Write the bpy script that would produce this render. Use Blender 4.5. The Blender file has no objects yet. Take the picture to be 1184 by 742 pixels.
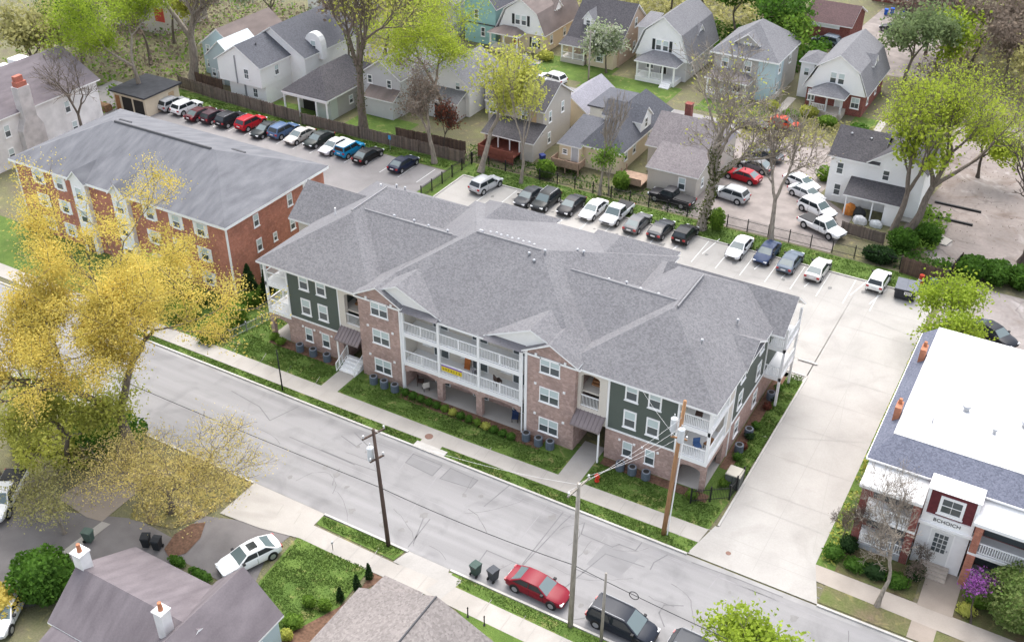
import bpy, math, random
import numpy as np
from mathutils import Vector, Matrix
random.seed(7)
SC = bpy.context.scene
COL = SC.collection
R = math.radians

# ------------------------------------------------------------------ camera
CF, CP, CY, CR = 1233.97, 0.589000244, -0.51766401, 0.00516520
CC = Vector((17.9256758, -62.1843553, 58.3618812))
_F = Vector((math.sin(CY)*math.cos(CP), math.cos(CY)*math.cos(CP), -math.sin(CP)))
_R0 = Vector((math.cos(CY), -math.sin(CY), 0)); _U0 = _R0.cross(_F)
_R = math.cos(CR)*_R0 + math.sin(CR)*_U0; _U = -math.sin(CR)*_R0 + math.cos(CR)*_U0
def at(u, v, z=0.0):
    """where the sight line of a photo pixel meets the level z"""
    d = _F*CF + _R*(u-592) - _U*(v-371)
    return CC + d*((z-CC.z)/d.z)
cam = bpy.data.cameras.new('camera'); cam.sensor_width = 36; cam.lens = 36*CF/1184
cam.clip_end = 2000; cam.clip_start = 1
co = bpy.data.objects.new('camera', cam); COL.objects.link(co)
m = Matrix.Identity(4)
for i in range(3):
    m[i][0] = _R[i]; m[i][1] = _U[i]; m[i][2] = -_F[i]; m[i][3] = CC[i]
co.matrix_world = m; SC.camera = co

# ------------------------------------------------------------------ light
SUN_AZ, SUN_EL = R(-25), R(62)      # azimuth clockwise from +Y
w = bpy.data.worlds.new('World'); SC.world = w; w.use_nodes = True
nt = w.node_tree; nt.nodes.clear()
out = nt.nodes.new('ShaderNodeOutputWorld'); bg = nt.nodes.new('ShaderNodeBackground')
sky = nt.nodes.new('ShaderNodeTexSky'); sky.sky_type = 'NISHITA'; sky.sun_disc = False
sky.sun_elevation = SUN_EL; sky.sun_rotation = SUN_AZ
sky.air_density = 1.0; sky.dust_density = 4.0; sky.ozone_density = 1.0
hs = nt.nodes.new('ShaderNodeHueSaturation'); hs.inputs['Saturation'].default_value = 0.42
nt.links.new(sky.outputs[0], hs.inputs['Color']); nt.links.new(hs.outputs[0], bg.inputs[0])
bg.inputs[1].default_value = 0.15
nt.links.new(bg.outputs[0], out.inputs[0])
sl = bpy.data.lights.new('sun', 'SUN'); sl.energy = 0.55; sl.angle = R(55); sl.color = (1, 0.96, 0.9)
so = bpy.data.objects.new('sun', sl); COL.objects.link(so)
sd = Vector((math.sin(SUN_AZ)*math.cos(SUN_EL), math.cos(SUN_AZ)*math.cos(SUN_EL), math.sin(SUN_EL)))
so.rotation_euler = sd.to_track_quat('Z', 'Y').to_euler(); so.location = (0, 0, 120)
SC.view_settings.view_transform = 'Standard'; SC.view_settings.look = 'None'
SC.view_settings.exposure = 1.6; SC.view_settings.gamma = 1; SC.view_settings.use_curve_mapping = False
SC.cycles.max_bounces = 6; SC.cycles.diffuse_bounces = 3; SC.cycles.glossy_bounces = 2
SC.cycles.transparent_max_bounces = 6; SC.cycles.transmission_bounces = 2

# ------------------------------------------------------------------ materials
MC = {}
def srgb(h):
    c = [int(h[i:i+2], 16)/255 for i in (0, 2, 4)]
    return tuple(x/12.92 if x <= .04045 else ((x+.055)/1.055)**2.4 for x in c)
def mat(name, col, rough=.85, var=.0, scale=1.0, kind=None, spec=.25, metal=0, col2=None, det=6):
    if name in MC: return MC[name]
    if isinstance(col, str): col = srgb(col)
    if isinstance(col2, str): col2 = srgb(col2)
    mt = bpy.data.materials.new(name); mt.use_nodes = True; n = mt.node_tree.nodes; l = mt.node_tree.links
    b = n['Principled BSDF']; b.inputs['Roughness'].default_value = rough
    b.inputs['Specular IOR Level'].default_value = spec; b.inputs['Metallic'].default_value = metal
    b.inputs['Base Color'].default_value = (*col, 1)
    MC[name] = mt
    def N(t): return n.new(t)
    tc = N('ShaderNodeTexCoord')
    c2 = col2 or tuple(c*(1-var) for c in col); c1 = col if col2 else tuple(min(.95, c*(1+var)) for c in col)
    last = None
    def mixc(f, a, bb, typ='MIX'):
        mx = N('ShaderNodeMix'); mx.data_type = 'RGBA'; mx.blend_type = typ
        for k, s in ((0, f), (6, a), (7, bb)):
            if hasattr(s, 'is_linked') or hasattr(s, 'links'): l.new(s, mx.inputs[k])
            elif isinstance(s, (int, float)): mx.inputs[k].default_value = s
            else: mx.inputs[k].default_value = (*s[:3], 1)
        return mx.outputs[2]
    def noise(sc, de=det, vec=None, dist=0):
        q = N('ShaderNodeTexNoise'); q.inputs['Scale'].default_value = sc; q.inputs['Detail'].default_value = de
        q.inputs['Distortion'].default_value = dist
        l.new(vec or tc.outputs['Object'], q.inputs['Vector']); return q.outputs['Fac']
    def ramp(f, a, bb):
        r = N('ShaderNodeMapRange'); r.inputs['From Min'].default_value = a; r.inputs['From Max'].default_value = bb
        l.new(f, r.inputs['Value']); return r.outputs['Result']
    def bump(h, st, dist=.05):
        q = N('ShaderNodeBump'); q.inputs['Strength'].default_value = st; q.inputs['Distance'].default_value = dist
        l.new(h, q.inputs['Height']); l.new(q.outputs[0], b.inputs['Normal'])
    def wallvec():
        s = N('ShaderNodeSeparateXYZ'); l.new(tc.outputs['Object'], s.inputs[0])
        a = N('ShaderNodeMath'); l.new(s.outputs[0], a.inputs[0]); l.new(s.outputs[1], a.inputs[1])
        c = N('ShaderNodeCombineXYZ'); l.new(a.outputs[0], c.inputs[0]); l.new(s.outputs[2], c.inputs[1]); return c.outputs[0]
    if kind == 'brick':
        bt = N('ShaderNodeTexBrick'); l.new(wallvec(), bt.inputs['Vector'])
        bt.inputs['Scale'].default_value = 1; bt.inputs['Brick Width'].default_value = .24; bt.inputs['Row Height'].default_value = .085
        bt.inputs['Mortar Size'].default_value = .008
        bt.inputs['Color1'].default_value = (*c1, 1); bt.inputs['Color2'].default_value = (*c2, 1)
        bt.inputs['Mortar'].default_value = (*(min(1, .5*x+.16) for x in col), 1)
        o = mixc(ramp(noise(.5), .3, .7), (.8, .8, .8), (1.15, 1.13, 1.1)); last = mixc(1.0, bt.outputs['Color'], o, 'MULTIPLY')
        vo = N('ShaderNodeTexVoronoi'); vo.inputs['Scale'].default_value = 4.2
        l.new(wallvec(), vo.inputs['Vector'])
        sp = N('ShaderNodeSeparateColor'); l.new(vo.outputs['Color'], sp.inputs[0])
        last = mixc(ramp(sp.outputs[0], .55, 1.6), last, tuple(min(.8, x*1.28+.03) for x in col)); last = mixc(ramp(sp.outputs[1], .6, 1.7), last, tuple(x*.62 for x in col))
    elif kind == 'siding':
        s = N('ShaderNodeSeparateXYZ'); l.new(tc.outputs['Object'], s.inputs[0])
        f = N('ShaderNodeMath'); f.operation = 'MULTIPLY'; f.inputs[1].default_value = 1/.16; l.new(s.outputs[2], f.inputs[0])
        g = N('ShaderNodeMath'); g.operation = 'FRACT'; l.new(f.outputs[0], g.inputs[0])
        last = mixc(ramp(noise(.7), .25, .75), c2, c1)
        st = ramp(g.outputs[0], .0, .16); last = mixc(st, tuple(x*.78 for x in col), last)
        bump(g.outputs[0], .5, .02)
    elif kind == 'shingle':
        mp = N('ShaderNodeMapping'); mp.inputs['Scale'].default_value = (7.5, 7.5, 10); l.new(tc.outputs['Object'], mp.inputs[0])
        vo = N('ShaderNodeTexVoronoi'); vo.inputs['Scale'].default_value = scale; l.new(mp.outputs[0], vo.inputs['Vector'])
        sp = N('ShaderNodeSeparateColor'); l.new(vo.outputs['Color'], sp.inputs[0])
        last = mixc(sp.outputs[0], c2, c1)
        last = mixc(ramp(noise(.22), .3, .7), last, mixc(1.0, last, (.86, .86, .87), 'MULTIPLY'))
        f2 = noise(14, 2); last = mixc(ramp(f2, .3, .7), mixc(1.0, last, (.85, .85, .85), 'MULTIPLY'), last)
        bump(sp.outputs[0], .25, .02)
    elif kind == 'shakes':      # streaked old shingles
        mp = N('ShaderNodeMapping'); mp.inputs['Scale'].default_value = (.9, .25, .25); l.new(tc.outputs['Object'], mp.inputs[0])
        mp.inputs['Rotation'].default_value = (0, 0, .3)
        a = noise(1.5, 8, mp.outputs[0]); last = mixc(ramp(a, .3, .72), c2, c1)
        a2 = noise(9, 3); last = mixc(ramp(a2, .3, .75), mixc(1.0, last, (.86, .86, .87), 'MULTIPLY'), last)
    elif kind == 'grass':
        a = noise(scale*.35, 5); last = mixc(ramp(a, .32, .68), c2, c1)
        a2 = noise(scale*6, 4); last = mixc(ramp(a2, .3, .7), mixc(1.0, last, (.72, .76, .68), 'MULTIPLY'), last)
        a3 = noise(.9, 4, None, 1.5); last = mixc(ramp(a3, .58, .72), last, mixc(.6, last, (.30, .26, .11)))
        bump(a2, .9, .08)
    elif kind == 'road':
        mp = N('ShaderNodeMapping'); mp.inputs['Scale'].default_value = (.05, 1.1, 1); l.new(tc.outputs['Object'], mp.inputs[0])
        a = noise(.9, 5, mp.outputs[0]); last = mixc(ramp(a, .3, .7), c2, c1)
        a2 = noise(11, 4); last = mixc(ramp(a2, .25, .75), mixc(1.0, last, (.9, .9, .9), 'MULTIPLY'), last)
        a3 = noise(.35, 7, None, 1.2); last = mixc(ramp(a3, .5, .8), last, mixc(1.0, last, (.76, .76, .765), 'MULTIPLY'))
    elif kind == 'pave':
        a = noise(scale*.3, 8); last = mixc(ramp(a, .3, .7), c2, c1)
        a2 = noise(scale*9, 3); last = mixc(ramp(a2, .25, .75), mixc(1.0, last, (.9, .9, .9), 'MULTIPLY'), last)
        vo = N('ShaderNodeTexNoise'); vo.inputs['Scale'].default_value = .17; vo.inputs['Detail'].default_value = 3; vo.inputs['Distortion'].default_value = 2
        l.new(tc.outputs['Object'], vo.inputs['Vector']); last = mixc(ramp(vo.outputs['Fac'], .5, .75), last, mixc(1.0, last, (.86, .855, .85), 'MULTIPLY'))
    elif kind == 'cracked':
        a = noise(scale*.3, 8, None, 1); last = mixc(ramp(a, .3, .7), c2, c1)
        a2 = noise(3, 5); last = mixc(ramp(a2, .3, .75), mixc(1.0, last, (.82, .82, .82), 'MULTIPLY'), last)
        nz = N('ShaderNodeTexNoise'); nz.inputs['Scale'].default_value = .5; l.new(tc.outputs['Object'], nz.inputs['Vector'])
        vm = N('ShaderNodeVectorMath'); vm.operation = 'MULTIPLY_ADD'; l.new(nz.outputs['Color'], vm.inputs[0]); vm.inputs[1].default_value = (2.5, 2.5, 0); l.new(tc.outputs['Object'], vm.inputs[2])
        vo = N('ShaderNodeTexVoronoi'); vo.feature = 'DISTANCE_TO_EDGE'; vo.inputs['Scale'].default_value = .19; l.new(vm.outputs[0], vo.inputs['Vector'])
        ck = mixc(ramp(vo.outputs['Distance'], .006, .035), tuple(x*.55 for x in col), last); last = mixc(ramp(noise(.11, 3), .42, .6), last, ck)
        a4 = noise(.16, 6, None, 2.5); last = mixc(ramp(a4, .5, .72), last, mixc(1.0, last, (.74, .68, .64), 'MULTIPLY')); a5 = noise(.3, 7, None, 1); last = mixc(ramp(a5, .58, .7), last, mixc(.5, last, (.42, .40, .39)))
    elif kind == 'leaf':
        g = N('ShaderNodeNewGeometry'); last = mixc(g.outputs['Random Per Island'], c2, c1)
        a = noise(.45, 3); last = mixc(ramp(a, .35, .65), last, mixc(.7, last, tuple(x*.72 for x in c2)))
        tr = N('ShaderNodeBsdfTranslucent'); ms = N('ShaderNodeMixShader'); ms.inputs[0].default_value = .5
        l.new(last, tr.inputs[0]); l.new(b.outputs[0], ms.inputs[1]); l.new(tr.outputs[0], ms.inputs[2])
        l.new(ms.outputs[0], n['Material Output'].inputs[0])
    elif kind == 'bark':
        mp = N('ShaderNodeMapping'); mp.inputs['Scale'].default_value = (5, 5, .9); l.new(tc.outputs['Object'], mp.inputs[0])
        a = noise(1.4, 6, mp.outputs[0]); last = mixc(ramp(a, .3, .7), c2, c1); bump(a, .6, .06)
    elif kind == 'planks':
        s = N('ShaderNodeSeparateXYZ'); l.new(wallvec(), s.inputs[0])
        f = N('ShaderNodeMath'); f.operation = 'MULTIPLY'; f.inputs[1].default_value = 1/.16; l.new(s.outputs[0], f.inputs[0])
        fl = N('ShaderNodeMath'); fl.operation = 'FLOOR'; l.new(f.outputs[0], fl.inputs[0])
        wn = N('ShaderNodeTexWhiteNoise'); wn.noise_dimensions = '1D'; l.new(fl.outputs[0], wn.inputs['W'])
        last = mixc(wn.outputs['Value'], c2, c1)
        g = N('ShaderNodeMath'); g.operation = 'FRACT'; l.new(f.outputs[0], g.inputs[0])
        last = mixc(ramp(g.outputs[0], .0, .12), tuple(x*.35 for x in col), last)
        last = mixc(ramp(noise(2.5), .3, .7), last, mixc(1.0, last, (.75, .75, .75), 'MULTIPLY'))
    elif var or col2:
        last = mixc(ramp(noise(scale), .3, .7), c2, c1)
    if last is not None: l.new(last, b.inputs['Base Color']); 
    if kind == 'leaf' : pass
    return mt
WHITE = mat('white_paint', (.80, .80, .80), .5, .05, 1.5)
TRIM = mat('white_trim', (.86, .86, .85), .55)
GLASS = mat('window_glass', (.075, .09, .095), .1, spec=.7)
BLIND = mat('window_blind', (.50, .585, .58), .25, spec=.6)
DARK = mat('dark_opening', (.03, .028, .026), .9)
BLACKM = mat('black_metal', (.02, .02, .022), .45)
GREYM = mat('grey_metal', (.35, .36, .38), .45, metal=.4)
CONC = mat('concrete_lot', (.365, .35, .328), .9, .08, 1.0, 'pave')
WALKM = mat('concrete_walk', (.375, .352, .322), .9, .08, 1.4, 'pave')
KERBM = mat('kerb_concrete', (.42, .405, .38), .9, .1, 2)
ROADM = mat('road_asphalt', (.25, .245, .245), .92, .13, 1.0, 'road')
ASPH = mat('old_asphalt', (.25, .238, .235), .92, .12, .8, 'pave')
DASPH = mat('dark_asphalt', (.17, .158, .155), .92, .22, 1.2, 'pave')
CRACK = mat('cracked_paving', (.24, .207, .19), .95, .15, .8, 'cracked')
GRAVEL = mat('gravel_lot', (.255, .225, .21), .95, .2, 2.0, 'pave')
TAR = mat('tar_seal', (.15, .148, .15), .8, .1, 2)
LAWN = mat('lawn_grass', (.125, .19, .04), .95, col2=(.08, .135, .028), scale=2.0, kind='grass')
YARD = mat('yard_grass', (.165, .165, .085), .95, col2=(.155, .135, .095), scale=1.2, kind='grass')
MULCH = mat('brown_mulch', (.13, .075, .05), .95, .35, 5)
# ------------------------------------------------------------------ mesh builder
class MB:
    def __init__(s): s.v = []; s.f = []; s.m = []; s.sm = []
    def poly(s, pts, mi=0):
        b = len(s.v); s.v += [tuple(p) for p in pts]; s.f.append(tuple(range(b, b+len(pts)))); s.m.append(mi)
    def faces(s, pts, fs, mi=0):
        b = len(s.v); s.v += [tuple(p) for p in pts]
        for f in fs: s.f.append(tuple(b+i for i in f)); s.m.append(mi)
    def box(s, x0, x1, y0, y1, z0, z1, mi=0):
        x0, x1 = min(x0, x1), max(x0, x1); y0, y1 = min(y0, y1), max(y0, y1); z0, z1 = min(z0, z1), max(z0, z1)
        s.faces([(x0,y0,z0),(x1,y0,z0),(x1,y1,z0),(x0,y1,z0),(x0,y0,z1),(x1,y0,z1),(x1,y1,z1),(x0,y1,z1)],
                [(0,3,2,1),(4,5,6,7),(0,1,5,4),(1,2,6,5),(2,3,7,6),(3,0,4,7)], mi)
        return s
    def prism(s, poly, axis, a0, a1, mi=0):
        """poly: list of 2D; axis 'x','y','z' extrusion from a0 to a1"""
        def P(q, a):
            return {'x': (a, q[0], q[1]), 'y': (q[0], a, q[1]), 'z': (q[0], q[1], a)}[axis]
        n = len(poly); pts = [P(q, a0) for q in poly]+[P(q, a1) for q in poly]
        s.faces(pts, [tuple(range(n))[::-1], tuple(range(n, 2*n))]+[(i, (i+1) % n, n+(i+1) % n, n+i) for i in range(n)], mi); return s
    def tube(s, pts, rads, sides=6, mi=0, cap=True):
        pts = [Vector(p) for p in pts]; n = len(pts)
        if isinstance(rads, (int, float)): rads = [rads]*n
        b = len(s.v)
        for i, p in enumerate(pts):
            d = (pts[min(i+1, n-1)]-pts[max(i-1, 0)])
            d = d.normalized() if d.length > 1e-6 else Vector((0, 0, 1))
            a = d.orthogonal().normalized() if i == 0 else (a - d*a.dot(d)).normalized()
            c = d.cross(a)
            for k in range(sides):
                t = 2*math.pi*k/sides; s.v.append(tuple(p+(a*math.cos(t)+c*math.sin(t))*rads[i]))
        for i in range(n-1):
            for k in range(sides):
                k2 = (k+1) % sides
                s.f.append((b+i*sides+k, b+i*sides+k2, b+(i+1)*sides+k2, b+(i+1)*sides+k)); s.m.append(mi)
        if cap:
            s.f.append(tuple(b+k for k in range(sides))[::-1]); s.m.append(mi)
            s.f.append(tuple(b+(n-1)*sides+k for k in range(sides))); s.m.append(mi)
        return s
    def cyl(s, x, y, z0, z1, r0, r1=None, sides=12, mi=0):
        return s.tube([(x, y, z0), (x, y, z1)], [r0, r0 if r1 is None else r1], sides, mi)
    def build(s, name, mats, parent=None, off=None, smooth=False):
        me = bpy.data.meshes.new(name)
        v = s.v
        if off is not None: v = [(p[0]-off[0], p[1]-off[1], p[2]-off[2]) for p in v]
        me.from_pydata(v, [], s.f)
        if not isinstance(mats, (list, tuple)): mats = [mats]
        for q in mats: me.materials.append(q)
        if len(mats) > 1: me.polygons.foreach_set('material_index', s.m)
        if smooth: me.polygons.foreach_set('use_smooth', [True]*len(me.polygons))
        me.validate()
        o = bpy.data.objects.new(name, me); COL.objects.link(o)
        if parent: o.parent = parent
        return o
def tag(o, label=None, cat=None, group=None, kind=None):
    if label: o['label'] = label
    if cat: o['category'] = cat
    if group: o['group'] = group
    if kind: o['kind'] = kind
    return o
def thing(name, label, cat, loc=(0, 0, 0), rz=0, group=None):
    o = bpy.data.objects.new(name, None); COL.objects.link(o); o.empty_display_size = .3
    o.location = loc; o.rotation_euler = (0, 0, rz); return tag(o, label, cat, group)
def copy_tree(o, parent=None):
    c = o.copy(); COL.objects.link(c)
    if parent: c.parent = parent
    for ch in o.children: copy_tree(ch, c)
    return c
def ordn(i): return ['first', 'second', 'third', 'fourth', 'fifth', 'sixth', 'seventh', 'eighth', 'ninth', 'tenth', 'eleventh', 'twelfth', 'thirteenth', 'fourteenth', 'fifteenth', 'sixteenth'][i]

# ------------------------------------------------------------------ ground sheets
def sheet(name, pts, z, mt, th=0):
    mb = MB()
    pts = [(p[0], p[1]) for p in pts]
    ar = sum(pts[i][0]*pts[(i+1) % len(pts)][1]-pts[(i+1) % len(pts)][0]*pts[i][1] for i in range(len(pts)))
    if ar < 0: pts = pts[::-1]
    if th: mb.prism(pts, 'z', z-th, z)
    else: mb.poly([(x, y, z) for x, y in pts])
    return tag(mb.build(name, mt), kind='structure')
def rect(x0, x1, y0, y1): return [(x0, y0), (x1, y0), (x1, y1), (x0, y1)]
def px(*uv): return [tuple(at(u, v)[:2]) for u, v in uv]
sheet('ground', rect(-900, 700, -500, 1400), 0, YARD)
ST0, ST1 = -16.85, -6.8
sheet('street', rect(-260, 160, ST0, ST1), .006, ROADM)
# far side of the street
sheet('grass_verge', [(-60, -6.7), (-22.9, -6.7), (-22.9, -5.72), (-35.8, -5.85), (-60, -6.0)], .05, LAWN)
sheet('grass_verge', [(-20.9, -6.7), (1.7, -6.7), (1.7, -5.27), (-20.9, -5.68)], .05, LAWN)
sheet('sidewalk', [(-120, -6.2), (-35.8, -5.82), (-22.9, -5.7), (-22.9, -6.65), (-20.9, -6.65), (-20.9, -5.66), (1.7, -5.25), (1.9, -3.6), (-20, -4.05), (-120, -4.2)], .058, WALKM)
sheet('lawn', [(-46, -4.1), (-20, -4.05), (1.9, -3.62), (2.2, .4), (-46, .4)], .054, LAWN)
sheet('side_lawn', [(-.2, .4), (2.2, .4), (2.55, 19.2), (-.2, 19.2)], .05, LAWN)
sheet('lawn', rect(-52.5, -44, -4.15, 17), .05, LAWN)
sheet('lawn', rect(-100, -52.5, -4.15, 3), .05, LAWN)
for x0, x1 in ((-34.9, -33.1), (-10.9, -9.0)):
    sheet('entry_walk', rect(x0, x1, -4.2, 1.0), .066, WALKM)
sheet('mulch_bed', rect(-43.5, -35.8, -1.15, -.05), .062, MULCH)
sheet('mulch_bed', rect(-28.0, -13.8, -2.0, -.3), .062, MULCH)
sheet('mulch_bed', rect(-8.6, .6, -1.0, -.05), .062, MULCH)
sheet('mulch_bed', rect(.05, 1.0, 3.5, 19), .062, MULCH)
sheet('patio', rect(-28.2, -16.2, -.6, 1.6), .075, WALKM)
# driveway and back lot
sheet('driveway', [(2.4, -6.45), (10.0, -6.6), (10.1, 38.6), (2.6, 38.6)], .062, CONC)
sheet('driveway_apron', [(1.4, -6.7), (11.2, -6.7), (10.0, -3.0), (2.2, -3.0)], .068, CONC)
sheet('parking_lot', [(-46.5, 18.3), (2.6, 18.3), (2.6, 38.6), (-46.5, 38.6)], .062, CONC)
sheet('asphalt_lot', [(-108, 18.3), (-49.3, 17), (-49.0, 38.7), (-108, 39.6)], .02, ASPH)
sheet('grass_strip', [(-49.0, 17.2), (-46.5, 17.2), (-46.5, 38.6), (10.1, 38.6), (10.1, 42.4), (-49.0, 42.4)], .04, LAWN)
sheet('grass_strip', rect(-100, -49.0, 38.9, 42), .03, LAWN)
# right building plot
sheet('lawn', [(10.0, -3.0), (11.4, -3.0), (11.4, 31), (10.1, 31)], .05, LAWN)
sheet('garden_bed', rect(10.2, 17.0, -3.0, 1.9), .048, mat('garden_ground', (.12, .14, .05), .95, col2=(.13, .095, .055), scale=2.2, kind='grass'))
sheet('garden_bed', rect(19.7, 34, -3.4, 1.9), .048, MC['garden_ground'])
WALKT = mat('tan_walk', (.31, .265, .225), .92, .12, 1.4, 'pave')
sheet('sidewalk', [(10.0, -4.6), (40, -5.4), (40, -3.3), (10.0, -3.0)], .056, mat('weathered_walk', (.36, .32, .28), .92, .1, 1.4, 'pave'))
sheet('entry_walk', rect(17.3, 19.7, -3.2, 1.0), .064, WALKT)
sheet('grass_verge', rect(11.2, 17.3, -6.45, -4.5), .05, mat('worn_grass', (.12, .15, .045), .95, col2=(.18, .14, .09), scale=1.2, kind='grass'))
sheet('entry_walk', rect(17.3, 19.0, -6.45, -4.6), .052, WALKT)
sheet('grass_verge', rect(19.0, 34, -6.45, -4.9), .05, MC['worn_grass'])
# right hand cracked lot, gravel yard, lane
sheet('cracked_lot', [(8.0, 46.8), (3.5, 52), (5.2, 66), (2, 100), (60, 100), (60, 46.8)], .012, CRACK)
sheet('side_lot', [(13.6, 22), (60, 22), (60, 43.4), (11.5, 43.4), (10.2, 31), (13.6, 31)], .016, mat('grey_lot', (.28, .252, .24), .95, .12, .7, 'cracked'))
sheet('gravel_yard', [(-22, 42.8), (-2, 42.8), (-2, 52), (-7, 56), (-6, 66), (-12, 73), (-22, 70)], .012, GRAVEL)
sheet('lane', rect(-110, -16, 66.5, 71.5), .010, ASPH)
sheet('back_lot', [(-20, 100), (-2, 100), (-4, 132), (-18, 132)], .012, GRAVEL)
for i, (x0, x1, y0, y1) in enumerate([(-58, -50, 72.5, 80.5), (-57.8, -45.5, 74, 82), (-48, -34, 72.2, 79), (-30, -20, 73, 79), (-9.5, -6.3, 71, 82), (-69, -60, 43, 49), (-82, -71, 42.3, 46)]):
    sheet('front_lawn', rect(x0, x1, y0, y1), .016+.003*i, LAWN)
sheet('front_path', rect(-58.6, -57, 71.6, 80), .05, WALKM)
sheet('front_path', rect(-6.2, -5.2, 66, 82), .04, WALKM)
sheet('front_path', rect(-19.8, -18.6, 71, 84), .04, WALKM)
sheet('front_path', [(-44, 72.1), (-31, 66.5), (-31, 67.5), (-43.6, 73.1)], .05, WALKM)
# near side of the street
sheet('sidewalk', [(-31.5, -18.0), (-24.4, -17.0), (-24.4, -18.3), (-16.6, -18.4), (-12.6, -17.1), (-12.6, -18.1), (12, -18.4), (12, -20.2), (-12.6, -19.75), (-18.2, -19.95), (-24.6, -19.9), (-31.5, -20.9)], .056, WALKM)
sheet('driveway_apron', [(-31.5, -20.9), (-31.5, -16.9), (-24.4, -16.9), (-24.4, -19.9), (-27.8, -20.6)], .06, WALKM)
sheet('driveway_apron', [(-17.0, -18.35), (-16.6, -16.9), (-13.0, -16.9), (-12.6, -18.2)], .062, CONC)
sheet('grass_verge', px((372, 596), (470, 636), (455, 648), (366, 606)), .05, LAWN)
sheet('grass_verge', [(-12.9, -17.05), (12, -17.05), (12, -18.4), (-12.4, -18.1)], .05, LAWN)
sheet('house_drive', px((232, 596), (300, 604), (345, 612), (310, 640), (288, 690), (195, 640)), .03, DASPH)
sheet('front_lawn', px((345, 620), (430, 655), (392, 702), (330, 735), (288, 700), (300, 672)), .05, LAWN)
sheet('mulch_bed', px((330, 735), (392, 702), (415, 685), (430, 662), (448, 670), (415, 684), (360, 742), (322, 748)), .06, MULCH)
sheet('mulch_heap', px((190, 635), (202, 618), (222, 606), (238, 604), (232, 622), (215, 640), (196, 645)), .07, MULCH)
sheet('walkway', px((492, 682), (520, 664), (535, 672), (508, 694)), .068, CONC)
sheet('front_lawn', px((518, 694), (600, 730), (640, 752), (560, 742)), .05, LAWN)
sheet('side_drive', px((-200, 560), (60, 590), (160, 600), (232, 640), (160, 668), (80, 668), (40, 700), (-300, 760)), .02, DASPH)
sheet('tan_path', px((66, 575), (120, 545), (160, 526), (200, 546), (170, 560), (118, 603), (100, 598)), .04, mat('tan_concrete', (.30, .255, .215), .95, .12, 1.0, 'pave'))
sheet('kerb_strip', px((118, 603), (128, 606), (70, 650), (62, 645)), .05, WALKM)
sheet('dirt_patch', px((170, 560), (240, 540), (300, 560), (232, 600), (200, 612), (150, 600)), .035, mat('bare_soil', (.24, .19, .12), .95, col2=(.17, .17, .06), scale=1.5, kind='grass'))
def kerb(pts, w=.18, h=.13):
    mb = MB()
    for a, b in zip(pts[:-1], pts[1:]):
        a = Vector((*a, 0)); b = Vector((*b, 0)); d = (b-a).normalized(); n = Vector((-d.y, d.x, 0))*w/2
        q = [a-n, b-n, b+n, a+n]; mb.faces([(p.x, p.y, 0) for p in q]+[(p.x, p.y, h) for p in q], [(4,5,6,7),(0,1,5,4),(1,2,6,5),(2,3,7,6),(3,0,4,7)])
    return tag(mb.build('kerb', KERBM), kind='structure')
kerb([(-120, -6.78), (1.4, -6.78)]); kerb([(11.2, -6.78), (60, -6.78)])
sheet('gutter', rect(-120, 60, -7.25, -6.8), .0085, mat('gutter_concrete', (.29, .285, .28), .9, .12, 1.5, 'pave'))
kerb([(-24.4, -16.95), (-16.6, -16.95)]); kerb([(-12.9, -16.95), (40, -16.95)]); kerb([(-120, -16.95), (-31.5, -16.95)])
kerb([(2.42, -2.9), (2.62, 19.2), (-.1, 19.3)], .16, .14)
kerb([(-46.5, 18.5), (-46.5, 38.7), (10.0, 38.7)], .18, .16)
# tar seams, joints and patches in the street
def seams(name, lines, wd, z, mt):
    mb = MB()
    for ln in lines:
        pp = [Vector((*q, z)) for q in px(*ln)]
        for a, b in zip(pp[:-1], pp[1:]):
            d = (b-a).normalized(); n = Vector((-d.y, d.x, 0))*wd/2; d = d*wd*.3
            mb.poly([a-n-d, b-n+d, b+n+d, a+n-d])
    return tag(mb.build(name, mt), kind='structure')
seams('tar_seams', [[(563, 636), (600, 652)], [(563, 636), (548, 657)], [(676, 604), (672, 617), (708, 632), (716, 629), (735, 636), (742, 627)], [(660, 596), (650, 605), (602, 656)], [(651, 592), (604, 652)],
    [(752, 658), (756, 650), (772, 641)], [(768, 724), (762, 708), (768, 699), (790, 700)], [(372, 520), (405, 534), (440, 546)], [(395, 504), (412, 516), (418, 512)],
    [(490, 598), (478, 628)], [(497, 600), (472, 632)], [(300, 470), (312, 486), (345, 470)], [(268, 452), (300, 470)], [(660, 655), (690, 668)], [(335, 505), (410, 537)], [(1000, 715), (960, 700), (930, 680)], [(469, 534.6), (478, 524.5), (511, 538), (500, 549.8), (469, 534.6)], [(508.7, 553), (521, 541), (552.6, 555), (544, 564), (508.7, 553)], [(410, 500), (440, 530)], [(640, 690), (700, 640), (745, 655)], [(560, 585), (590, 560)], [(800, 650), (850, 668), (905, 690)], [(520, 520), (600, 552), (690, 590)]], .085, .011, TAR)
seams('road_joints', [[(300, 440), (660, 596), (1010, 740)], [(272, 486), (480, 572), (760, 690)], [(420, 505), (700, 616), (930, 706)], [(510, 545), (468, 600)], [(700, 620), (672, 655)], [(850, 640), (812, 690)], [(480, 520), (460, 545)], [(860, 650), (950, 680)], [(640, 575), (600, 625)]], .05, .010, mat('road_joint', (.25, .243, .248), .9, .1, 1))
sheet('road_patch', px((469, 534.6), (478, 524.5), (511, 538), (500, 549.8)), .0095, mat('road_patch', (.215, .212, .214), .9, .06, 2, 'pave'))
sheet('road_patch', px((700, 628), (740, 644), (715, 668), (678, 652)), .0105, MC['road_patch'])
sheet('road_patch', px((508.7, 553), (521, 541), (552.6, 555), (544, 564)), .0105, MC['road_patch'])
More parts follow.
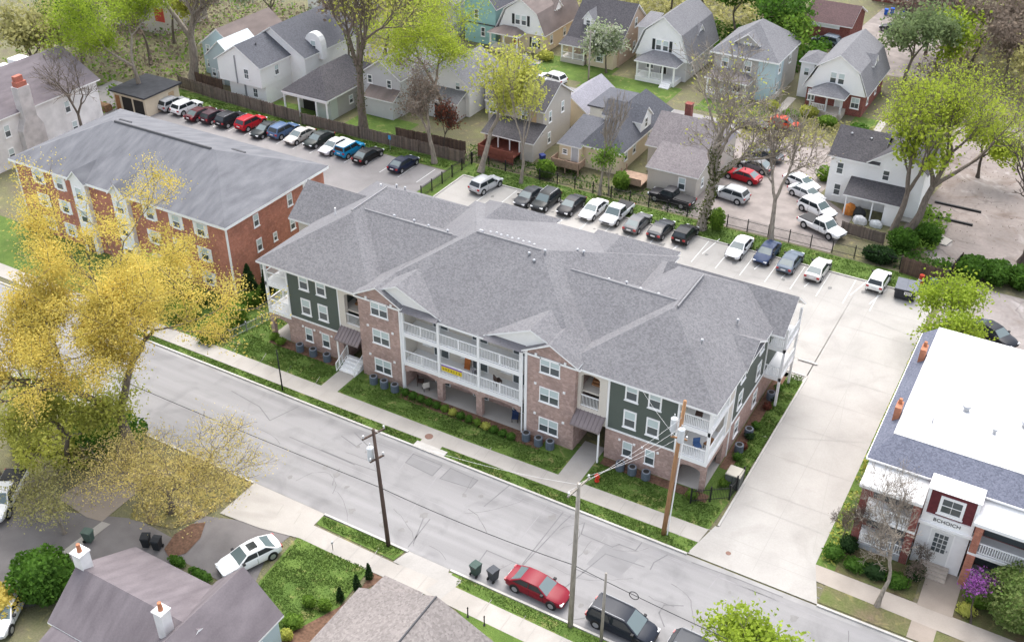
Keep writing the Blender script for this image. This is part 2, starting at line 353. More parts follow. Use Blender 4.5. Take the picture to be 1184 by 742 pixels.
seams('lot_joints', [[(880, 505), (1000, 512)], [(848, 578), (952, 618)], [(865, 410), (942, 416)], [(910, 330), (1060, 392)], [(818, 612), (943, 662)], [(830, 300), (735, 370)], [(920, 340), (905, 430)], [(1000, 350), (940, 640)]], .05, .0735, mat('lot_joint', (.32, .31, .29), .9))
seams('walk_joints', [[(u, v), (u+8, v-12)] for u, v in [(270, 407), (300, 421), (330, 434), (362, 448), (560, 530), (592, 544), (625, 557), (715, 593), (750, 606), (785, 620), (320, 596), (340, 606), (560, 706), (600, 724), (430, 646)]], .05, .0765, mat('walk_joint', (.30, .285, .26), .9))
seams('parking_lines', [[(u, v), (u+20, v-17)] for u, v in [(1005, 352), (983, 342), (930, 332), (903, 322), (872, 312), (836, 300), (812, 294), (780, 288), (752, 280)]], .09, .076, mat('lot_paint', (.70, .70, .68), .8))
# ------------------------------------------------------------------ building pieces
def mapper(face, pos):
    """a along the face, d outwards, z"""
    return {'S': lambda a, d, z: (a, pos-d, z), 'N': lambda a, d, z: (a, pos+d, z),
            'E': lambda a, d, z: (pos+d, a, z), 'W': lambda a, d, z: (pos-d, a, z)}[face]
def fbox(mb, mp, a0, a1, d0, d1, z0, z1, mi=0):
    p, q = mp(a0, d0, z0), mp(a1, d1, z1); mb.box(p[0], q[0], p[1], q[1], p[2], q[2], mi)
def window(root, face, pos, a, z0, w, h, off=None, trim=.1, frame=None, double=False, blind=.5, shutters=None, name='window', sill=True, grid=False):
    mp = mapper(face, pos); mb = MB(); a0, a1, z1 = a-w/2, a+w/2, z0+h; t = trim
    fbox(mb, mp, a0, a0+t, -.02, .06, z0, z1); fbox(mb, mp, a1-t, a1, -.02, .06, z0, z1)
    fbox(mb, mp, a0+t, a1-t, -.02, .062, z1-t, z1); fbox(mb, mp, a0+t, a1-t, -.02, .062, z0, z0+t)
    if double: fbox(mb, mp, a-.05, a+.05, -.02, .058, z0+t, z1-t)
    zm = z0+h*.5
    fbox(mb, mp, a0+t, a1-t, -.02, .045, zm-.03, zm+.03)
    if grid: fbox(mb, mp, a-.015, a+.015, -.02, .04, z0+t, z1-t)
    f = mb.build(name, frame or TRIM, root, off)
    g = MB(); fbox(g, mp, a0+t, a1-t, -.02, .022, z0+t, zm-.02, 0); fbox(g, mp, a0+t, a1-t, -.02, .022, zm+.02, z1-t, 1 if blind else 0)
    g.build('pane', [GLASS, BLIND], f, off)
    if sill:
        s = MB(); fbox(s, mp, a0-.06, a1+.06, -.02, .11, z0-.07, z0-.003); s.build('sill', frame or TRIM, f, off)
    if shutters:
        for k in (-1, 1):
            s = MB(); c = a+k*(w/2+.21); fbox(s, mp, c-.18, c+.18, -.02, .045, z0, z1)
            for j in range(2): fbox(s, mp, c-.13, c+.13, .045, .055, z0+.08+j*h/2, z0+h/2-.08+j*h/2)
            s.build('shutter', shutters, root, off)
    return f
def door(root, face, pos, a, z0, w, h, mt, off=None, glass=True, name='door'):
    mp = mapper(face, pos); mb = MB()
    fbox(mb, mp, a-w/2, a+w/2, -.02, .05, z0, z0+h)
    d = mb.build(name, mt, root, off)
    f = MB(); fbox(f, mp, a-w/2-.1, a-w/2-.003, -.02, .08, z0, z0+h); fbox(f, mp, a+w/2+.003, a+w/2+.1, -.02, .08, z0, z0+h); fbox(f, mp, a-w/2-.1, a+w/2+.1, -.02, .082, z0+h+.003, z0+h+.1)
    f.build('frame', TRIM, d, off)
    if glass:
        g = MB(); fbox(g, mp, a-w*.32, a+w*.32, 0, .058, z0+h*.5, z0+h*.92); g.build('pane', GLASS, d, off)
    k = MB(); fbox(k, mp, a+w*.36, a+w*.43, 0, .1, z0+h*.44, z0+h*.49); k.build('handle', GREYM, d, off)
    return d
def rail(mb, p, q, z0, z1, sp=.14, wb=.035, post=True):
    p = Vector(p); q = Vector(q); L = (q-p).length; d = (q-p).normalized(); n = Vector((-d.y, d.x))
    def bar(a, b, za, zb, w):
        u = p+d*a; v = p+d*b; c = n*w/2
        mb.prism([tuple(u-c), tuple(v-c), tuple(v+c), tuple(u+c)], 'z', za, zb)
    bar(0, L, z1-.07, z1, .09); bar(0, L, z0, z0+.06, .07)
    k = max(2, int(L/sp))
    for i in range(1, k):
        a = L*i/k; bar(a-wb/2, a+wb/2, z0+.06, z1-.07, wb)
    if post: bar(L/2-.05, L/2+.05, z0, z1+.03, .1)
def gable_roof(mb, x0, x1, y0, y1, ze, zr, axis='y', oh=.35, th=.16, ridge=None):
    """two slabs, roof faces material 0, edges and soffit material 1"""
    if axis == 'y':
        xr = ridge if ridge is not None else (x0+x1)/2
        for xe, s in ((x0, -1), (x1, 1)):
            sl = (zr-ze)/abs(xr-xe); xo = xe+s*oh; zo = ze-sl*oh; A, B = y0-oh, y1+oh
            t = [(xo, A, zo+th), (xr, A, zr+th), (xr, B, zr+th), (xo, B, zo+th)]; bt = [(p[0], p[1], p[2]-th) for p in t]
            fc = [(0,1,2,3),(0,4,5,1),(1,5,6,2),(2,6,7,3),(3,7,4,0),(7,6,5,4)]
            if s > 0: fc = [f[::-1] for f in fc]
            b = len(mb.v); mb.v += t+bt
            for i, f in enumerate(fc): mb.f.append(tuple(b+k for k in f)); mb.m.append(0 if i == 0 else 1)
    else:
        yr = ridge if ridge is not None else (y0+y1)/2
        for ye, s in ((y0, -1), (y1, 1)):
            sl = (zr-ze)/abs(yr-ye); yo = ye+s*oh; zo = ze-sl*oh; A, B = x0-oh, x1+oh
            t = [(A, yo, zo+th), (B, yo, zo+th), (B, yr, zr+th), (A, yr, zr+th)]; bt = [(p[0], p[1], p[2]-th) for p in t]
            fc = [(0,1,2,3),(0,4,5,1),(1,5,6,2),(2,6,7,3),(3,7,4,0),(7,6,5,4)]
            if s > 0: fc = [f[::-1] for f in fc]
            b = len(mb.v); mb.v += t+bt
            for i, f in enumerate(fc): mb.f.append(tuple(b+k for k in f)); mb.m.append(0 if i == 0 else 1)
def hip_roof(mb, x0, x1, y0, y1, ze, zr, oh=.4, th=.2, ins=None):
    x0 -= oh; x1 += oh; y0 -= oh; y1 += oh
    wx, wy = x1-x0, y1-y0
    if wx >= wy:
        i = ins if ins is not None else wy/2; r = [(x0+i, (y0+y1)/2, zr), (x1-i, (y0+y1)/2, zr)]
    else:
        i = ins if ins is not None else wx/2; r = [((x0+x1)/2, y0+i, zr), ((x0+x1)/2, y1-i, zr)]
    e = [(x0,y0,ze),(x1,y0,ze),(x1,y1,ze),(x0,y1,ze)]; lo = [(p[0],p[1],ze-th) for p in e]
    b = len(mb.v); mb.v += e+lo+r
    fs = [(0,1,9,8),(1,2,9),(2,3,8,9),(3,0,8)] if wx >= wy else [(0,1,8),(1,2,9,8),(2,3,9),(3,0,8,9)]
    for f in fs: mb.f.append(tuple(b+k for k in f)); mb.m.append(0)
    for f in [(0,4,5,1),(1,5,6,2),(2,6,7,3),(3,7,4,0),(7,6,5,4)]: mb.f.append(tuple(b+k for k in f)); mb.m.append(1)
def gambrel_profile(c, hw, ze, zr):
    return [(c-hw, ze), (c-hw*.66, ze+(zr-ze)*.62), (c, zr), (c+hw*.66, ze+(zr-ze)*.62), (c+hw, ze)]
def gambrel_roof(mb, x0, x1, y0, y1, ze, zr, oh=.35, th=.15):
    c = (x0+x1)/2; pr = gambrel_profile(c, (x1-x0)/2+oh, ze-.25, zr); A, B = y0-oh, y1+oh
    for (xa, za), (xb, zb) in zip(pr[:-1], pr[1:]):
        mb.faces([(xa,A,za+th),(xb,A,zb+th),(xb,B,zb+th),(xa,B,za+th),(xa,A,za),(xb,A,zb),(xb,B,zb),(xa,B,za)], [], 0)
        b = len(mb.v)-8
        for i, f in enumerate([(0,1,2,3),(0,4,5,1),(1,5,6,2),(2,6,7,3),(3,7,4,0),(7,6,5,4)]): mb.f.append(tuple(b+k for k in f)); mb.m.append(0 if i == 0 else 1)
def lean_roof(mb, x0, x1, y0, y1, z0, z1, th=.14, oh=.25):
    """slope rising from y0 (z0) to y1 (z1)"""
    sl = (z1-z0)/(y1-y0); y0 -= oh; z0 -= sl*oh; x0 -= oh; x1 += oh
    b = len(mb.v); t = [(x0,y0,z0+th),(x1,y0,z0+th),(x1,y1,z1+th),(x0,y1,z1+th)]; mb.v += t+[(p[0],p[1],p[2]-th) for p in t]
    for i, f in enumerate([(0,1,2,3),(0,4,5,1),(1,5,6,2),(2,6,7,3),(3,7,4,0),(7,6,5,4)]): mb.f.append(tuple(b+k for k in f)); mb.m.append(0 if i == 0 else 1)
def chimney(root, x, y, z0, z1, s, mt, pots=1, off=None, potmat=None):
    mb = MB(); mb.box(x-s/2, x+s/2, y-s/2, y+s/2, z0, z1); mb.box(x-s/2-.07, x+s/2+.07, y-s/2-.07, y+s/2+.07, z1, z1+.12)
    c = mb.build('chimney', mt, root, off)
    for k in range(pots):
        p = MB(); p.cyl(x+(k-(pots-1)/2)*.35, y, z1+.12, z1+.75, .17, .13, 10); p.build('chimney_pot', potmat or mat('terracotta', (.42, .17, .09), .8, .1), c, off)
    return c
def roofvents(root, pts, mt=None, off=None):
    for x, y, z in pts:
        mb = MB(); mb.cyl(x, y, z-.25, z+.16, .07, None, 8); mb.cyl(x, y, z+.16, z+.24, .15, .09, 8); mb.build('roof_vent', mt or GREYM, root, off)

# ------------------------------------------------------------------ the apartment building
APTB = mat('apt_brick', (.45, .32, .28), .9, kind='brick', col2=(.34, .225, .195))
GREEN = mat('green_siding', (.105, .125, .108), .75, .04, kind='siding')
BEIGE = mat('beige_siding', (.66, .61, .54), .75, .04, kind='siding')
SHING = mat('apt_shingles', (.215, .213, .222), .92, col2=(.145, .143, .15), kind='shingle', scale=1.0)
TAUPE = mat('taupe_metal', (.21, .175, .175), .5, .1, 1)
WOOD = mat('brown_wood', (.30, .15, .07), .7, .2, 3)
apt = thing('apartment_building', 'long three storey apartment building with grey hip roofs, brick bays and dark green siding', 'building', (-22, 0, 0))
AO = (-22, 0, 0)
ZB, ZE = 3.12, 8.42
def mx(x): return -44-x
for sgn in (0, 1):
    X = (lambda x: x) if sgn == 0 else mx
    B = MB(); G = MB(); T = MB(); BE = MB()
    B.box(X(-41.3), X(-35.3), 0, 18, 0, ZB); G.box(X(-41.3), X(-35.3), .03, 18, ZB+.14, ZE)
    for q in ((X(-41.32), X(-35.3), -.05, .2, ZB, ZB+.14), (X(-35.46), X(-35.28), -.06, .15, ZB+.14, ZE), (X(-41.36), X(-41.22), -.06, .1, ZB+.14, ZE), (X(-44.05), X(-41.3), 5.04, 18.05, ZB, ZB+.14), (X(-44.06), X(-43.84), 5.05, 5.25, 0, ZE), (X(-44.06), X(-43.84), 13.3, 13.45, ZB+.14, ZE), (X(-28.32), X(-28.1), -.68, -.45, 0, 8.7), (X(-35.22), X(-35.1), -1.02, -.9, 0, 3.3)):
        T = MB(); T.box(*q); T.build('white_trim', TRIM, apt, AO)
    B.box(X(-44), X(-41.3), 5.1, 18, 0, ZB); G.box(X(-43.98), X(-41.3), 5.13, 18, ZB+.14, ZE)
    # brick bay with its little gable
    pr = [(X(-32.7), 0), (X(-28.2), 0), (X(-28.2), 8.75), (X(-30.45), 9.95), (X(-32.7), 8.75)]
    B.prism(pr, 'y', -.6, 6)
    # recess of the stair: back wall, side pilaster, floors
    BE.box(X(-35.3), X(-32.7), 3.6, 4, 0, ZE)
    BE.box(X(-35.28), X(-34.62), -.12, .3, 3.3, ZE+.1); BE.box(X(-32.98), X(-32.7), -.12, .3, 3.3, ZE+.1)
    BE.box(X(-34.62), X(-32.98), -.12, .3, 3.3, 4.55)
    arch = [(X(-34.62), 7.55)]+[(X(-33.8-.82*math.cos(t)), 7.55+.32*math.sin(t)) for t in [math.pi*i/8 for i in range(1, 8)]]+[(X(-32.98), 7.55), (X(-32.98), ZE+.1), (X(-34.62), ZE+.1)]
    BE.prism(arch, 'y', -.12, .3)
    BE.box(X(-35.3), X(-32.7), .3, 3.6, 2.9, 3.05); BE.box(X(-35.3), X(-32.7), .3, 3.6, 5.75, 5.9)
    B.build('brick_wall', APTB, apt, AO); G.build('siding_wall', GREEN, apt, AO); BE.build('stucco_wall', BEIGE, apt, AO)
B = MB(); BE = MB()
B.box(-28.2, -16.2, 1.6, 18, 0, 2.7); BE.box(-28.2, -16.2, 1.62, 18, 2.7, ZE+.1); B.box(-32.7, -11.3, 6, 18, 0, 2); BE.box(-28.2, -16.2, 17.9, 19.6, .1, ZE)
B.build('brick_wall', APTB, apt, AO); BE.build('stucco_wall', BEIGE, apt, AO)
# rear wings
for q in ((-31.6, -23.6, 17, 20), (-19.6, -11.6, 17, 20), (-46.8, -43.9, 8.5, 14.5)):
    wm = MB(); wm.box(*q, 0, ZE); wm.build('rear_wall', BEIGE, apt, AO)
for zf in (2.72, 5.72):
    wm = MB(); wm.box(0, 1.5, 13.6, 17.6, zf, zf+.35); wm.build('balcony_floor', TRIM, apt, AO)
    wm = MB(); rail(wm, (0, 13.7), (1.45, 13.7), zf+.4, zf+1.35, .15, .04, False); rail(wm, (1.42, 13.75), (1.42, 17.5), zf+.4, zf+1.35, .15, .04, True); wm.build('balcony_railing', TRIM, apt, AO)
for y in (13.7, 17.5):
    wm = MB(); wm.box(1.3, 1.5, y-.1, y+.1, 0, ZE-.3); wm.build('balcony_post', TRIM, apt, AO)
# roof: overlapping hips, as built
rf = MB()
hip_roof(rf, -44, -31.8, 0, 18.1, ZE, 12.15, .42, .2)
hip_roof(rf, -12.2, 0, 0, 18.1, ZE-.004, 12.15, .42, .2)
hip_roof(rf, -43, -1, 2.0, 13.0, ZE-.002, 11.95, .40, .2)
def hip_ridge(mb, x0, x1, y0, y1, ze, xa, xb, yr, zr, th=.2):
    e = [(x0,y0,ze),(x1,y0,ze),(x1,y1,ze),(x0,y1,ze)]; b = len(mb.v); mb.v += e+[(p[0],p[1],p[2]-th) for p in e]+[(xa,yr,zr),(xb,yr,zr)]
    for f in [(0,1,9,8),(1,2,9),(2,3,8,9),(3,0,8)]: mb.f.append(tuple(b+k for k in f)); mb.m.append(0)
    for f in [(0,4,5,1),(1,5,6,2),(2,6,7,3),(3,7,4,0),(7,6,5,4)]: mb.f.append(tuple(b+k for k in f)); mb.m.append(1)
hip_ridge(rf, -33.1, -10.9, -.66, 19.8, ZE+.06, -25.2, -18.8, 7.25, 13.15)
hip_roof(rf, -31.6, -24.2, 9, 20.4, ZE-.006, 11.0, .4, .2)
hip_roof(rf, -19.4, -11.6, 9, 20.4, ZE-.008, 11.0, .4, .2)
gable_roof(rf, -47.2, -40, 8.4, 14.6, ZE-.2, 10.6, 'x', .4, .2)
gable_roof(rf, -10, 1.1, 12.7, 18.0, ZE-.12, 10.3, 'x', .4, .18)
gable_roof(rf, -5, .1, 6.4, 10.6, ZE-.02, 9.6, 'x', .42, .18)
for sgn in (0, 1):
    X = (lambda x: x) if sgn == 0 else mx
    a, b = sorted((X(-32.7), X(-28.2))); gable_roof(rf, a, b, -.6, 4.5, 8.75, 9.95, 'y', .3, .14)
    a, b = sorted((X(-32.7), X(-24.3))); gable_roof(rf, a, b, -.3, 5.0, 8.62, 10.5, 'y', .22, .14)
rfo = rf.build('roof', [SHING, TRIM], apt, AO)
rc = MB()      # ridge caps
for p in [[(-38.1, 6.3, 12.2), (-38.1, 11.9, 12.2)], [(-5.9, 6.3, 12.2), (-5.9, 11.9, 12.2)], [(-37.6, 7.5, 11.94), (-28, 7.5, 11.94)], [(-16, 7.5, 11.94), (-6.4, 7.5, 11.94)], [(-25.2, 7.25, 13.14), (-18.8, 7.25, 13.14)]]:
    rc.tube([(x, y, z) for x, y, z in p], .09, 5)
rc.build('ridge_cap', mat('ridge_shingle', (.225, .223, .23), .9, .08, 4), rfo, AO)
roofvents(apt, [(-24.6+i*.55, 8.6+.12*(i % 2), 12.45-.0*i) for i in range(9)]+[(-25.4, 8.2, 12.6), (-24.9, 7.7, 12.9), (-19.6, 6.6, 12.8), (-18.9, 6.2, 12.5), (-18.4, 7.2, 13.1)], GREYM, AO)
roofvents(apt, [(-3.0, 4.5, 10.9), (-1.9, 9.8, 10.1), (-35, 8.6, 11.3), (-33, 8.9, 11.2), (-13, 8.6, 11.2), (-11.5, 8.9, 11.2), (-10, 8.4, 11.3), (-8.4, 8.4, 11.3), (-17.0, 10.6, 11.9), (-16.4, 10.6, 11.9), (-38.9, 14.5, 10.9), (-37.9, 14.5, 10.9), (-31, 8.3, 11.5), (-29, 8.4, 11.5)], GREYM, AO)
for (x, y, z) in [(-41.5, 8, 9.9), (-40.6, 14.2, 10.0)]:
    mb = MB(); mb.cyl(x, y, z-.3, z+.9, .07, None, 8); mb.build('vent_pipe', WHITE, apt, AO)
# white triangular fronts over the first balcony bays, and the pent strip under them
for sgn in (0, 1):
    X = (lambda x: x) if sgn == 0 else mx
    mb = MB(); mb.prism([(X(-32.6), 8.62), (X(-24.35), 8.62), (X(-28.5), 10.42)], 'y', -.34, -.1)
    mb.build('gable_panel', mat('panel_white', (.82, .81, .78), .6, .03, 2), apt, AO)
    mb = MB(); mb.prism([(-.95, 8.5), (-.34, 8.85), (-.34, 8.5)], 'x', X(-28.0), X(-24.3)); mb.build('pent_roof', mat('pent_shingle', (.15, .145, .155), .9, .15, 5), apt, AO)
    # standing seam canopies
    c = MB(); c.prism([(-1.25, 3.35), (-.05, 4.25), (-.05, 4.15), (-1.25, 3.22)], 'x', X(-35.3), X(-32.65))
    for i in range(8):
        xx = X(-35.2+i*.36); c.prism([(-1.25, 3.35), (-.05, 4.25), (-.05, 4.32), (-1.25, 3.42)], 'x', xx-.02, xx+.02)
    c.build('canopy', TAUPE, apt, AO)
    c = MB(); c.prism([(3.0, 9.42), (-.3, 8.36), (-.3, 8.28), (3.0, 9.3)], 'x', X(-34.9), X(-32.95)); c.build('recess_roof', mat('pent_shingle', (0, 0, 0)), apt, AO)
    c = MB(); c.box(X(-28.2), X(-28.16), -.34, 1.6, 2.7, 8.5); c.build('balcony_side_wall', BEIGE, apt, AO)
    s = MB()    # stairs inside the recess
    for i in range(11): s.box(X(-34.5), X(-33.3), 1.2+i*.2, 1.4+i*.2, 5.9+i*.19, 6.09+i*.19)
    s.build('staircase', WOOD, apt, AO)
    r = MB(); rail(r, (X(-34.62), -.02), (X(-32.98), -.02), 4.6, 5.7, .12, .03, False); r.build('railing', TRIM, apt, AO)
    d = MB(); d.box(X(-35.0), X(-34.1), 3.5, 3.58, 0, 2.2); d.build('entry_door', mat('entry_door_paint', (.16, .12, .10), .6), apt, AO)
r = MB()
for x in (-35.0, -33.0):
    r.tube([(x, -1.7, 1.0), (x, .2, 1.95)], .04, 5); r.tube([(x, -1.7, .15), (x, .2, .95)], .03, 5)
    for k in range(13): yy = -1.68+k*.155; r.tube([(x, yy, max(0, .16+k*.065)), (x, yy, 1.0+k*.077)], .016 if k % 6 else .04, 4)
for i in range(5): r.box(-34.95, -33.05, -1.4+i*.32, .2, i*.17, .17+i*.17)
r.build('entry_steps', TRIM, apt, AO)
# windows
for sgn in (0, 1):
    X = (lambda x: x) if sgn == 0 else mx
    for xc in (-39.3, -37.33):
        for z0, h in ((3.9, 1.72), (6.6, 1.72)): window(apt, 'S', .03, X(xc), z0, 1.12, h, AO, .13)
        window(apt, 'S', 0, X(xc), .95, .86, 1.5, AO, .07)
    for z0 in (.9, 4.05, 7.0): window(apt, 'S', -.6, X(-30.4), z0, 1.82, 1.5, AO, .08, double=True)
for yc in (7.0, 11.6):
    for z0 in (.95, 3.9, 6.6): window(apt, 'E', .0 if z0 < 1 else -.02, yc, z0, 1.1, 1.6, AO, .13)
# central balconies
posts = [-28.05, -24.4, -20.4, -16.35]
S = MB(); P = MB(); RA = MB(); AR = MB()
for zf in (2.68, 5.72): S = MB(); S.box(-28.1, -16.3, -.55, 1.6, zf, zf+.42); S.build('balcony_floor', TRIM, apt, AO)
S = MB(); S.box(-28.1, -16.3, -.55, -.35, ZE-.12, ZE+.12); S.build('eave_beam', TRIM, apt, AO)
for x in posts: P = MB(); P.box(x-.11, x+.11, -.6, -.38, 2.68, ZE+.1); P.build('balcony_post', TRIM, apt, AO)
for zf in (3.1, 6.14):
    for a, b in zip(posts[:-1], posts[1:]):
        r = MB(); rail(r, (a+.11, -.47), (b-.11, -.47), zf+.08, zf+1.12, .15, .035); r.build('balcony_railing', TRIM, apt, AO)
for a, b in zip(posts[:-1], posts[1:]):
    c, hw = (a+b)/2, (b-a)/2-.28
    AR.box(a-.28, a+.28, -.56, -.1, 0, 2.0) if a != posts[0] else None
    AR.prism([(a, 2.0), (c-hw, 2.0)]+[(c-hw*math.cos(t), 2.0+.42*math.sin(t)) for t in [math.pi*i/10 for i in range(1, 10)]]+[(c+hw, 2.0), (b, 2.0), (b, 2.68), (a, 2.68)], 'y', -.555, -.1)
AR.build('brick_arch', APTB, apt, AO)
for zf in (.1, 3.14, 6.16):
    for i, (a, b) in enumerate(zip(posts[:-1], posts[1:])):
        x = a+1.0 if zf > 1 else a+.9
        mb = MB(); mb.box(b-1.9, b-.3, 1.52, 1.66, zf, zf+2.05); d = mb.build('sliding_door', TRIM, apt, AO)
        mb = MB(); mb.box(b-1.82, b-1.13, 1.5, 1.6, zf+.08, zf+1.97); mb.box(b-1.07, b-.38, 1.5, 1.6, zf+.08, zf+1.97); mb.build('pane', GLASS, d, AO)
        window(apt, 'S', 1.6, b-2.6, zf+.7, .9, 1.3, AO, .07, grid=True)
# corner balconies
for sgn in (0, 1):
    X = (lambda x: x) if sgn == 0 else mx
    for zf in (2.72, 5.72): S = MB(); S.box(X(-44), X(-41.3), -.03, 5.1, zf, zf+.40); S.build('balcony_floor', TRIM, apt, AO)
    S = MB(); S.box(X(-44), X(-41.3), -.03, .15, ZE-.3, ZE-.02); S.box(X(-44), X(-43.85), .15, 5.1, ZE-.3, ZE-.02)
    S.build('eave_beam', TRIM, apt, AO)
    for (xx, yy) in ((-43.9, .08), (-43.9, 4.0)):
        P = MB(); P.box(X(xx)-.11, X(xx)+.11, yy-.11, yy+.11, 3.12, ZE-.1); P.build('balcony_post', TRIM, apt, AO)
    for zf in (3.12, 6.12):
        r = MB(); rail(r, (X(-43.78), .07), (X(-41.35), .07), zf+.08, zf+1.1, .14, .035, False); rail(r, (X(-43.9), .2), (X(-43.9), 3.9), zf+.08, zf+1.1, .14, .035, True); r.build('balcony_railing', TRIM, apt, AO)
        w_ = MB(); w_.box(X(-44.0), X(-41.3), 4.1, 5.1, zf, ZE-.3 if zf > 4 else 5.72); w_.build('balcony_end_wall', BEIGE, apt, AO)
        d = MB(); d.box(X(-42.9), X(-41.6), 4.04, 4.12, zf, zf+2.0); d.build('balcony_door', GLASS, apt, AO)
        f_ = MB(); f_.box(X(-41.33), X(-41.29), .1, 4.1, zf, zf+2.4); f_.build('balcony_inner_wall', BEIGE, apt, AO)
    A = MB()
    A.box(X(-44), X(-43.6), 0, .4, 0, 2.72); A.box(X(-41.7), X(-41.3), 0, .4, 0, 2.72)
    A.prism([(X(-43.6), 1.9)]+[(X(-42.65-.95*math.cos(t)), 1.9+.4*math.sin(t)) for t in [math.pi*i/8 for i in range(1, 8)]]+[(X(-41.7), 1.9), (X(-41.7), 2.72), (X(-43.6), 2.72)], 'y', 0, .4)
    A.box(X(-44), X(-43.6), 3.9, 5.1, 0, 2.72); A.box(X(-44), X(-43.62), .4, 3.9, 2.3, 2.72)
    A.build('brick_arch', APTB, apt, AO)
    Pn = MB(); Pn.box(X(-43.95), X(-41.35), .05, 5, .02, .1); Pn.build('patio_slab', WALKM, apt, AO)
# white downpipes
for x in (-28.2, -16.1): dp = MB(); dp.box(x-.05, x+.05, -.76, -.68, 0, 8.6); dp.build('downpipe', TRIM, apt, AO)
# spots of wall lamps and small vents on the brick
vt = MB()
for sgn in (0, 1):
    X = (lambda x: x) if sgn == 0 else mx
    for z in (2.6, 5.7, 8.6):
        for xx in (-31.75, -29.1): vt.box(X(xx)-.1, X(xx)+.1, -.68, -.6, z-.1, z+.1)
    for xx in (-39.95, -38.6, -37.9, -36.6): vt.box(X(xx)-.09, X(xx)+.09, -.08, 0, 2.35, 2.53)
vt.build('wall_vent', TRIM, apt, AO)
# things around the building
def ac_unit():
    t = thing('air_conditioner', '', 'air conditioner'); h = .8; t.scale = (.9, .9, .95)
    mb = MB(); prof = [(.42*math.cos(a)*(1 if abs(math.cos(a)) < .8 else 1), .42*math.sin(a)) for a in [2*math.pi*(i+.5)/12 for i in range(12)]]
    mb.prism(prof, 'z', 0, .06); 
    for k in range(9): mb.prism([(x*(.97 if k % 2 else 1), y*(.97 if k % 2 else 1)) for x, y in prof], 'z', .06+k*.08, .06+(k+1)*.08-.001)
    mb.build('casing', mat('ac_grey', (.105, .13, .16), .55, .12, 3), t)
    mb = MB(); mb.cyl(0, 0, h-.06, h, .40, .36, 14); mb.build('fan_guard', mat('ac_top', (.2, .215, .24), .5), t)
    mb = MB(); mb.cyl(0, 0, h, h+.02, .27, .27, 14); mb.build('fan_opening', DARK, t)
    return t
acp = None
acs = [('left green end wall', [(-40.0, -.75), (-38.45, -.72), (-36.8, -.75)]), ('brick bay beside entry steps', [(-31.05, -1.35), (-29.85, -1.4), (-28.7, -1.4)]), ('brick bay after the balconies', [(-15.3, -1.35), (-14.1, -1.4), (-13.05, -1.3)]), ('right green end wall', [(-6.85, -.8), (-5.8, -.78), (-4.6, -.75)])]
pos3 = ['first of three', 'middle one', 'last of three']
for wall, pts in acs:
    for i, (x, y) in enumerate(pts):
        if acp is None: acp = ac_unit(); a = acp
        else: a = copy_tree(acp)
        a.location = (x, y, .06); a['label'] = f'air conditioner by the {wall}, {pos3[i]}'; a['group'] = 'air conditioners along the apartment front'
for i, y in enumerate((6.2, 8.6, 14.4)):
    a = copy_tree(acp); a.location = (.75, y, .06); a['label'] = f'{ordn(i)} air conditioner along the driveway side wall, from the street'; a['group'] = 'air conditioners along the driveway side'
def chair(name, label, x, y, z, rz, mt):
    t = thing(name, label, 'chair', (x, y, z), rz)
    mb = MB(); mb.box(-.28, .28, -.28, .28, .38, .48); mb.build('seat', mt, t)
    mb = MB(); mb.box(-.28, .28, .22, .3, .48, .95); mb.build('backrest', mt, t)
    for a in (-.24, .24):
        for b in (-.24, .24):
            mb = MB(); mb.box(a-.025, a+.025, b-.025, b+.025, 0, .38); mb.build('leg', BLACKM, t)
    return t
CR_ = mat('cream_cushion', (.6, .56, .5), .9); BR_ = mat('brown_wicker', (.09, .06, .05), .8, .2, 8); BL_ = mat('blue_fabric', (.07, .14, .30), .85)
chair('patio_chair', 'dark patio chair with pale cushion on the ground patio nearest the entrance', -27.2, .5, .1, 2.0, BR_)
chair('patio_chair', 'cream cushioned chair beside the dark chair on the ground patio', -26.4, .1, .1, -2.2, CR_)
chair('balcony_chair', 'round dark wicker chair with cream seat on the second floor balcony', -19.2, .6, 3.12, 2.6, BR_)
chair('balcony_chair', 'grey lounge chair behind the yellow banner on the second floor balcony', -21.4, .6, 3.12, 2.4, mat('grey_fabric', (.3, .3, .32), .9))
chair('patio_chair', 'navy chair on the ground patio beside the right brick bay', -17.3, .3, .1, .4, mat('navy_fabric', (.03, .05, .12), .9))
chair('balcony_chair', 'blue chair on the middle corner balcony at the right end', -1.3, 1.2, 3.12, .7, BL_)
chair('balcony_chair', 'dark round chair on the top corner balcony at the right end', -1.5, 1.3, 6.12, .2, BR_)
chair('balcony_chair', 'brown chair beside the blue chair on the right corner balcony', -.6, 1.8, 3.12, -.4, WOOD)
scr = MB(); scr.prism([(0, 0), (.55, 0), (.75, 1.5), (.15, 1.6)], 'y', 0, .06)
o = tag(scr.build('folding_screen', mat('orange_wood', (.40, .13, .035), .6, .2, 3)), 'orange brown wooden screen leaning on the middle second floor balcony', 'screen'); o.location = (-22.9, 1.1, 3.12)
bn = MB()
bn.box(-24.15, -22.1, -.56, -.53, 3.55, 4.0); 
o = tag(bn.build('balcony_banner', mat('banner_yellow', (.72, .55, .03), .7, .06, 3)), 'yellow banner with dark marks hung on the second floor balcony railing', 'banner')
bk = MB()
for i in range(7): 
    x = -24.0+i*.27; bk.box(x, x+.05, -.572, -.561, 3.66, 3.9); bk.box(x+.08, x+.14, -.572, -.561, 3.66+.08*(i % 3), 3.78+.05*(i % 2))
bk.build('lettering', mat('banner_ink', (.12, .10, .04), .7), o)
pp = MB(); pp.box(-24.15, -22.1, -.56, -.53, 4.005, 4.12); pp.build('top_stripe', mat('banner_purple', (.22, .12, .45), .7), o)
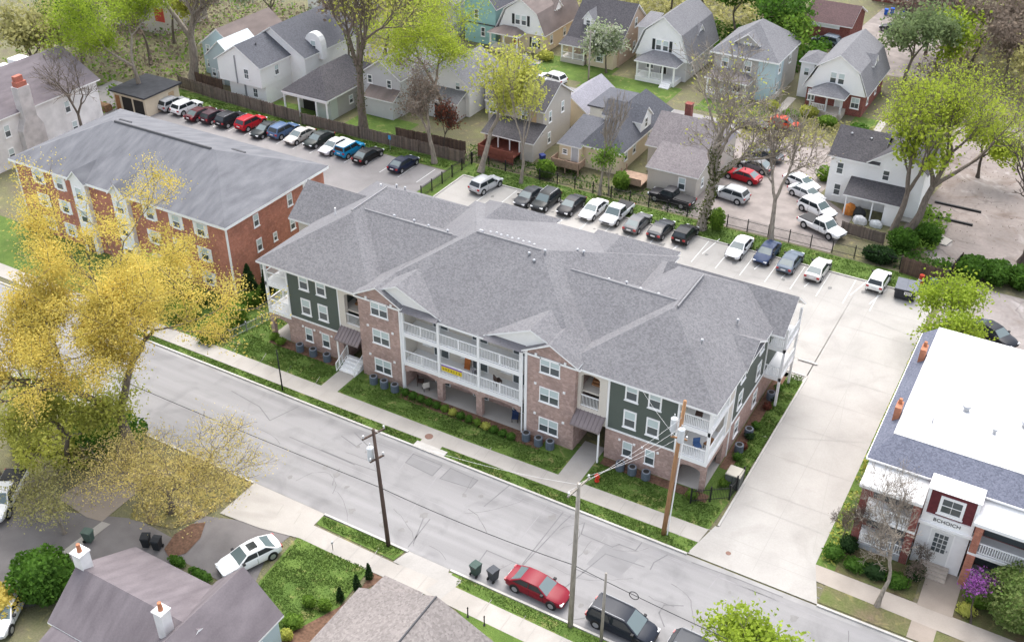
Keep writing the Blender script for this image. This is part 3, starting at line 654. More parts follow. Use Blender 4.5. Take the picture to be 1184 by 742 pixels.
# ------------------------------------------------------------------ trees and plants
BARK = mat('grey_bark', (.20, .165, .135), .95, kind='bark', col2=(.09, .075, .06))
BARKP = mat('pale_bark', (.33, .29, .24), .95, kind='bark', col2=(.17, .145, .12))
BARKD = mat('dark_bark', (.10, .08, .065), .95, kind='bark', col2=(.05, .042, .036))
IVY = mat('ivy_leaf', (.13, .155, .04), .8, col2=(.07, .085, .025), kind='leaf')
L_YEL = mat('yellow_leaf', (.84, .65, .17), .8, col2=(.60, .51, .12), kind='leaf')
L_OLV = mat('olive_leaf', (.50, .47, .20), .8, col2=(.36, .35, .14), kind='leaf')
L_LIME = mat('lime_leaf', (.50, .58, .07), .8, col2=(.32, .41, .05), kind='leaf')
L_LIMG = mat('fresh_green_leaf', (.42, .53, .06), .8, col2=(.26, .36, .04), kind='leaf')
L_SPK = mat('speckled_leaf', (.38, .43, .17), .8, col2=(.14, .24, .05), kind='leaf')
L_YOL = mat('yellow_olive_leaf', (.72, .57, .20), .8, col2=(.52, .45, .17), kind='leaf')
L_PALE = mat('pale_lime_leaf', (.58, .58, .13), .8, col2=(.42, .45, .10), kind='leaf')
L_GRN = mat('green_leaf', (.12, .25, .03), .8, col2=(.055, .13, .018), kind='leaf')
L_MID = mat('mid_green_leaf', (.24, .37, .05), .8, col2=(.11, .21, .03), kind='leaf')
L_DRK = mat('dark_green_leaf', (.045, .10, .025), .8, col2=(.02, .05, .014), kind='leaf')
L_BRN = mat('brown_bud', (.28, .225, .18), .9, col2=(.19, .15, .12), kind='leaf')
L_PUR = mat('purple_blossom', (.42, .16, .46), .8, col2=(.26, .08, .32), kind='leaf')
L_WHT = mat('pale_blossom', (.62, .62, .55), .8, col2=(.22, .30, .12), kind='leaf')
L_RED = mat('red_bud', (.22, .07, .05), .9, col2=(.13, .05, .03), kind='leaf')
def quads(rng, P, size, stretch=1.5, up=.0):
    n = len(P); a = rng.normal(size=(n, 3)); a[:, 2] *= (1-up*.5); a /= np.linalg.norm(a, axis=1)[:, None]+1e-9
    r = rng.normal(size=(n, 3)); b = np.cross(a, r); b /= np.linalg.norm(b, axis=1)[:, None]+1e-9
    s = size*rng.uniform(.55, 1.3, (n, 1)); a = a*s*stretch/2; b = b*s/2
    V = np.stack([P-a, P+b*.9, P+a, P-b*.9], 1).reshape(-1, 3)
    return V
def leafmesh(name, V, mt, parent=None):
    n = len(V)//4; me = bpy.data.meshes.new(name); me.vertices.add(len(V)); me.vertices.foreach_set('co', V.astype(np.float32).ravel())
    me.loops.add(4*n); me.loops.foreach_set('vertex_index', np.arange(4*n, dtype=np.int32))
    me.polygons.add(n); me.polygons.foreach_set('loop_start', np.arange(0, 4*n, 4, dtype=np.int32)); me.polygons.foreach_set('loop_total', np.full(n, 4, dtype=np.int32))
    me.materials.append(mt); me.update(); me.validate()
    o = bpy.data.objects.new(name, me); COL.objects.link(o); o.parent = parent; return o
def skeleton(seed, h, r, fork=.3, depth=5, spread=.65, nch=(2, 3), shrink=.74, lean=(0, 0), side=.6):
    rng = random.Random(seed); segs = []; tips = []
    def grow(p, d, L, lv):
        n = 4 if lv > 1 else 3; pts = [p.copy()]
        for i in range(n):
            d = (d+Vector((rng.gauss(0, .13), rng.gauss(0, .13), rng.gauss(0, .07)+.05))).normalized(); p = p+d*(L/n); pts.append(p.copy())
        segs.append((lv, pts))
        if lv <= 1: tips.extend(pts[1:])
        if lv == 0: return
        kids = [(pts[-1], 1.0) for _ in range(rng.randint(*nch))]
        for q in pts[2:-1]:
            if rng.random() < side and lv < depth: kids.append((q, .75))
        az0 = rng.uniform(0, 6.28)
        for i, (q, k) in enumerate(kids):
            az = az0+i*2.4+rng.uniform(-.4, .4); an = spread*rng.uniform(.55, 1.25)
            o = d.orthogonal().normalized(); o2 = d.cross(o); s = o*math.cos(az)+o2*math.sin(az)
            nd = (d*math.cos(an)+s*math.sin(an)).normalized()
            grow(q, nd, L*shrink*k*rng.uniform(.8, 1.15), lv-1)
    grow(Vector((0, 0, 0)), Vector((0, 0, 1)), fork*h, depth)
    # fit to the height and spread
    zs = max(t.z for t in tips); xs = sorted(math.hypot(t.x, t.y) for t in tips)[int(len(tips)*.93)]
    kz, kr = h/zs, r/xs
    def fit(p):
        z = p.z*kz; f = min(1, z/(fork*h*.8)) if fork > 0 else 1; q = kr*f+(1-f)*min(kr, 1)
        return Vector((p.x*q+lean[0]*z, p.y*q+lean[1]*z, z))
    return [(lv, [fit(p) for p in pts]) for lv, pts in segs], [fit(t) for t in tips]
def tree(label, loc, h, r, tr, leaf=None, n=6000, size=.28, seed=1, fork=.3, depth=5, spread=.65, bark=None, name='tree', lean=(0, 0), sig=.5, cat='tree', group=None, minr=.015, ivy=0, shrink=.74, nch=(2, 3), zmin=0, side=.6):
    t = thing(name, label, cat, loc, 0, group)
    segs, tips = skeleton(seed, h, r, fork, depth, spread, nch, shrink, lean, side)
    mb = MB()
    for lv, pts in segs:
        r0 = tr*(.56**(depth-lv)) if lv < depth else tr
        r1 = tr*(.56**(depth-lv+1))*1.1
        r0 = max(minr, r0); r1 = max(minr*.8, r1); k = len(pts)
        rr = [r0+(r1-r0)*i/(k-1) for i in range(k)]
        if lv == depth: rr[0] *= 1.35
        mb.tube(pts, rr, 8 if lv >= depth-1 else (5 if lv >= depth-2 else 3), cap=False)
    mb.build('trunk', bark or BARK, t, smooth=True)
    rng = np.random.default_rng(seed)
    if leaf and n:
        T = np.array([tuple(p) for p in tips if p.z > zmin*h])
        # uneven clumps: some twigs carry many leaves, some none
        wgt = rng.gamma(.6, 1, len(T)); wgt /= wgt.sum()
        idx = rng.choice(len(T), n, p=wgt); P = T[idx]+rng.normal(scale=sig, size=(n, 3))*np.array([1, 1, .75])
        P = P[P[:, 2] > .4]
        leafmesh('crown', quads(rng, P, size), leaf, t)
    if ivy:
        P = []
        for lv, pts in segs:
            if lv >= depth-1:
                for a, b in zip(pts[:-1], pts[1:]):
                    for _ in range(int(ivy*(2 if lv == depth else 1))):
                        f = random.random(); q = a.lerp(b, f); th = random.random()*6.28; rr = tr*(1.1 if lv == depth else .7)*random.uniform(.7, 1.2)
                        P.append((q.x+math.cos(th)*rr, q.y+math.sin(th)*rr, q.z))
        leafmesh('ivy', quads(rng, np.array(P), .17), IVY, t)
    return t
def bush(name, label, x, y, rx, ry, h, leaf, n=500, size=.16, seed=1, z=.05, group=None, cat='bush', box=False):
    rng = np.random.default_rng(seed)
    t = thing(name, label, cat, (x, y, z), 0, group)
    mb = MB(); K = 10; rows = 5
    for i in range(rows):
        zz = [.02, .35, .62, .82, .93][i]*h; ra = [.62, .84, .82, .6, .2][i] if not box else [.86, .88, .88, .84, .6][i]
        for k in range(K):
            th = 2*math.pi*k/K; q = 1+.12*rng.normal()
            c, s = math.cos(th), math.sin(th)
            if box: m_ = max(abs(c), abs(s)); c, s = c/m_*.95, s/m_*.95; q = 1+.04*rng.normal()
            mb.v.append((c*rx*ra*q*.9, s*ry*ra*q*.9, zz))
    for i in range(rows-1):
        for k in range(K): mb.f.append((i*K+k, i*K+(k+1) % K, (i+1)*K+(k+1) % K, (i+1)*K+k)); mb.m.append(0)
    mb.f.append(tuple((rows-1)*K+k for k in range(K))); mb.m.append(0)
    mb.build('leaf_mass', leaf, t)
    d = rng.normal(size=(n, 3)); d /= np.linalg.norm(d, axis=1)[:, None]
    if box: d /= np.maximum(np.abs(d).max(1), .01)[:, None]; d *= .92
    q = rng.uniform(.8, 1.06, (n, 1))*(1+.10*np.sin(d[:, :1]*5+seed)*np.cos(d[:, 1:2]*4))
    P = d*q; P[:, 2] = (P[:, 2]*.5+.5)
    P = P*np.array([rx, ry, h]); P[:, 2] = np.maximum(P[:, 2], .03)
    leafmesh('foliage', quads(rng, P, size), leaf, t)
    return t
def conifer(label, x, y, r, h, leaf, n=1500, seed=1, group=None, size=.16):
    rng = np.random.default_rng(seed); t = thing('evergreen_tree', label, 'evergreen', (x, y, .05), 0, group)
    mb = MB(); mb.tube([(0, 0, 0), (0, 0, h*.9)], [.09*r+.03, .02], 6); mb.build('trunk', BARKD, t)
    z = rng.uniform(0.02, 1, n)**1.1; th = rng.uniform(0, 6.28, n); rad = r*(1-z)**.75*np.minimum(1, z*8+.45)*rng.uniform(.55, 1.12, n)
    P = np.stack([np.cos(th)*rad, np.sin(th)*rad, z*h+.05], 1); leafmesh('crown', quads(rng, P, size, 1.8), leaf, t)
    return t
AT = lambda u, v: tuple(at(u, v))
# the great yellow tree by the corner
tree('large spreading tree with yellow spring leaves beside the near sidewalk', (-38.7, -21.3, 0), 22, 10.5, .6, L_YEL, 120000, .115, 11, .24, 6, .62, BARK, 'maple_tree', (-.44, .27), .5, shrink=.78, minr=.025, zmin=.5)
tree('lower olive leaved tree with budding twigs beneath the yellow tree', (-34.9, -22.6, 0), 11, 6.8, .28, L_YOL, 20000, .10, 23, .16, 6, .75, BARK, 'budding_tree', (.02, .10), .5, shrink=.8)
tree('olive green thicket tree behind the parked white pickup', (-46.5, -22.5, 0), 8.5, 5.0, .25, L_PALE, 14000, .17, 31, .12, 5, .8, BARK, 'budding_tree', sig=.6)
tree('small yellow leaved tree at the far left edge of the side drive', (-50, -26.5, 0), 8, 4.0, .2, L_YEL, 4000, .25, 33, .15, 5, .8, BARK, 'budding_tree', sig=.6)
tree('sparse pale budding tree over the dark side drive', (-40.2, -28.4, 0), 5.5, 3.2, .14, L_OLV, 4200, .12, 37, .15, 5, .8, BARKP, 'budding_tree', sig=.5)
bush('green_shrub', 'dark green shrub mass at the corner beside the tan path', -44.4, -19.6, 3.2, 2.4, 3.0, L_GRN, 1600, .3, 3)
# beyond the lots, left to right
tree('tall bright lime tree behind the beige garage', (-98, 35.5, 0), 18.5, 8, .4, L_LIMG, 20000, .18, 41, .36, 6, .62, BARKP, 'lime_tree', (.02, 0), .9, zmin=.45)
tree('broad bare grey tree left of the white gabled house', (-97.4, 45.2, 0), 22, 8, .75, L_BRN, 1200, .2, 43, .22, 6, .5, BARKP, 'bare_tree', minr=.03)
tree('tall bare tree with green ivy tufts inside the plank fence', (-64.6, 42.6, 0), 27, 8.5, .62, L_PALE, 1500, .3, 47, .26, 6, .5, BARK, 'bare_tree', sig=.6, minr=.03, ivy=25)
tree('tall lime leaved tree behind the dark vine covered tree', (-57.8, 52.5, 0), 18, 8.5, .36, L_LIME, 16000, .18, 53, .34, 6, .62, BARK, 'lime_tree', sig=.85, zmin=.42)
tree('leaning pale trunked tree at the rear corner of the concrete lot', (-45.2, 40.6, 0), 17, 6, .40, L_PALE, 4200, .3, 59, .42, 5, .7, BARKP, 'leaning_tree', (.05, .12), .7)
tree('grey tree hung with reddish brown vine beside the plank fence', (-51.6, 39.9, 0), 14, 4.5, .34, L_BRN, 2000, .22, 61, .35, 6, .7, BARKP, 'vine_tree', minr=.03)
tree('tangle of reddish brown vine growing behind the plank fence', (-52.5, 43.5, 0), 7.0, 2.4, .1, L_RED, 900, .2, 9, .15, 5, .6, BARKD, 'vine_shrub', sig=.4, cat='vine', minr=.03)
tree('slender straight tree with a few leaves before the red deck', (-39.4, 40.5, 0), 15, 3.2, .22, L_PALE, 900, .26, 67, .55, 5, .5, BARKP, 'slender_tree', sig=.5)
tree('thin bare tree leaning over the cream house deck', (-29.7, 42.4, 0), 13, 2.6, .20, None, 0, .2, 71, .5, 5, .5, BARKP, 'bare_tree', (.05, .0), minr=.02)
tree('small leafy sapling close to the cream house deck', (-28.8, 43.0, 0), 6.5, 1.6, .12, L_MID, 700, .24, 73, .4, 4, .5, BARKP, 'sapling')
tree('huge bare tree wrapped in ivy at the rear fence of the lot', (-16.1, 40.7, 0), 21, 8.5, .52, L_PALE, 700, .22, 79, .22, 6, .55, BARKP, 'bare_tree', minr=.03, ivy=90)
tree('slim bare tree behind the black fence near the gravel yard', (-7.9, 40.9, 0), 16, 5, .34, L_BRN, 300, .18, 83, .38, 6, .55, BARKP, 'bare_tree', minr=.025)
tree('big lime leaved tree with twin trunks beside the black roofed white house', (4.4, 50.0, 0), 19, 11, .5, L_LIME, 17000, .15, 89, .28, 6, .66, BARK, 'lime_tree', (.16, .05), .7, zmin=.36, minr=.03)
tree('second leaning trunk growing next to the twin trunk lime tree', (3.0, 49.6, 0), 19, 5, .42, L_LIME, 2500, .34, 97, .42, 5, .5, BARK, 'lime_tree', (-.02, .08), .6, zmin=.4)
tree('small lime tree standing alone on the cracked lot', (8.6, 70.4, 0), 9.5, 3.6, .22, L_LIME, 3200, .3, 101, .35, 5, .6, BARKD, 'lime_tree', sig=.6)
tree('thick dark trunk tree on the right edge of the cracked lot', (16.6, 51.0, 0), 15, 5, .5, None, 0, .2, 103, .45, 5, .5, BARKD, 'bare_tree', minr=.03)
tree('feathery grey green tree right of the brick porch house', (-6.5, 97, 0), 13, 5.5, .3, mat('grey_green_leaf', (.27, .34, .15), .8, col2=(.15, .21, .09), kind='leaf'), 5500, .36, 107, .2, 5, .6, BARK, 'tree', sig=.8)
for i, (x, y, h, r, lf, nn, lb) in enumerate([
    (-3.5, 126, 14, 6, L_LIME, 4500, 'bright lime tree behind the bare scrub at the upper right'), (5, 121, 15, 6.5, L_LIME, 5000, 'broad lime tree near the upper right corner'),
    (-6.5, 112, 12, 5.5, L_BRN, 2500, 'bare brown scrub tree behind the grey green tree'), (0.5, 110, 12, 5.5, L_BRN, 2500, 'bare brown tree between two lime trees at upper right'),
    (6.5, 104, 11, 5, L_BRN, 2200, 'twiggy grey tree right of the bare brown tree'), (-3, 103, 10, 4, L_LIMG, 2500, 'pale lime tree in front of the bare brown scrub'),
    (11, 96, 12, 5, L_OLV, 2200, 'thin olive tree at the right edge of the cracked lot'), (-10, 132, 13, 6, L_BRN, 2600, 'reddish brown bare tree beside the parked white car'),
    (-27.5, 97.5, 11, 5, L_GRN, 4500, 'green leafy tree right behind the grey four square house'), (-23.5, 93, 9, 3.5, L_MID, 3000, 'light green tree between the grey house and red brick garage'),
    (-35, 104, 13, 6, L_GRN, 5500, 'large green tree behind the white gambrel house'), (-42, 108, 12, 6, L_GRN, 5000, 'dark green tree left of the large green tree'),
    (-31, 110, 14, 5.5, L_GRN, 4500, 'green tree behind the dark tree trunks at the top'), (-49, 110, 12, 7, L_OLV, 5000, 'olive scrub tree at the top behind the dark roofed house'),
    (-88, 75, 15, 6, L_PALE, 3500, 'pale budding tree at the top behind the dark slate roof'), (-80, 69, 13, 5, L_PALE, 3000, 'second pale budding tree right of the slate roofed house'),
    (-101, 68, 12, 5, L_WHT, 2600, 'white flowering tree beyond the pale blue house'), (-112, 56, 14, 6, L_PALE, 3200, 'loose pale tree behind the bare grey tree'),
    (-116, 32, 12, 5.5, L_OLV, 4000, 'olive tree at the upper left corner'), (-112, 38, 12, 5, L_GRN, 4500, 'green tree behind the old white house chimney'), (-122, 50, 15, 7, L_OLV, 3500, 'brownish olive tree at the far upper left'),
    (-71, 66, 15, 6, L_OLV, 3200, 'thin olive tree behind the pale grey house'), (-77.5, 57, 16, 5, L_BRN, 1500, 'bare brown tree beside the slate grey roof'), (-108, 47, 14, 5, L_BRN, 1500, 'bare tree in the back yards behind the lime tree')]):
    tree(lb, (x, y, 0), h, r, .24, lf, nn, .40, 200+i, .22, 5, .65, BARK, 'background_tree' if lf is not L_BRN else 'bare_tree', (0, 0), .85, minr=.03)
tree('bare leafless tree in front of the old white house', (-93.8, 21.6, 0), 13, 4.5, .26, None, 0, .2, 131, .35, 5, .6, BARK, 'bare_tree', (-.05, 0), minr=.025)
for i, (x, y) in enumerate([(-100.5, 15.5), (-103, 17.5)]):
    tree(['clump of bare upright stems before the old white house', 'second clump of bare stems at the left edge before the old white house'][i], (x, y, 0), 9, 2.6, .14, L_BRN, 400, .15, 141+i, .12, 5, .35, BARKP, 'bare_shrub', minr=.02, cat='shrub')
tree('small flowering tree with pale blossom on the front lawn', (-46.5, 79.3, 0), 7.5, 3.0, .16, L_WHT, 3800, .3, 151, .25, 5, .6, BARK, 'flowering_tree', sig=.6)
# around the white roofed building
tree('bare spreading tree on the verge before the brick porch', (14.9, -4.7, 0), 9.2, 4.4, .18, L_BRN, 260, .08, 166, .2, 7, .6, BARKP, 'bare_tree', (-.01, .10), minr=.011)
tree('leafy lime green tree reaching up from the near kerb', (9.9, -17.4, 0), 7.0, 3.4, .16, L_LIMG, 5200, .22, 163, .3, 5, .6, BARK, 'lime_tree', sig=.45)
tree('round light green tree behind the white flat roof', (12.6, 29.5, 0), 7.5, 4.3, .25, L_LIMG, 8500, .22, 167, .25, 5, .7, BARK, 'tree', sig=.6)
tree('small redbud tree with purple blossom beside the entry path', (20.9, -3.0, 0), 4.2, 1.7, .08, L_PUR, 900, .14, 173, .3, 5, .6, BARKD, 'redbud_tree', sig=.2)
bush('large_shrub', 'tall rounded light green shrub right of the purple redbud', 24.0, -1.3, 3.0, 2.2, 4.6, L_SPK, 5500, .2, 13)
bush('large_shrub', 'low leafy shrub behind the redbud trunk', 21.0, -.8, 1.1, 1.0, 1.0, L_MID, 400, .16, 14)
for i, (x, y, rx, h) in enumerate([(10.9, -1.6, .8, .9), (11.6, -.3, .7, 1.1), (12.6, -1.9, .9, .7), (14.0, -1.9, 1.0, .8), (15.6, -2.0, 1.0, .8), (16.6, -.6, .7, 1.2)]):
    bush('garden_shrub', f'{ordn(i)} dark green shrub in the bed before the brick porch, counted from the driveway', x, y, rx, .8, h, [L_GRN, L_DRK][i % 2], 350, .14, 20+i, group='shrubs before the brick porch')
bush('garden_shrub', 'yellow green plants in the bed left of the redbud', 20.4, -2.2, .7, .7, .6, L_PALE, 260, .12, 29)
for i, (x, y, h) in enumerate([(11.0, .2, 4.6), (16.4, -.2, 2.6)]): tree(['twiggy brown shrub at the corner of the brick porch', 'twiggy brown shrub beside the front steps'][i], (x, y, 0), h, 1.5, .05, L_BRN, 900, .07, 177+i, .12, 6, .6, BARK, 'twiggy_shrub', sig=.2, cat='shrub', minr=.01)
# hedge beyond the dumpster and yard shrubs
for i, (x, y, rx, ry) in enumerate([(12.2, 45.4, 1.6, 1.7), (14.6, 45.6, 1.6, 1.8), (17.0, 45.8, 1.5, 1.7)]):
    bush('thick_hedge', ['left', 'middle', 'right'][i]+' bush of the green hedge beside the cracked lot', x, y, rx, ry, 2.2, L_GRN, 1300, .28, 40+i, group='hedge bushes by the cracked lot')
bush('yard_shrub', 'bright green shrub at the foot of the twin trunk tree', 4.6, 47.3, 1.6, 1.2, 2.6, L_GRN, 900, .26, 45)
bush('yard_shrub', 'round dark green shrub beside the back patio slabs', 6.6, 50.2, 1.5, 1.2, 2.2, L_GRN, 900, .26, 46)
bush('yard_shrub', 'overgrown green shrub at the end of the grass strip', 3.0, 43.6, 1.8, 1.2, 1.6, L_DRK, 900, .26, 47)
bush('yard_shrub', 'leafy shrub before the cream house side wall', -28.2, 45.2, 1.0, .9, 2.2, L_MID, 600, .24, 48)
bush('yard_shrub', 'round shrub right of the red deck', -37.6, 43.6, 1.2, 1.0, 2.2, L_MID, 700, .24, 49)
bush('yard_shrub', 'green ivy mound at the foot of the ivy wrapped tree', -14.6, 41.5, .9, .8, 2.6, L_MID, 500, .24, 50)
bush('yard_shrub', 'small bush by the left wall of the white black roofed house', -7.6, 60.0, 1.1, 1.0, 1.8, L_MID, 500, .24, 51)
bush('yard_shrub', 'young green bush behind the brick building', -47.5, 20.6, 1.2, 1.1, 2.2, L_MID, 600, .22, 52)
for i, (x, y, lf) in enumerate([(-17, 76, L_MID), (-15.2, 78.6, L_PALE), (-12, 76.5, L_MID), (-20.5, 78, L_PALE), (-7.6, 76, L_GRN), (-57, 79.5, L_PALE), (-66, 73.5, L_RED)]):
    bush('yard_shrub', ['shrub left of the brick porch steps', 'pale shrub against the brick porch', 'green shrub beside the stone steps', 'yellowish shrub right of the grey house', 'dark shrub at the brick house corner', 'pale shrub by the cream porch', 'reddish shrub at the end of the lane'][i], x, y, 1.3, 1.0, 1.4, lf, 380, .26, 60+i)
# planting along the apartment front
for i in range(14):
    x = -27.6+i*.86; y = -1.35-.045*i
    bush('round_bush', f'{ordn(i)} small round bush along the ground patios, from the entrance end', x, y, .42, .42, .6, [L_GRN, L_GRN, L_PALE, L_MID][(i*7) % 4] if 4 < i < 11 else L_GRN, 170, .10, 80+i, .06, 'round bushes along the ground patios')
for i in range(7):
    bush('round_bush', f'{ordn(i)} small bush along the driveway side wall, from the street', .95, 5.2+i*1.55+(1.5 if i > 3 else 0), .42, .45, .6, [L_GRN, L_RED, L_DRK][i % 3], 150, .10, 100+i, .06, 'small bushes along the driveway wall')
for i, (x, y) in enumerate([(-.6, -.9), (1.2, 1.6), (1.3, 3.0), (-43.3, -.5), (-42.3, -.8)]):
    bush('round_bush', ['low bush at the right brick corner', 'bush before the electrical cabinet', 'bush behind the electrical cabinet', 'bush at the left balcony pillar', 'small bush right of the left balcony pillar'][i], x, y, .5, .5, .7, L_MID, 200, .11, 110+i, .06)
for i, (u, v, rx, h) in enumerate([(243, 393, .9, 1.5), (258, 385, 1.2, 2.0), (272, 372, 1.1, 2.0), (290, 352, 1.1, 1.9)]):
    p = at(u, v); bush('clipped_hedge', f'{ordn(i)} bright green clipped hedge bush beside the left lawn, from the sidewalk', p.x, p.y, rx, 1.1, h, L_MID, 1000, .16, 120+i, .05, 'clipped hedge bushes at the left lawn', box=True)
conifer('tall dark green conical evergreen at the brick building corner', -49.6, 3.4, 1.15, 4.4, L_DRK, 2600, 5); conifer('shorter dark evergreen right of the tall conical one', -48.6, 4.8, .9, 3.5, L_DRK, 1800, 6)
for i, (x, y) in enumerate([(-54.0, .9), (-55.8, .8), (-57.8, .9), (-60, 1.0), (-63, 1)]):
    bush('foundation_shrub', f'{ordn(i)} low shrub along the brick wall, counted from its corner', x, y, 1.0, .8, 1.3, L_DRK if i % 2 else L_GRN, 400, .18, 130+i, .05, 'low shrubs along the brick wall')
bush('foundation_shrub', 'broad grey green bush on the lawn under the yellow crown', -53.5, -2.0, 1.8, 1.4, 1.6, L_MID, 700, .2, 139)
tree('small budding tree on the left lawn before the brick building', (-57.5, -1.5, 0), 7, 3.2, .13, L_PALE, 1800, .2, 181, .3, 5, .6, BARKP, 'budding_tree', sig=.45)
# near gardens
for i, (u, v, h) in enumerate([(427, 669, 1.5), (413, 681, 1.4), (394, 694, 1.3)]):
    p = at(u, v); conifer(['first', 'middle', 'last'][i]+' narrow dark arborvitae along the lawn, from the sidewalk', p.x, p.y, .32, h, L_DRK, 700, 150+i, 'narrow arborvitae along the lawn', .1)
for i, (u, v, rx, lf) in enumerate([(340, 722, .75, L_MID), (332, 738, .5, L_PALE), (376, 704, .5, L_MID), (358, 700, .5, L_MID)]):
    p = at(u, v); bush('garden_bush', ['bright green clipped bush in the mulch by the house corner', 'olive bush at the house corner downspout', 'low bush at the right end of the lawn edge', 'low bush at the left end of the lawn edge'][i], p.x, p.y, rx, rx*.8, .8, lf, 420, .12, 160+i)
for i, (u, v, rx, h) in enumerate([(232, 668, 1.1, .7), (205, 652, .8, .6)]):
    p = at(u, v); bush('garden_bush', ['low green hedge along the purple roofed house', 'small green hedge piece at the back wall of the purple roofed house'][i], p.x, p.y, rx, .4, h, L_GRN, 400, .13, 166+i)
bush('large_shrub', 'big green shrub left of the purple roofed house', -36.6, -33.0, 2.4, 2.2, 3.2, L_GRN, 2600, .24, 170)
bush('large_shrub', 'orange brown shrub at the lower left corner', -37.8, -35.8, 1.6, 1.5, 2.0, L_YEL, 900, .2, 171)
# ------------------------------------------------------------------ other buildings
RBR = mat('red_brick', (.47, .19, .122), .9, kind='brick', col2=(.385, .14, .09))
DBR = mat('dark_red_brick', (.24, .06, .045), .9, kind='brick', col2=(.15, .045, .035))
SLATE = mat('blue_grey_shingle', (.175, .18, .195), .9, col2=(.12, .125, .138), kind='shakes')
OLDR = mat('old_grey_roof', (.18, .183, .195), .9, col2=(.115, .118, .13), kind='shakes')
CHAR = mat('charcoal_shingle', (.105, .10, .108), .92, col2=(.06, .058, .064), kind='shingle')
DGRY = mat('dark_grey_shingle', (.13, .135, .155), .92, col2=(.085, .088, .10), kind='shingle')
GRYR = mat('grey_shingle', (.22, .22, .23), .92, col2=(.15, .15, .16), kind='shingle')
PURP = mat('mauve_shingle', (.195, .172, .182), .92, col2=(.13, .113, .122), kind='shakes')
TANR = mat('tan_grey_shingle', (.275, .248, .235), .92, col2=(.18, .162, .153), kind='shingle', scale=.9)
BRNR = mat('brown_roof', (.22, .18, .165), .92, col2=(.15, .125, .115), kind='shakes')
MARO = mat('maroon_roof', (.135, .085, .085), .92, col2=(.09, .06, .062), kind='shingle')
WSID = mat('white_siding', (.86, .86, .85), .6, .03, kind='siding')
GSID = mat('grey_siding', (.42, .41, .39), .75, .06, kind='siding')
LGSID = mat('light_grey_siding', (.55, .55, .555), .75, .06, kind='siding')
CSID = mat('cream_siding', (.70, .60, .44), .75, .04, kind='siding')
TSID = mat('tan_siding', (.52, .48, .43), .75, .05, kind='siding')
YSID = mat('yellow_siding', (.60, .54, .30), .75, .05, kind='siding')
BSID = mat('pale_blue_siding', (.48, .60, .64), .7, .04, kind='siding')
MINT = mat('mint_siding', (.34, .58, .57), .7, .05, kind='siding')
AQUA = mat('aqua_wall', (.50, .60, .62), .7, .05, kind='siding')
STUC = mat('white_stucco', (.70, .69, .68), .9, .12, 1.2)
OSTU = mat('weathered_stucco', (.70, .685, .67), .9, .16, .7)
DECKR = mat('red_deck', (.21, .07, .05), .8, .15, 3)
DECKB = mat('brown_deck', (.30, .21, .155), .85, .2, 3)
FENCEW = mat('fence_wood', (.24, .19, .155), .95, kind='planks', col2=(.14, .115, .10))
FENCEB = mat('brown_fence_wood', (.17, .115, .085), .95, kind='planks', col2=(.11, .075, .06))
BLKSH = mat('black_shutter', (.03, .035, .035), .6)
TERRA = mat('terracotta', (.42, .17, .09), .8, .1)
DOORW = mat('white_door', (.68, .68, .67), .5)
def body(root, x0, x1, y0, y1, z0, z1, mt, name='wall', gable=None, zr=None, ridge=None, off=None):
    mb = MB()
    if gable == 'y':
        c = ridge if ridge is not None else (x0+x1)/2; mb.prism([(x0, z0), (x1, z0), (x1, z1), (c, zr), (x0, z1)], 'y', y0, y1)
    elif gable == 'x':
        c = ridge if ridge is not None else (y0+y1)/2; mb.prism([(y0, z0), (y1, z0), (y1, z1), (c, zr), (y0, z1)], 'x', x0, x1)
    elif gable == 'gambrel':
        c = (x0+x1)/2; mb.prism([(x0, z0), (x1, z0)]+gambrel_profile(c, (x1-x0)/2, z1, zr-.03)[::-1], 'y', y0, y1)
    else: mb.box(x0, x1, y0, y1, z0, z1)
    return mb.build(name, mt, root, off)
def roofobj(root, mt, fn, off=None, edge=None, name='roof', **k):
    mb = MB(); fn(mb, **k); return mb.build(name, [mt, edge or TRIM], root, off)
def bld(name, label, x, y, cat='house'):
    return thing(name, label, cat, (x, y, 0)), (x, y, 0)
def wins(root, off, face, pos, lst, w=.95, h=1.45, **k):
    for a, z in lst: window(root, face, pos, a, z, w, h, off, **k)
def porch(root, off, x0, x1, y0, y1, z0, ze, zr, roofm, posts, hip=True, railm=True, floor=WHITE, gap=None, pm=TRIM):
    mb = MB(); mb.box(x0, x1, y0, y1, 0, z0); mb.build('porch_floor', floor, root, off)
    if hip: roofobj(root, roofm, hip_roof, off, name='porch_roof', x0=x0, x1=x1, y0=y0, y1=y1+1.2, ze=ze+.2, zr=zr, oh=.25, th=.18)
    else: roofobj(root, roofm, lean_roof, off, name='porch_roof', x0=x0, x1=x1, y0=y0, y1=y1, z0=ze, z1=zr)
    for x in posts:
        mb = MB(); mb.box(x-.11, x+.11, y0+.02, y0+.24, z0, ze); mb.build('porch_post', pm, root, off)
    if railm:
        for a, b in zip(posts[:-1], posts[1:]):
            if gap is not None and a <= gap <= b: continue
            r = MB(); rail(r, (a+.12, y0+.13), (b-.12, y0+.13), z0+.1, z0+.95, .2, .05, False); r.build('porch_railing', TRIM, root, off)
def steps(root, off, x0, x1, y0, z1, n, mt, name='steps', dy=.3):
    mb = MB()
    for i in range(n): mb.box(x0, x1, y0-dy*(n-i), y0, z1*i/n, z1*(i+1)/n)
    mb.build(name, mt, root, off)
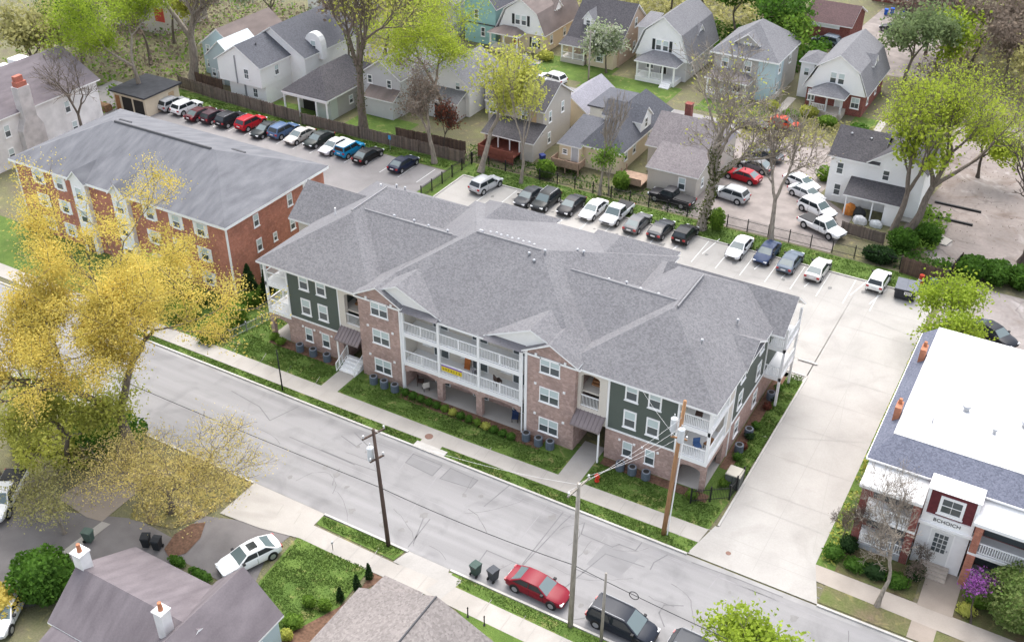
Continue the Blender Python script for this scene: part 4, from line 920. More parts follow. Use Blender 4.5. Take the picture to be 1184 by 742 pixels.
# -- red brick apartment block on the left
r, o = bld('brick_apartment_block', 'three storey red brick apartment block with white shutters under a grey hip roof', -66.3, 10.5, 'building')
body(r, -81.4, -51.2, 3.0, 18.1, 0, 8.5, RBR, 'brick_wall', off=o)
roofobj(r, OLDR, hip_roof, o, x0=-81.4, x1=-51.2, y0=3.0, y1=18.1, ze=8.6, zr=11.75, oh=.45, th=.3)
mb = MB(); mb.tube([(-73.3, 10.55, 11.76), (-59.4, 10.55, 11.76)], .16, 5); mb.build('ridge_cap', mat('dark_cap', (.08, .08, .085), .9), r, o)
mb = MB()
for x, y, z in ((-58.2, 13.2, 10.75), (-73.6, 12.2, 11.15)): mb = MB(); mb.box(x-.9, x+.9, y-.12, y+.12, z-.2, z+.06); mb.build('ridge_vent', MC['dark_cap'], r, o)
for x in (-54.6, -57.9, -70.5+9, -74.7, -78.0):
    for z in (.85, 3.65, 6.45): window(r, 'S', 3.0, x, z, 1.1, 1.5, o, shutters=TRIM)
for x in (-65.2, -71.2):
    b_ = MB(); b_.prism([(x-1.05, 0), (x+1.05, 0), (x+1.05, 8.6), (x, 9.6), (x-1.05, 8.6)], 'y', 2.5, 6); b_.build('entry_bay', WSID, r, o)
    roofobj(r, OLDR, gable_roof, o, x0=x-1.05, x1=x+1.05, y0=2.5, y1=7.5, ze=8.62, zr=9.65, oh=.28, th=.14, name='gable_roof')
    door(r, 'S', 2.5, x, 0, 1.2, 2.1, mat('brown_door', (.16, .08, .05), .6), o)
    for z in (3.65, 6.3): window(r, 'S', 2.5, x, z, 1.1, 1.5, o)
wins(r, o, 'E', -51.2, [(y, z) for y in (7.2, 12.4) for z in (.9, 3.7, 6.5)], .8, 1.4)
wins(r, o, 'E', -51.2, [(9.6, 3.7)], .6, 1.0); mb = MB(); mb.box(-51.22, -51.12, 14.6, 15.6, 6.2, 8.1); mb.build('wall_panel', TRIM, r, o)
for x in (-51.25, -81.5): mb = MB(); mb.box(x, x+.15, 2.9, 3.05, 0, 8.5); mb.build('downpipe', TRIM, r, o)
# -- old white house at the left with its broad chimney
r, o = bld('old_white_house', 'old white house with broad chimney and dark mauve roof at the left edge', -101, 19)
body(r, -108, -96.2, 9.5, 27.2, 0, 6.6, OSTU, gable=None, off=o)
mb = MB(); gable_roof(mb, -108, -96.2, 9.5, 27.2, 6.6, 9.9, 'y', .4); mb.build('roof', [PURP, TRIM], r, o)
mb = MB(); mb.prism([(-108, 6.55), (-96.2, 6.55), (-102.1, 9.85)], 'y', 9.6, 27.1); mb.build('gable_wall', OSTU, r, o)
mb = MB(); mb.prism([(14.2, 0), (17.4, 0), (17.4, 4.2), (16.7, 5.6), (16.7, 9.6), (14.9, 9.6), (14.9, 5.6), (14.2, 4.2)], 'x', -96.3, -95.2); c = mb.build('chimney', mat('chimney_stucco', (.50, .47, .46), .95, .2, 1.0), r, o)
mb = MB(); mb.box(-96.2, -95.3, 15.1, 16.5, 9.6, 10.2); mb.box(-96.1, -95.5, 15.2, 16.3, 10.2, 10.9); mb.build('brick_stack', mat('stack_brick', (.40, .14, .10), .9, .15, 4), c, o)
wins(r, o, 'E', -96.2, [(12.6, .9), (12.8, 3.9), (22, 3.8), (22.5, .9)], .9, 1.6)
mb = MB(); mb.box(-106, -103, 22, 24, 8.55, 9.2); mb.box(-104.8, -103.4, 19.5, 20.6, 8.9, 9.35); mb.build('skylight', WHITE, r, o)
# -- beige garage
r, o = bld('beige_garage', 'low beige garage with black flat roof and dark open bays', -96.2, 35, 'garage')
body(r, -99.4, -93.4, 32.1, 38.4, 0, 2.7, mat('beige_stucco', (.62, .54, .41), .85, .06, 1), off=o)
mb = MB(); mb.box(-99.8, -93.0, 31.7, 38.8, 2.72, 2.95, 0); mb.build('roof', mat('black_flat_roof', (.05, .052, .058), .9, .2, 1.5), r, o)
for i, (a, b, mt) in enumerate([(-99.1, -98.3, WOOD), (-97.8, -96.0, DARK), (-95.6, -93.8, DARK)]):
    mb = MB(); mb.box(a, b, 32.03, 32.2, .05, 2.2); mb.build('garage_bay', mt, r, o)
mb = MB(); mb.box(-93.42, -93.36, 36.4, 37.4, .6, 2.1); mb.build('boarded_window', mat('board_wood', (.50, .36, .22), .8, .1, 3), r, o)
# -- pale blue house
r, o = bld('pale_blue_house', 'pale blue house with brown roof behind the bare grey tree', -94.5, 53)
body(r, -98.5, -91.5, 49, 60, 0, 4.6, BSID, gable='y', zr=7.2, off=o)
roofobj(r, BRNR, gable_roof, o, x0=-98.5, x1=-91.5, y0=49, y1=60, ze=4.6, zr=7.2, oh=.35)
b_ = body(r, -95.2, -90.2, 46.6, 52, 0, 4.3, AQUA, 'wing_wall', gable='y', zr=6.5, off=o)
roofobj(r, mat('pale_metal_roof', (.56, .62, .64), .5, .05, 1), gable_roof, o, x0=-95.2, x1=-90.2, y0=46.6, y1=52.5, ze=4.3, zr=6.5, oh=.3, name='wing_roof')
wins(r, o, 'S', 49, [(-97.6, 1.0), (-97.4, 3.3)], .8, 1.2); wins(r, o, 'S', 46.6, [(-94.4, 1.0)], .8, 1.2); door(r, 'S', 46.6, -93.2, 0, .9, 2.0, DOORW, o)
# -- white house with slate roof
r, o = bld('white_gabled_house', 'white sided house with slate grey gable roof facing the car park', -86, 47)
body(r, -90.0, -82.2, 43.2, 49.5, 2.6, 5.6, WSID, 'upper_wall', gable='y', zr=8.0, off=o)
body(r, -88.9, -82.25, 43.9, 49.5, 0, 2.597, WSID, 'lower_wall', off=o)
roofobj(r, DGRY, gable_roof, o, x0=-90.0, x1=-82.2, y0=43.2, y1=50, ze=5.65, zr=8.05, oh=.35)
body(r, -90.5, -79.5, 49.5, 63, 0, 5.6, WSID, 'rear_wall', gable='y', zr=8.9, off=o)
roofobj(r, DGRY, gable_roof, o, x0=-90.5, x1=-79.5, y0=49.5, y1=63, ze=5.65, zr=9.0, oh=.35, name='rear_roof')
mb = MB(); c = -80.2; mb.prism([(c-1.5, 4.5), (c+1.5, 4.5), (c+1.45, 6.6)]+[(c+1.45*math.cos(t), 6.6+1.6*math.sin(t)) for t in [math.pi*i/8 for i in range(1, 8)]]+[(c-1.45, 6.6)], 'y', 52.5, 53.6); d = mb.build('arched_dormer', WSID, r, o)
window(r, 'S', 52.5, c, 5.6, 1.0, 1.5, o)
wins(r, o, 'S', 43.2, [(-84.8, 3.5)], .9, 1.5, blind=0, grid=True); wins(r, o, 'S', 43.9, [(-84.2, .7)], .9, 1.4, blind=0, grid=True); wins(r, o, 'E', -82.2, [(46.5, 3.6)], .9, 1.5, grid=True)
mb = MB(); mb.box(-86.7, -86.55, 43.05, 43.2, 2.6, 6.6); mb.box(-86.0, -85.85, 43.7, 43.9, 0, 2.6); mb.build('downpipe', GREYM, r, o)
roofvents(r, [(-85.0, 46, 7.6), (-86.9, 47.5, 7.6), (-84.5, 54, 8.3), (-84.7, 57, 8.3), (-84.7, 59.5, 8.3), (-84.7, 61, 8.3)], mat('dark_vent', (.05, .05, .055), .7), o)
# -- dark roofed house with open porch
r, o = bld('dark_roofed_house', 'grey sided house with black hip roof and white rear porch posts', -74.5, 50)
body(r, -77.8, -71, 45.5, 56, 0, 3.2, GSID, off=o)
roofobj(r, CHAR, hip_roof, o, x0=-78.0, x1=-70.8, y0=43.0, y1=56, ze=3.35, zr=6.2, oh=.35)
mb = MB(); mb.box(-78.2, -70.6, 42.8, 43.2, 2.85, 3.1)
for x in (-78.1, -75.6, -72.6, -70.8): mb.box(x-.09, x+.09, 42.85, 43.05, 0, 2.85)
mb.build('porch_frame', TRIM, r, o); mb = MB(); mb.box(-73.6, -71, 44.0, 45.5, 0, 2.9); mb.build('porch_wall', mat('pale_green_siding', (.50, .55, .50), .7, .04, kind='siding'), r, o)
roofvents(r, [(-73.5, 46, 4.7)], WHITE, o); wins(r, o, 'E', -71, [(48.5, 1.0), (52, 1.0)], .9, 1.2); mb = MB(); mb.box(-77.0, -74, 45.42, 45.5, 0, 2.4); mb.build('porch_opening', DARK, r, o)
r, o = bld('grey_garden_house', 'grey sided house with grey roof half hidden by the tall bare tree', -70, 60)
body(r, -69.8, -63.6, 50, 62, 0, 5.3, LGSID, gable='y', zr=7.4, off=o)
roofobj(r, GRYR, gable_roof, o, x0=-69.8, x1=-63.6, y0=50, y1=62, ze=5.3, zr=7.4)
body(r, -68.4, -63.8, 48.3, 50, 0, 2.7, LGSID, 'lean_wall', off=o); roofobj(r, BRNR, lean_roof, o, x0=-68.4, x1=-63.8, y0=48.3, y1=50, z0=2.7, z1=3.6, name='lean_roof')
wins(r, o, 'S', 50, [(-68.6, 3.9), (-65.4, 3.7)], .8, 1.2, blind=0); wins(r, o, 'E', -63.6, [(53, 3.6), (57, 3.6)])
r, o = bld('white_cottage', 'white cottage with grey roof peeping through the lime tree crown', -59, 59)
body(r, -62.4, -55.4, 54.5, 63, 0, 4.4, WSID, gable='y', zr=6.8, off=o); roofobj(r, GRYR, gable_roof, o, x0=-62.4, x1=-55.4, y0=54.5, y1=63, ze=4.4, zr=6.8)
body(r, -60.6, -56, 52.2, 54.5, 0, 2.6, LGSID, 'lean_wall', off=o); roofobj(r, GRYR, lean_roof, o, x0=-60.6, x1=-56, y0=52.2, y1=54.5, z0=2.6, z1=3.5, name='lean_roof')
wins(r, o, 'S', 54.5, [(-61.3, 2.9), (-57.2, 3.6)], .8, 1.1); mb = MB(); mb.box(-59.5, -58.4, 52.12, 52.2, 0, 2.1); mb.build('back_door', DARK, r, o)
r, o = bld('small_white_house', 'small white gabled house left of the tan two storey house', -53, 60)
body(r, -54.6, -50.6, 57.4, 65, 0, 4.0, WSID, gable='y', zr=6.2, off=o); roofobj(r, GRYR, gable_roof, o, x0=-54.6, x1=-50.6, y0=57.4, y1=65, ze=4.0, zr=6.2); wins(r, o, 'S', 57.4, [(-52.6, 2.4)], .8, 1.1)
# -- tan two storey house with red deck
r, o = bld('tan_two_storey_house', 'tan two storey house with charcoal roof and lean-to over a red deck', -45, 52)
body(r, -49.3, -41.2, 49.4, 57, 0, 5.7, TSID, gable='x', zr=8.0, ridge=53.4, off=o)
roofobj(r, CHAR, gable_roof, o, x0=-49.3, x1=-41.2, y0=49.4, y1=57, ze=5.75, zr=8.05, axis='x', ridge=53.4)
roofobj(r, CHAR, lean_roof, o, x0=-48.1, x1=-40.9, y0=46.1, y1=49.38, z0=2.65, z1=3.85, name='lean_roof')
body(r, -42.8, -41.0, 46.3, 49.38, 0, 2.65, TSID, 'lean_wall', off=o); mb = MB(); mb.box(-48.0, -47.8, 46.2, 49.38, 0, 2.65); mb.build('screen_wall', CSID, r, o)
mb = MB(); mb.box(-47.8, -42.7, 44.2, 49.38, .85, 1.0); 
for x in (-47.8, -46, -44.3, -42.8): mb.box(x, x+.14, 44.2, 44.34, 0, 1.9)
mb.box(-47.8, -42.7, 44.18, 44.24, 1.0, 1.75); mb.box(-47.8, -42.7, 44.24, 44.3, .1, .8); mb.box(-47.82, -47.74, 44.2, 46.5, 1.0, 1.75); mb.build('deck', DECKR, r, o)
for x in (-46, -44.3, -42.9): mb = MB(); mb.box(x, x+.12, 46.1, 46.22, 1.0, 2.6); mb.build('porch_post', TRIM, r, o)
mb = MB(); mb.box(-46.9, -45.9, 49.3, 49.4, 1.0, 2.6); mb.build('back_door', mat('teal_door', (.10, .28, .28), .6), r, o)
wins(r, o, 'S', 49.4, [(-48.6, 4.0), (-47.4, 4.0), (-43.9, 3.9)], 1.0, 1.45); mb = MB(); mb.box(-43.0, -42.2, 49.33, 49.4, 3.9, 5.4); mb.build('boarded_window', mat('board_wood', (.50, .36, .22), .8, .1, 3), r, o)
wins(r, o, 'E', -41.2, [(51.2, 3.6), (54.6, 3.8), (51.0, .8)], .8, 1.5)
mb = MB(); mb.box(-46.5, -46.1, 53.5, 53.9, 7.9, 8.35); mb.box(-43.4, -43, 53.2, 53.6, 7.9, 8.3); mb.build('roof_vent', WHITE, r, o)
r, o = bld('lavender_roof_shed', 'long tan shed with lavender grey gable roof behind the two storey house', -42, 63, 'shed')
body(r, -44.4, -39.6, 58.6, 67.5, 0, 2.6, CSID, gable='y', zr=4.3, off=o); roofobj(r, mat('lavender_shingle', (.33, .325, .36), .9, col2=(.25, .245, .275), kind='shingle'), gable_roof, o, x0=-44.4, x1=-39.6, y0=58.6, y1=67.5, ze=2.6, zr=4.35); wins(r, o, 'E', -39.6, [(61, 1)], .8, 1.0)
# -- cream house
r, o = bld('cream_house', 'cream bungalow with charcoal roofs, white dormers and a small brown deck', -33, 54)
body(r, -34.9, -30.1, 48.5, 63.5, 0, 3.0, CSID, off=o)
mb = MB(); hip_roof(mb, -35.0, -29.9, 48.4, 64, 3.1, 6.5, .35, .2, 3.2); mb.build('roof', [DGRY, TRIM], r, o)
body(r, -37.8, -34.9, 47.4, 54.5, 0, 2.95, CSID, 'wing_wall', off=o); roofobj(r, DGRY, lean_roof, o, x0=-37.8, x1=-35.0, y0=47.4, y1=54.5, z0=2.95, z1=4.1, name='wing_roof')
for s in (-1, 1):
    xa = -32.5+s*2.6; xb = -32.5+s*.9
    body(r, min(xa, xb), max(xa, xb), 54.2, 57.4, 3.0, 4.9, WSID, 'dormer', gable='x', zr=6.3, off=o); roofobj(r, DGRY, gable_roof, o, x0=min(-32.5, xa), x1=max(-32.5, xa), y0=54.2, y1=57.4, ze=4.95, zr=6.35, axis='x', oh=.22, th=.12, name='dormer_roof')
window(r, 'E', -29.9, 55.8, 3.7, .9, 1.3, o, blind=0)
body(r, -38.8, -35, 58, 64.5, 0, 3.9, WSID, 'rear_wing', off=o); mb = MB(); mb.box(-39.1, -34.8, 57.7, 64.8, 3.92, 4.15); mb.build('flat_roof', DGRY, r, o)
wins(r, o, 'S', 47.4, [(-37.0, 1.7)], .7, .7, blind=0); door(r, 'S', 47.4, -35.6, .95, .9, 1.95, mat('grey_door', (.45, .47, .50), .6), o, glass=False)
wins(r, o, 'E', -30.1, [(50.5, 1.2), (53, 1.2), (57.5, 1.2), (60.5, 1.2)], .9, 1.3)
mb = MB(); mb.box(-37.9, -34.1, 45.4, 47.35, .85, .98); mb.box(-37.9, -34.1, 45.38, 45.44, .98, 1.8); mb.box(-34.14, -34.08, 45.4, 47.3, .98, 1.8); mb.box(-37.92, -37.86, 45.4, 47.3, .98, 1.8)
for x in (-37.9, -36, -34.2): mb.box(x, x+.12, 45.36, 45.5, 0, 1.9)
mb.build('deck', DECKB, r, o)
# -- grey cottage beside the ivy tree
r, o = bld('weathered_cottage', 'weathered beige cottage with grey brown roofs behind the black pickup', -23, 52)
body(r, -27.6, -19.3, 51.5, 60, 0, 3.6, TSID, gable='x', zr=6.2, off=o)
roofobj(r, mat('worn_roof', (.225, .205, .21), .92, col2=(.15, .135, .14), kind='shingle'), gable_roof, o, x0=-27.6, x1=-19.3, y0=51.5, y1=60, ze=3.65, zr=6.25, axis='x')
mb = MB(); mb.prism([(51.6, 3.6), (59.9, 3.6), (55.75, 6.15)], 'x', -19.3, -19.2); mb.build('gable_wall', mat('lavender_siding', (.42, .40, .45), .8, .05, kind='siding'), r, o)
body(r, -25.6, -19.4, 47, 51.5, 0, 2.9, TSID, 'lean_wall', off=o); roofobj(r, MC['worn_roof'], lean_roof, o, x0=-25.6, x1=-19.4, y0=47, y1=51.5, z0=2.9, z1=4.3, name='lean_roof')
wins(r, o, 'S', 47, [(-21.2, .9)], .95, 1.6); wins(r, o, 'E', -19.4, [(49, .9)], .8, 1.2); chimney(r, -25, 57.5, 4.8, 7.2, .8, DBR, 0, o)
mb = MB(); mb.box(-29.2, -25.8, 45.6, 48.8, .7, .85)
for a in (45.6, 47.2, 48.7): mb.box(-29.2, -29.08, a, a+.12, 0, 1.7)
mb.box(-29.2, -25.8, 45.58, 45.64, .85, 1.6); mb.build('deck', DECKB, r, o)
# -- row of houses across the lane
def gambrel_house(label, x0, x1, y0, y1, ze, zr, low, up, roofm, shut=None):
    r, o = bld('gambrel_house', label, (x0+x1)/2, (y0+y1)/2)
    body(r, x0+.25, x1-.25, y0+.3, y1-.2, 0, ze-.25, low, 'lower_wall', off=o)
    body(r, x0, x1, y0, y1, ze-.25, ze-.25, up, 'gable_wall', gable='gambrel', zr=zr, off=o)
    roofobj(r, roofm, gambrel_roof, o, x0=x0, x1=x1, y0=y0, y1=y1, ze=ze, zr=zr)
    c = (x0+x1)/2
    for k in (-.55, .55): window(r, 'S', y0, c+k, ze+.9, .95, 1.6, o)
    if shut:
        for k in (-1.35, 1.35):
            s = MB(); s.box(c+k-.22, c+k+.22, y0-.05, y0+.02, ze+.9, ze+2.5); s.build('shutter', shut, r, o)
    dm = body(r, x1-1.9, x1-.75, y0+5, y0+7.2, ze+.6, ze+2.6, up, 'dormer', gable='x', zr=ze+3.6, off=o)
    roofobj(r, roofm, gable_roof, o, x0=x1-3, x1=x1-.75, y0=y0+5, y1=y0+7.2, ze=ze+2.6, zr=ze+3.7, axis='x', oh=.2, th=.12, name='dormer_roof')
    window(r, 'E', x1-.75, y0+6.1, ze+1.2, .9, 1.2, o)
    wins(r, o, 'E', x1-.25, [(y0+3, 1.0), (y0+7.5, 1.0)])
    return r, o, c
r, o, c = gambrel_house('white gambrel house with brown roof, black shutters and cream lower wall', -66.4, -58.2, 81, 93, 3.3, 8.3, CSID, WSID, BRNR, BLKSH)
porch(r, o, -66.8, -61.6, 78.8, 81.2, .6, 2.9, 3.9, BRNR, [-66.6, -64.2, -61.8], floor=CSID); window(r, 'S', 81.3, -59.9, .9, 1.1, 1.6, o, shutters=BLKSH); door(r, 'S', 81.3, -63.2, .6, .95, 2, mat('orange_door', (.50, .20, .06), .6), o)
r, o, c = gambrel_house('white gambrel house with light grey roof, dark shutters and a white front porch', -42.9, -34.5, 81.4, 93, 3.3, 9.2, LGSID, WSID, GRYR, BLKSH)
porch(r, o, -41.6, -35.4, 78.9, 81.6, .7, 2.9, 4.3, GRYR, [-41.4, -39.4, -37.4, -35.6], floor=WHITE, gap=-36.5); steps(r, o, -37.3, -35.8, 78.9, .7, 4, WHITE); window(r, 'S', 81.7, -40.5, 1.1, 1.2, 1.5, o); door(r, 'S', 81.7, -38.3, .7, .95, 2, DARK, o, glass=False)
body(r, -44.6, -42.9, 86, 91, 0, 5.6, WSID, 'side_wing', off=o); roofobj(r, GRYR, lean_roof, o, x0=-44.6, x1=-42.9, y0=86, y1=91, z0=5.6, z1=6.4, name='side_roof')
r, o, c = gambrel_house('white gambrel house with red brick lower storey and stone front steps', -17.0, -8.6, 81.4, 93.5, 3.3, 8.2, DBR, WSID, GRYR, None)
porch(r, o, -15.6, -11.0, 79.0, 81.6, .9, 3.0, 4.4, GRYR, [-15.4, -13.2, -11.2], floor=mat('stone_floor', (.42, .37, .32), .9, .1, 2), gap=-12, pm=LGSID); steps(r, o, -13.0, -11.4, 79.0, .9, 7, MC['stone_floor'])
window(r, 'S', 81.7, -16.0, 1.1, 1.0, 1.6, o); window(r, 'S', 81.7, -9.9, 1.1, 1.2, 1.6, o, grid=True); door(r, 'S', 81.7, -12.1, .9, .95, 2, DOORW, o)
body(r, -18.9, -17.0, 85, 89, 0, 5.2, WSID, 'side_wing', off=o); roofobj(r, GRYR, hip_roof, o, x0=-18.9, x1=-16, y0=85, y1=89, ze=5.3, zr=6.3, oh=.3, name='side_roof'); wins(r, o, 'S', 85, [(-18.0, 3.2)], .8, 1.2)
# dark roof house with yellow gable
r, o = bld('yellow_gabled_house', 'house with dark slate roof, white dormer and yellow front gable', -50, 88)
body(r, -54.6, -46, 82.4, 94, 0, 3.3, mat('peach_siding', (.56, .43, .33), .75, .05, kind='siding'), gable='x', zr=8.0, off=o)
roofobj(r, CHAR, gable_roof, o, x0=-54.6, x1=-46, y0=82.4, y1=94, ze=3.35, zr=8.05, axis='x')
body(r, -50.6, -46.2, 80.8, 86, 0, 3.3, CSID, 'front_wall', off=o); mb = MB(); mb.prism([(-50.6, 3.3), (-46.2, 3.3), (-48.4, 5.4)], 'y', 80.78, 86); mb.build('front_gable', YSID, r, o)
roofobj(r, BRNR, gable_roof, o, x0=-50.6, x1=-46.2, y0=80.8, y1=86.2, ze=3.4, zr=5.5, oh=.3, name='gable_roof')
window(r, 'S', 80.78, -48.4, 3.9, .7, .8, o); window(r, 'S', 80.8, -48.4, .9, 1.2, 1.6, o)
body(r, -53.0, -51.4, 84.2, 86.5, 4, 6.0, WSID, 'dormer', gable='y', zr=7.0, off=o); roofobj(r, GRYR, gable_roof, o, x0=-53.0, x1=-51.4, y0=84.2, y1=87.4, ze=6.0, zr=7.05, oh=.2, th=.12, name='dormer_roof'); window(r, 'S', 84.2, -52.2, 4.8, .8, 1.0, o, blind=0)
porch(r, o, -54.8, -50.8, 80.2, 82.4, .7, 2.8, 3.3, CHAR, [-54.6, -52.7, -50.9], hip=False, floor=TSID); door(r, 'S', 82.4, -51.8, .7, .9, 2, mat('brown_door', (.16, .08, .05), .6), o)
chimney(r, -53.4, 92.5, 6, 8.8, .9, CSID, 0, o); wins(r, o, 'E', -46, [(88, 1.0), (91, 1.0), (88.2, 4.6)])
# four square
r, o = bld('four_square_house', 'grey four square house with pyramid roof and small front dormer', -25.7, 85.5)
body(r, -30.3, -21.2, 80.4, 91.2, 0, 6.0, GSID, off=o); mb = MB(); mb.box(-23.7, -21.15, 80.36, 84, .02, 5.98); mb.build('blue_bay', BSID, r, o)
roofobj(r, GRYR, hip_roof, o, x0=-30.3, x1=-21.2, y0=80.4, y1=91.2, ze=6.1, zr=9.7, oh=.5, th=.25)
body(r, -27.6, -24.4, 81.6, 85, 6.3, 7.6, GSID, 'dormer', gable='y', zr=8.7, off=o); roofobj(r, GRYR, gable_roof, o, x0=-27.6, x1=-24.4, y0=81.6, y1=86, ze=7.6, zr=8.75, oh=.3, th=.14, name='dormer_roof'); window(r, 'S', 81.6, -26, 6.75, 1.1, .85, o)
wins(r, o, 'S', 80.4, [(-28.6, 4.0), (-25.2, 3.9)], 1.1, 1.6); wins(r, o, 'E', -21.15, [(82.2, 3.9), (87, 3.9), (82.2, 1.0)])
porch(r, o, -30.2, -24.2, 77.8, 80.4, .7, 2.9, 4.0, mat('worn_roof', (0, 0, 0)), [-30, -27.4, -24.4], floor=TSID); door(r, 'S', 80.4, -26.4, .7, .95, 2, DARK, o, glass=False)
# mint house
r, o = bld('mint_house', 'mint green two storey house at the top left of the white gambrel house', -69, 86)
body(r, -72.6, -66.9, 81, 92, 0, 6.2, MINT, gable='y', zr=9.6, off=o); roofobj(r, DGRY, gable_roof, o, x0=-72.6, x1=-66.9, y0=81, y1=92, ze=6.2, zr=9.6); wins(r, o, 'S', 81, [(-70.4, 3.9), (-69.2, 1.2)], .8, 1.5, blind=0); wins(r, o, 'E', -66.9, [(84, 3.8), (84, 1)], .8, 1.5)
mb = MB(); mb.box(-72.7, -66.8, 80.93, 81.05, 3.1, 3.3); mb.build('band', DGRY, r, o)
# white house with black roof
r, o = bld('white_black_roof_house', 'white two storey house with black roof beside the gravel yard', -1.5, 58)
body(r, -6.2, -2.0, 55, 62, 0, 5.8, WSID, gable='x', zr=8.0, off=o); body(r, -2.0, 4.4, 55.05, 65, 0, 5.8, WSID, 'wing_wall', gable='y', zr=8.2, off=o)
roofobj(r, CHAR, gable_roof, o, x0=-6.2, x1=-1.0, y0=55, y1=62, ze=5.85, zr=8.05, axis='x'); roofobj(r, CHAR, gable_roof, o, x0=-2.0, x1=4.4, y0=55.05, y1=65, ze=5.85, zr=8.25, name='wing_roof')
roofobj(r, CHAR, lean_roof, o, x0=-3.3, x1=2.8, y0=52.2, y1=54.98, z0=2.65, z1=3.6, name='lean_roof')
mb = MB(); mb.box(1.2, 2.9, 52.1, 52.25, 0, 2.6); mb.box(2.8, 2.95, 52.25, 54.98, 0, 2.6)
mb.build('porch_wall', WSID, r, o); mb = MB(); mb.box(-3.2, -3.05, 52.2, 52.35, 0, 2.6); mb.box(-.2, -.05, 52.2, 52.35, 0, 2.6); mb.build('porch_post', TRIM, r, o)
wins(r, o, 'S', 55, [(-5.0, 3.6), (-4.9, .9)], .85, 1.5, blind=0); wins(r, o, 'S', 55.05, [(.2, 4.0)], .85, 1.3, blind=0); roofvents(r, [(-4.9, 57.6, 7.6), (-2.6, 57.5, 7.5)], GREYM, o)
for i, (x, y, cc, h, lb) in enumerate([(-2.6, 52.9, (.50, .18, .04), 1.3, 'orange bundle on the cluttered white house porch'), (-1.6, 53.0, (.05, .05, .05), 1.0, 'black box beside the orange bundle on the porch'), (-1.0, 51.2, (.55, .55, .56), .9, 'pale covered heap before the cluttered porch'), (.8, 51.4, (.5, .52, .53), .7, 'second pale heap beside the cluttered porch')]):
    mb = MB(); n = 9
    for j, (zz, q) in enumerate(((0, 1), (.5, .95), (.85, .7), (1, .3))):
        for k in range(n): mb.v.append((math.cos(6.283*k/n)*q*.75*(1+.2*math.sin(k*3+i)), math.sin(6.283*k/n)*q*.6*(1+.2*math.cos(k*2+i)), zz*h))
    for j in range(3):
        for k in range(n): mb.f.append((j*n+k, j*n+(k+1) % n, (j+1)*n+(k+1) % n, (j+1)*n+k)); mb.m.append(0)
    mb.f.append(tuple(3*n+k for k in range(n))); mb.m.append(0)
    q = tag(mb.build('covered_heap', mat(f'heap_{i}', cc, .8, .2, 3)), lb, 'heap'); q.location = (x, y, .02)
# garages and brick house at the top
r, o = bld('brick_garage', 'dark red brick garage with maroon gable roof', -22, 114.5, 'garage')
body(r, -25.8, -18.3, 110, 119, 0, 3.0, DBR, gable='x', zr=5.0, off=o); roofobj(r, MARO, gable_roof, o, x0=-25.8, x1=-18.3, y0=110, y1=119, ze=3.05, zr=5.05, axis='x')
mb = MB(); mb.box(-24.5, -20, 109.95, 110.02, 2.3, 2.9); mb.build('lintel_band', TRIM, r, o)
r, o = bld('brick_house', 'red brick house with white windows at the top edge', -14, 140)
body(r, -21, -7, 136, 146, 0, 6, DBR, off=o); mb = MB(); mb.box(-21.3, -6.7, 135.7, 146.3, 6.02, 6.3); mb.build('roof', MARO, r, o); wins(r, o, 'S', 136, [(-18, 1), (-14.5, 1), (-10, 1), (-18, 3.8), (-14, 3.8)], 1.1, 1.5); mb = MB(); mb.box(-9.4, -7.2, 135.9, 136.05, .1, 2.3); mb.build('garage_door', AQUA, r, o)
r, o = bld('brown_roof_house', 'brown roofed house at the upper left corner', -122, 62)
body(r, -127, -116, 58, 68, 0, 5.5, TSID, gable='y', zr=8.6, off=o); roofobj(r, BRNR, gable_roof, o, x0=-127, x1=-116, y0=58, y1=68, ze=5.55, zr=8.65); wins(r, o, 'S', 58, [(-119, 3.6)], 1, 1.5)
mb = MB(); mb.box(-117.5, -115.5, 57.9, 58.05, 2.2, 4.4); mb.build('red_panel', mat('red_panel_paint', (.45, .07, .05), .7), r, o)
r, o = bld('white_far_house', 'white house with blue windows at the top behind the flowering tree', -99, 84)
body(r, -104, -95, 80, 90, 0, 6, WSID, off=o); roofobj(r, GRYR, hip_roof, o, x0=-104, x1=-95, y0=80, y1=90, ze=6.1, zr=9); wins(r, o, 'S', 80, [(-97, 3.5), (-101, 3.5)], 1.4, 1.6, blind=0); wins(r, o, 'E', -95, [(84, 3.5)])
r, o = bld('beige_far_house', 'pale house with grey roof at the top behind the tall lime tree', -79, 83)
body(r, -84, -74.5, 80.5, 92, 0, 5.8, LGSID, gable='y', zr=8.8, off=o); roofobj(r, GRYR, gable_roof, o, x0=-84, x1=-74.5, y0=80.5, y1=92, ze=5.85, zr=8.85); wins(r, o, 'S', 80.5, [(-81.5, 3.6), (-77, 3.6), (-81.5, 1), (-77, 1)])
# -- purple roofed house, near left
r, o = bld('mauve_roof_house', 'pale blue house with mauve L shaped roof and two white chimneys', -26, -33)
body(r, -31.3, -21, -36.0, -28.9, 0, 3.1, BSID, gable='x', zr=5.3, ridge=-33.2, off=o)
roofobj(r, PURP, gable_roof, o, x0=-31.4, x1=-21.2, y0=-36.0, y1=-28.9, ze=3.15, zr=5.35, axis='x', ridge=-33.2, oh=.3)
body(r, -24.3, -19.0, -40, -28.4, 0, 3.1, BSID, 'wing_wall', gable='y', zr=5.8, off=o)
roofobj(r, PURP, gable_roof, o, x0=-24.3, x1=-19.0, y0=-40, y1=-28.4, ze=3.2, zr=5.9, oh=.3, name='wing_roof')
roofobj(r, PURP, lean_roof, o, x0=-31, x1=-28.4, y0=-38.3, y1=-36.1, z0=2.3, z1=2.9, name='lean_roof'); body(r, -30.8, -28.6, -38.2, -36.1, 0, 2.3, BSID, 'lean_wall', off=o)
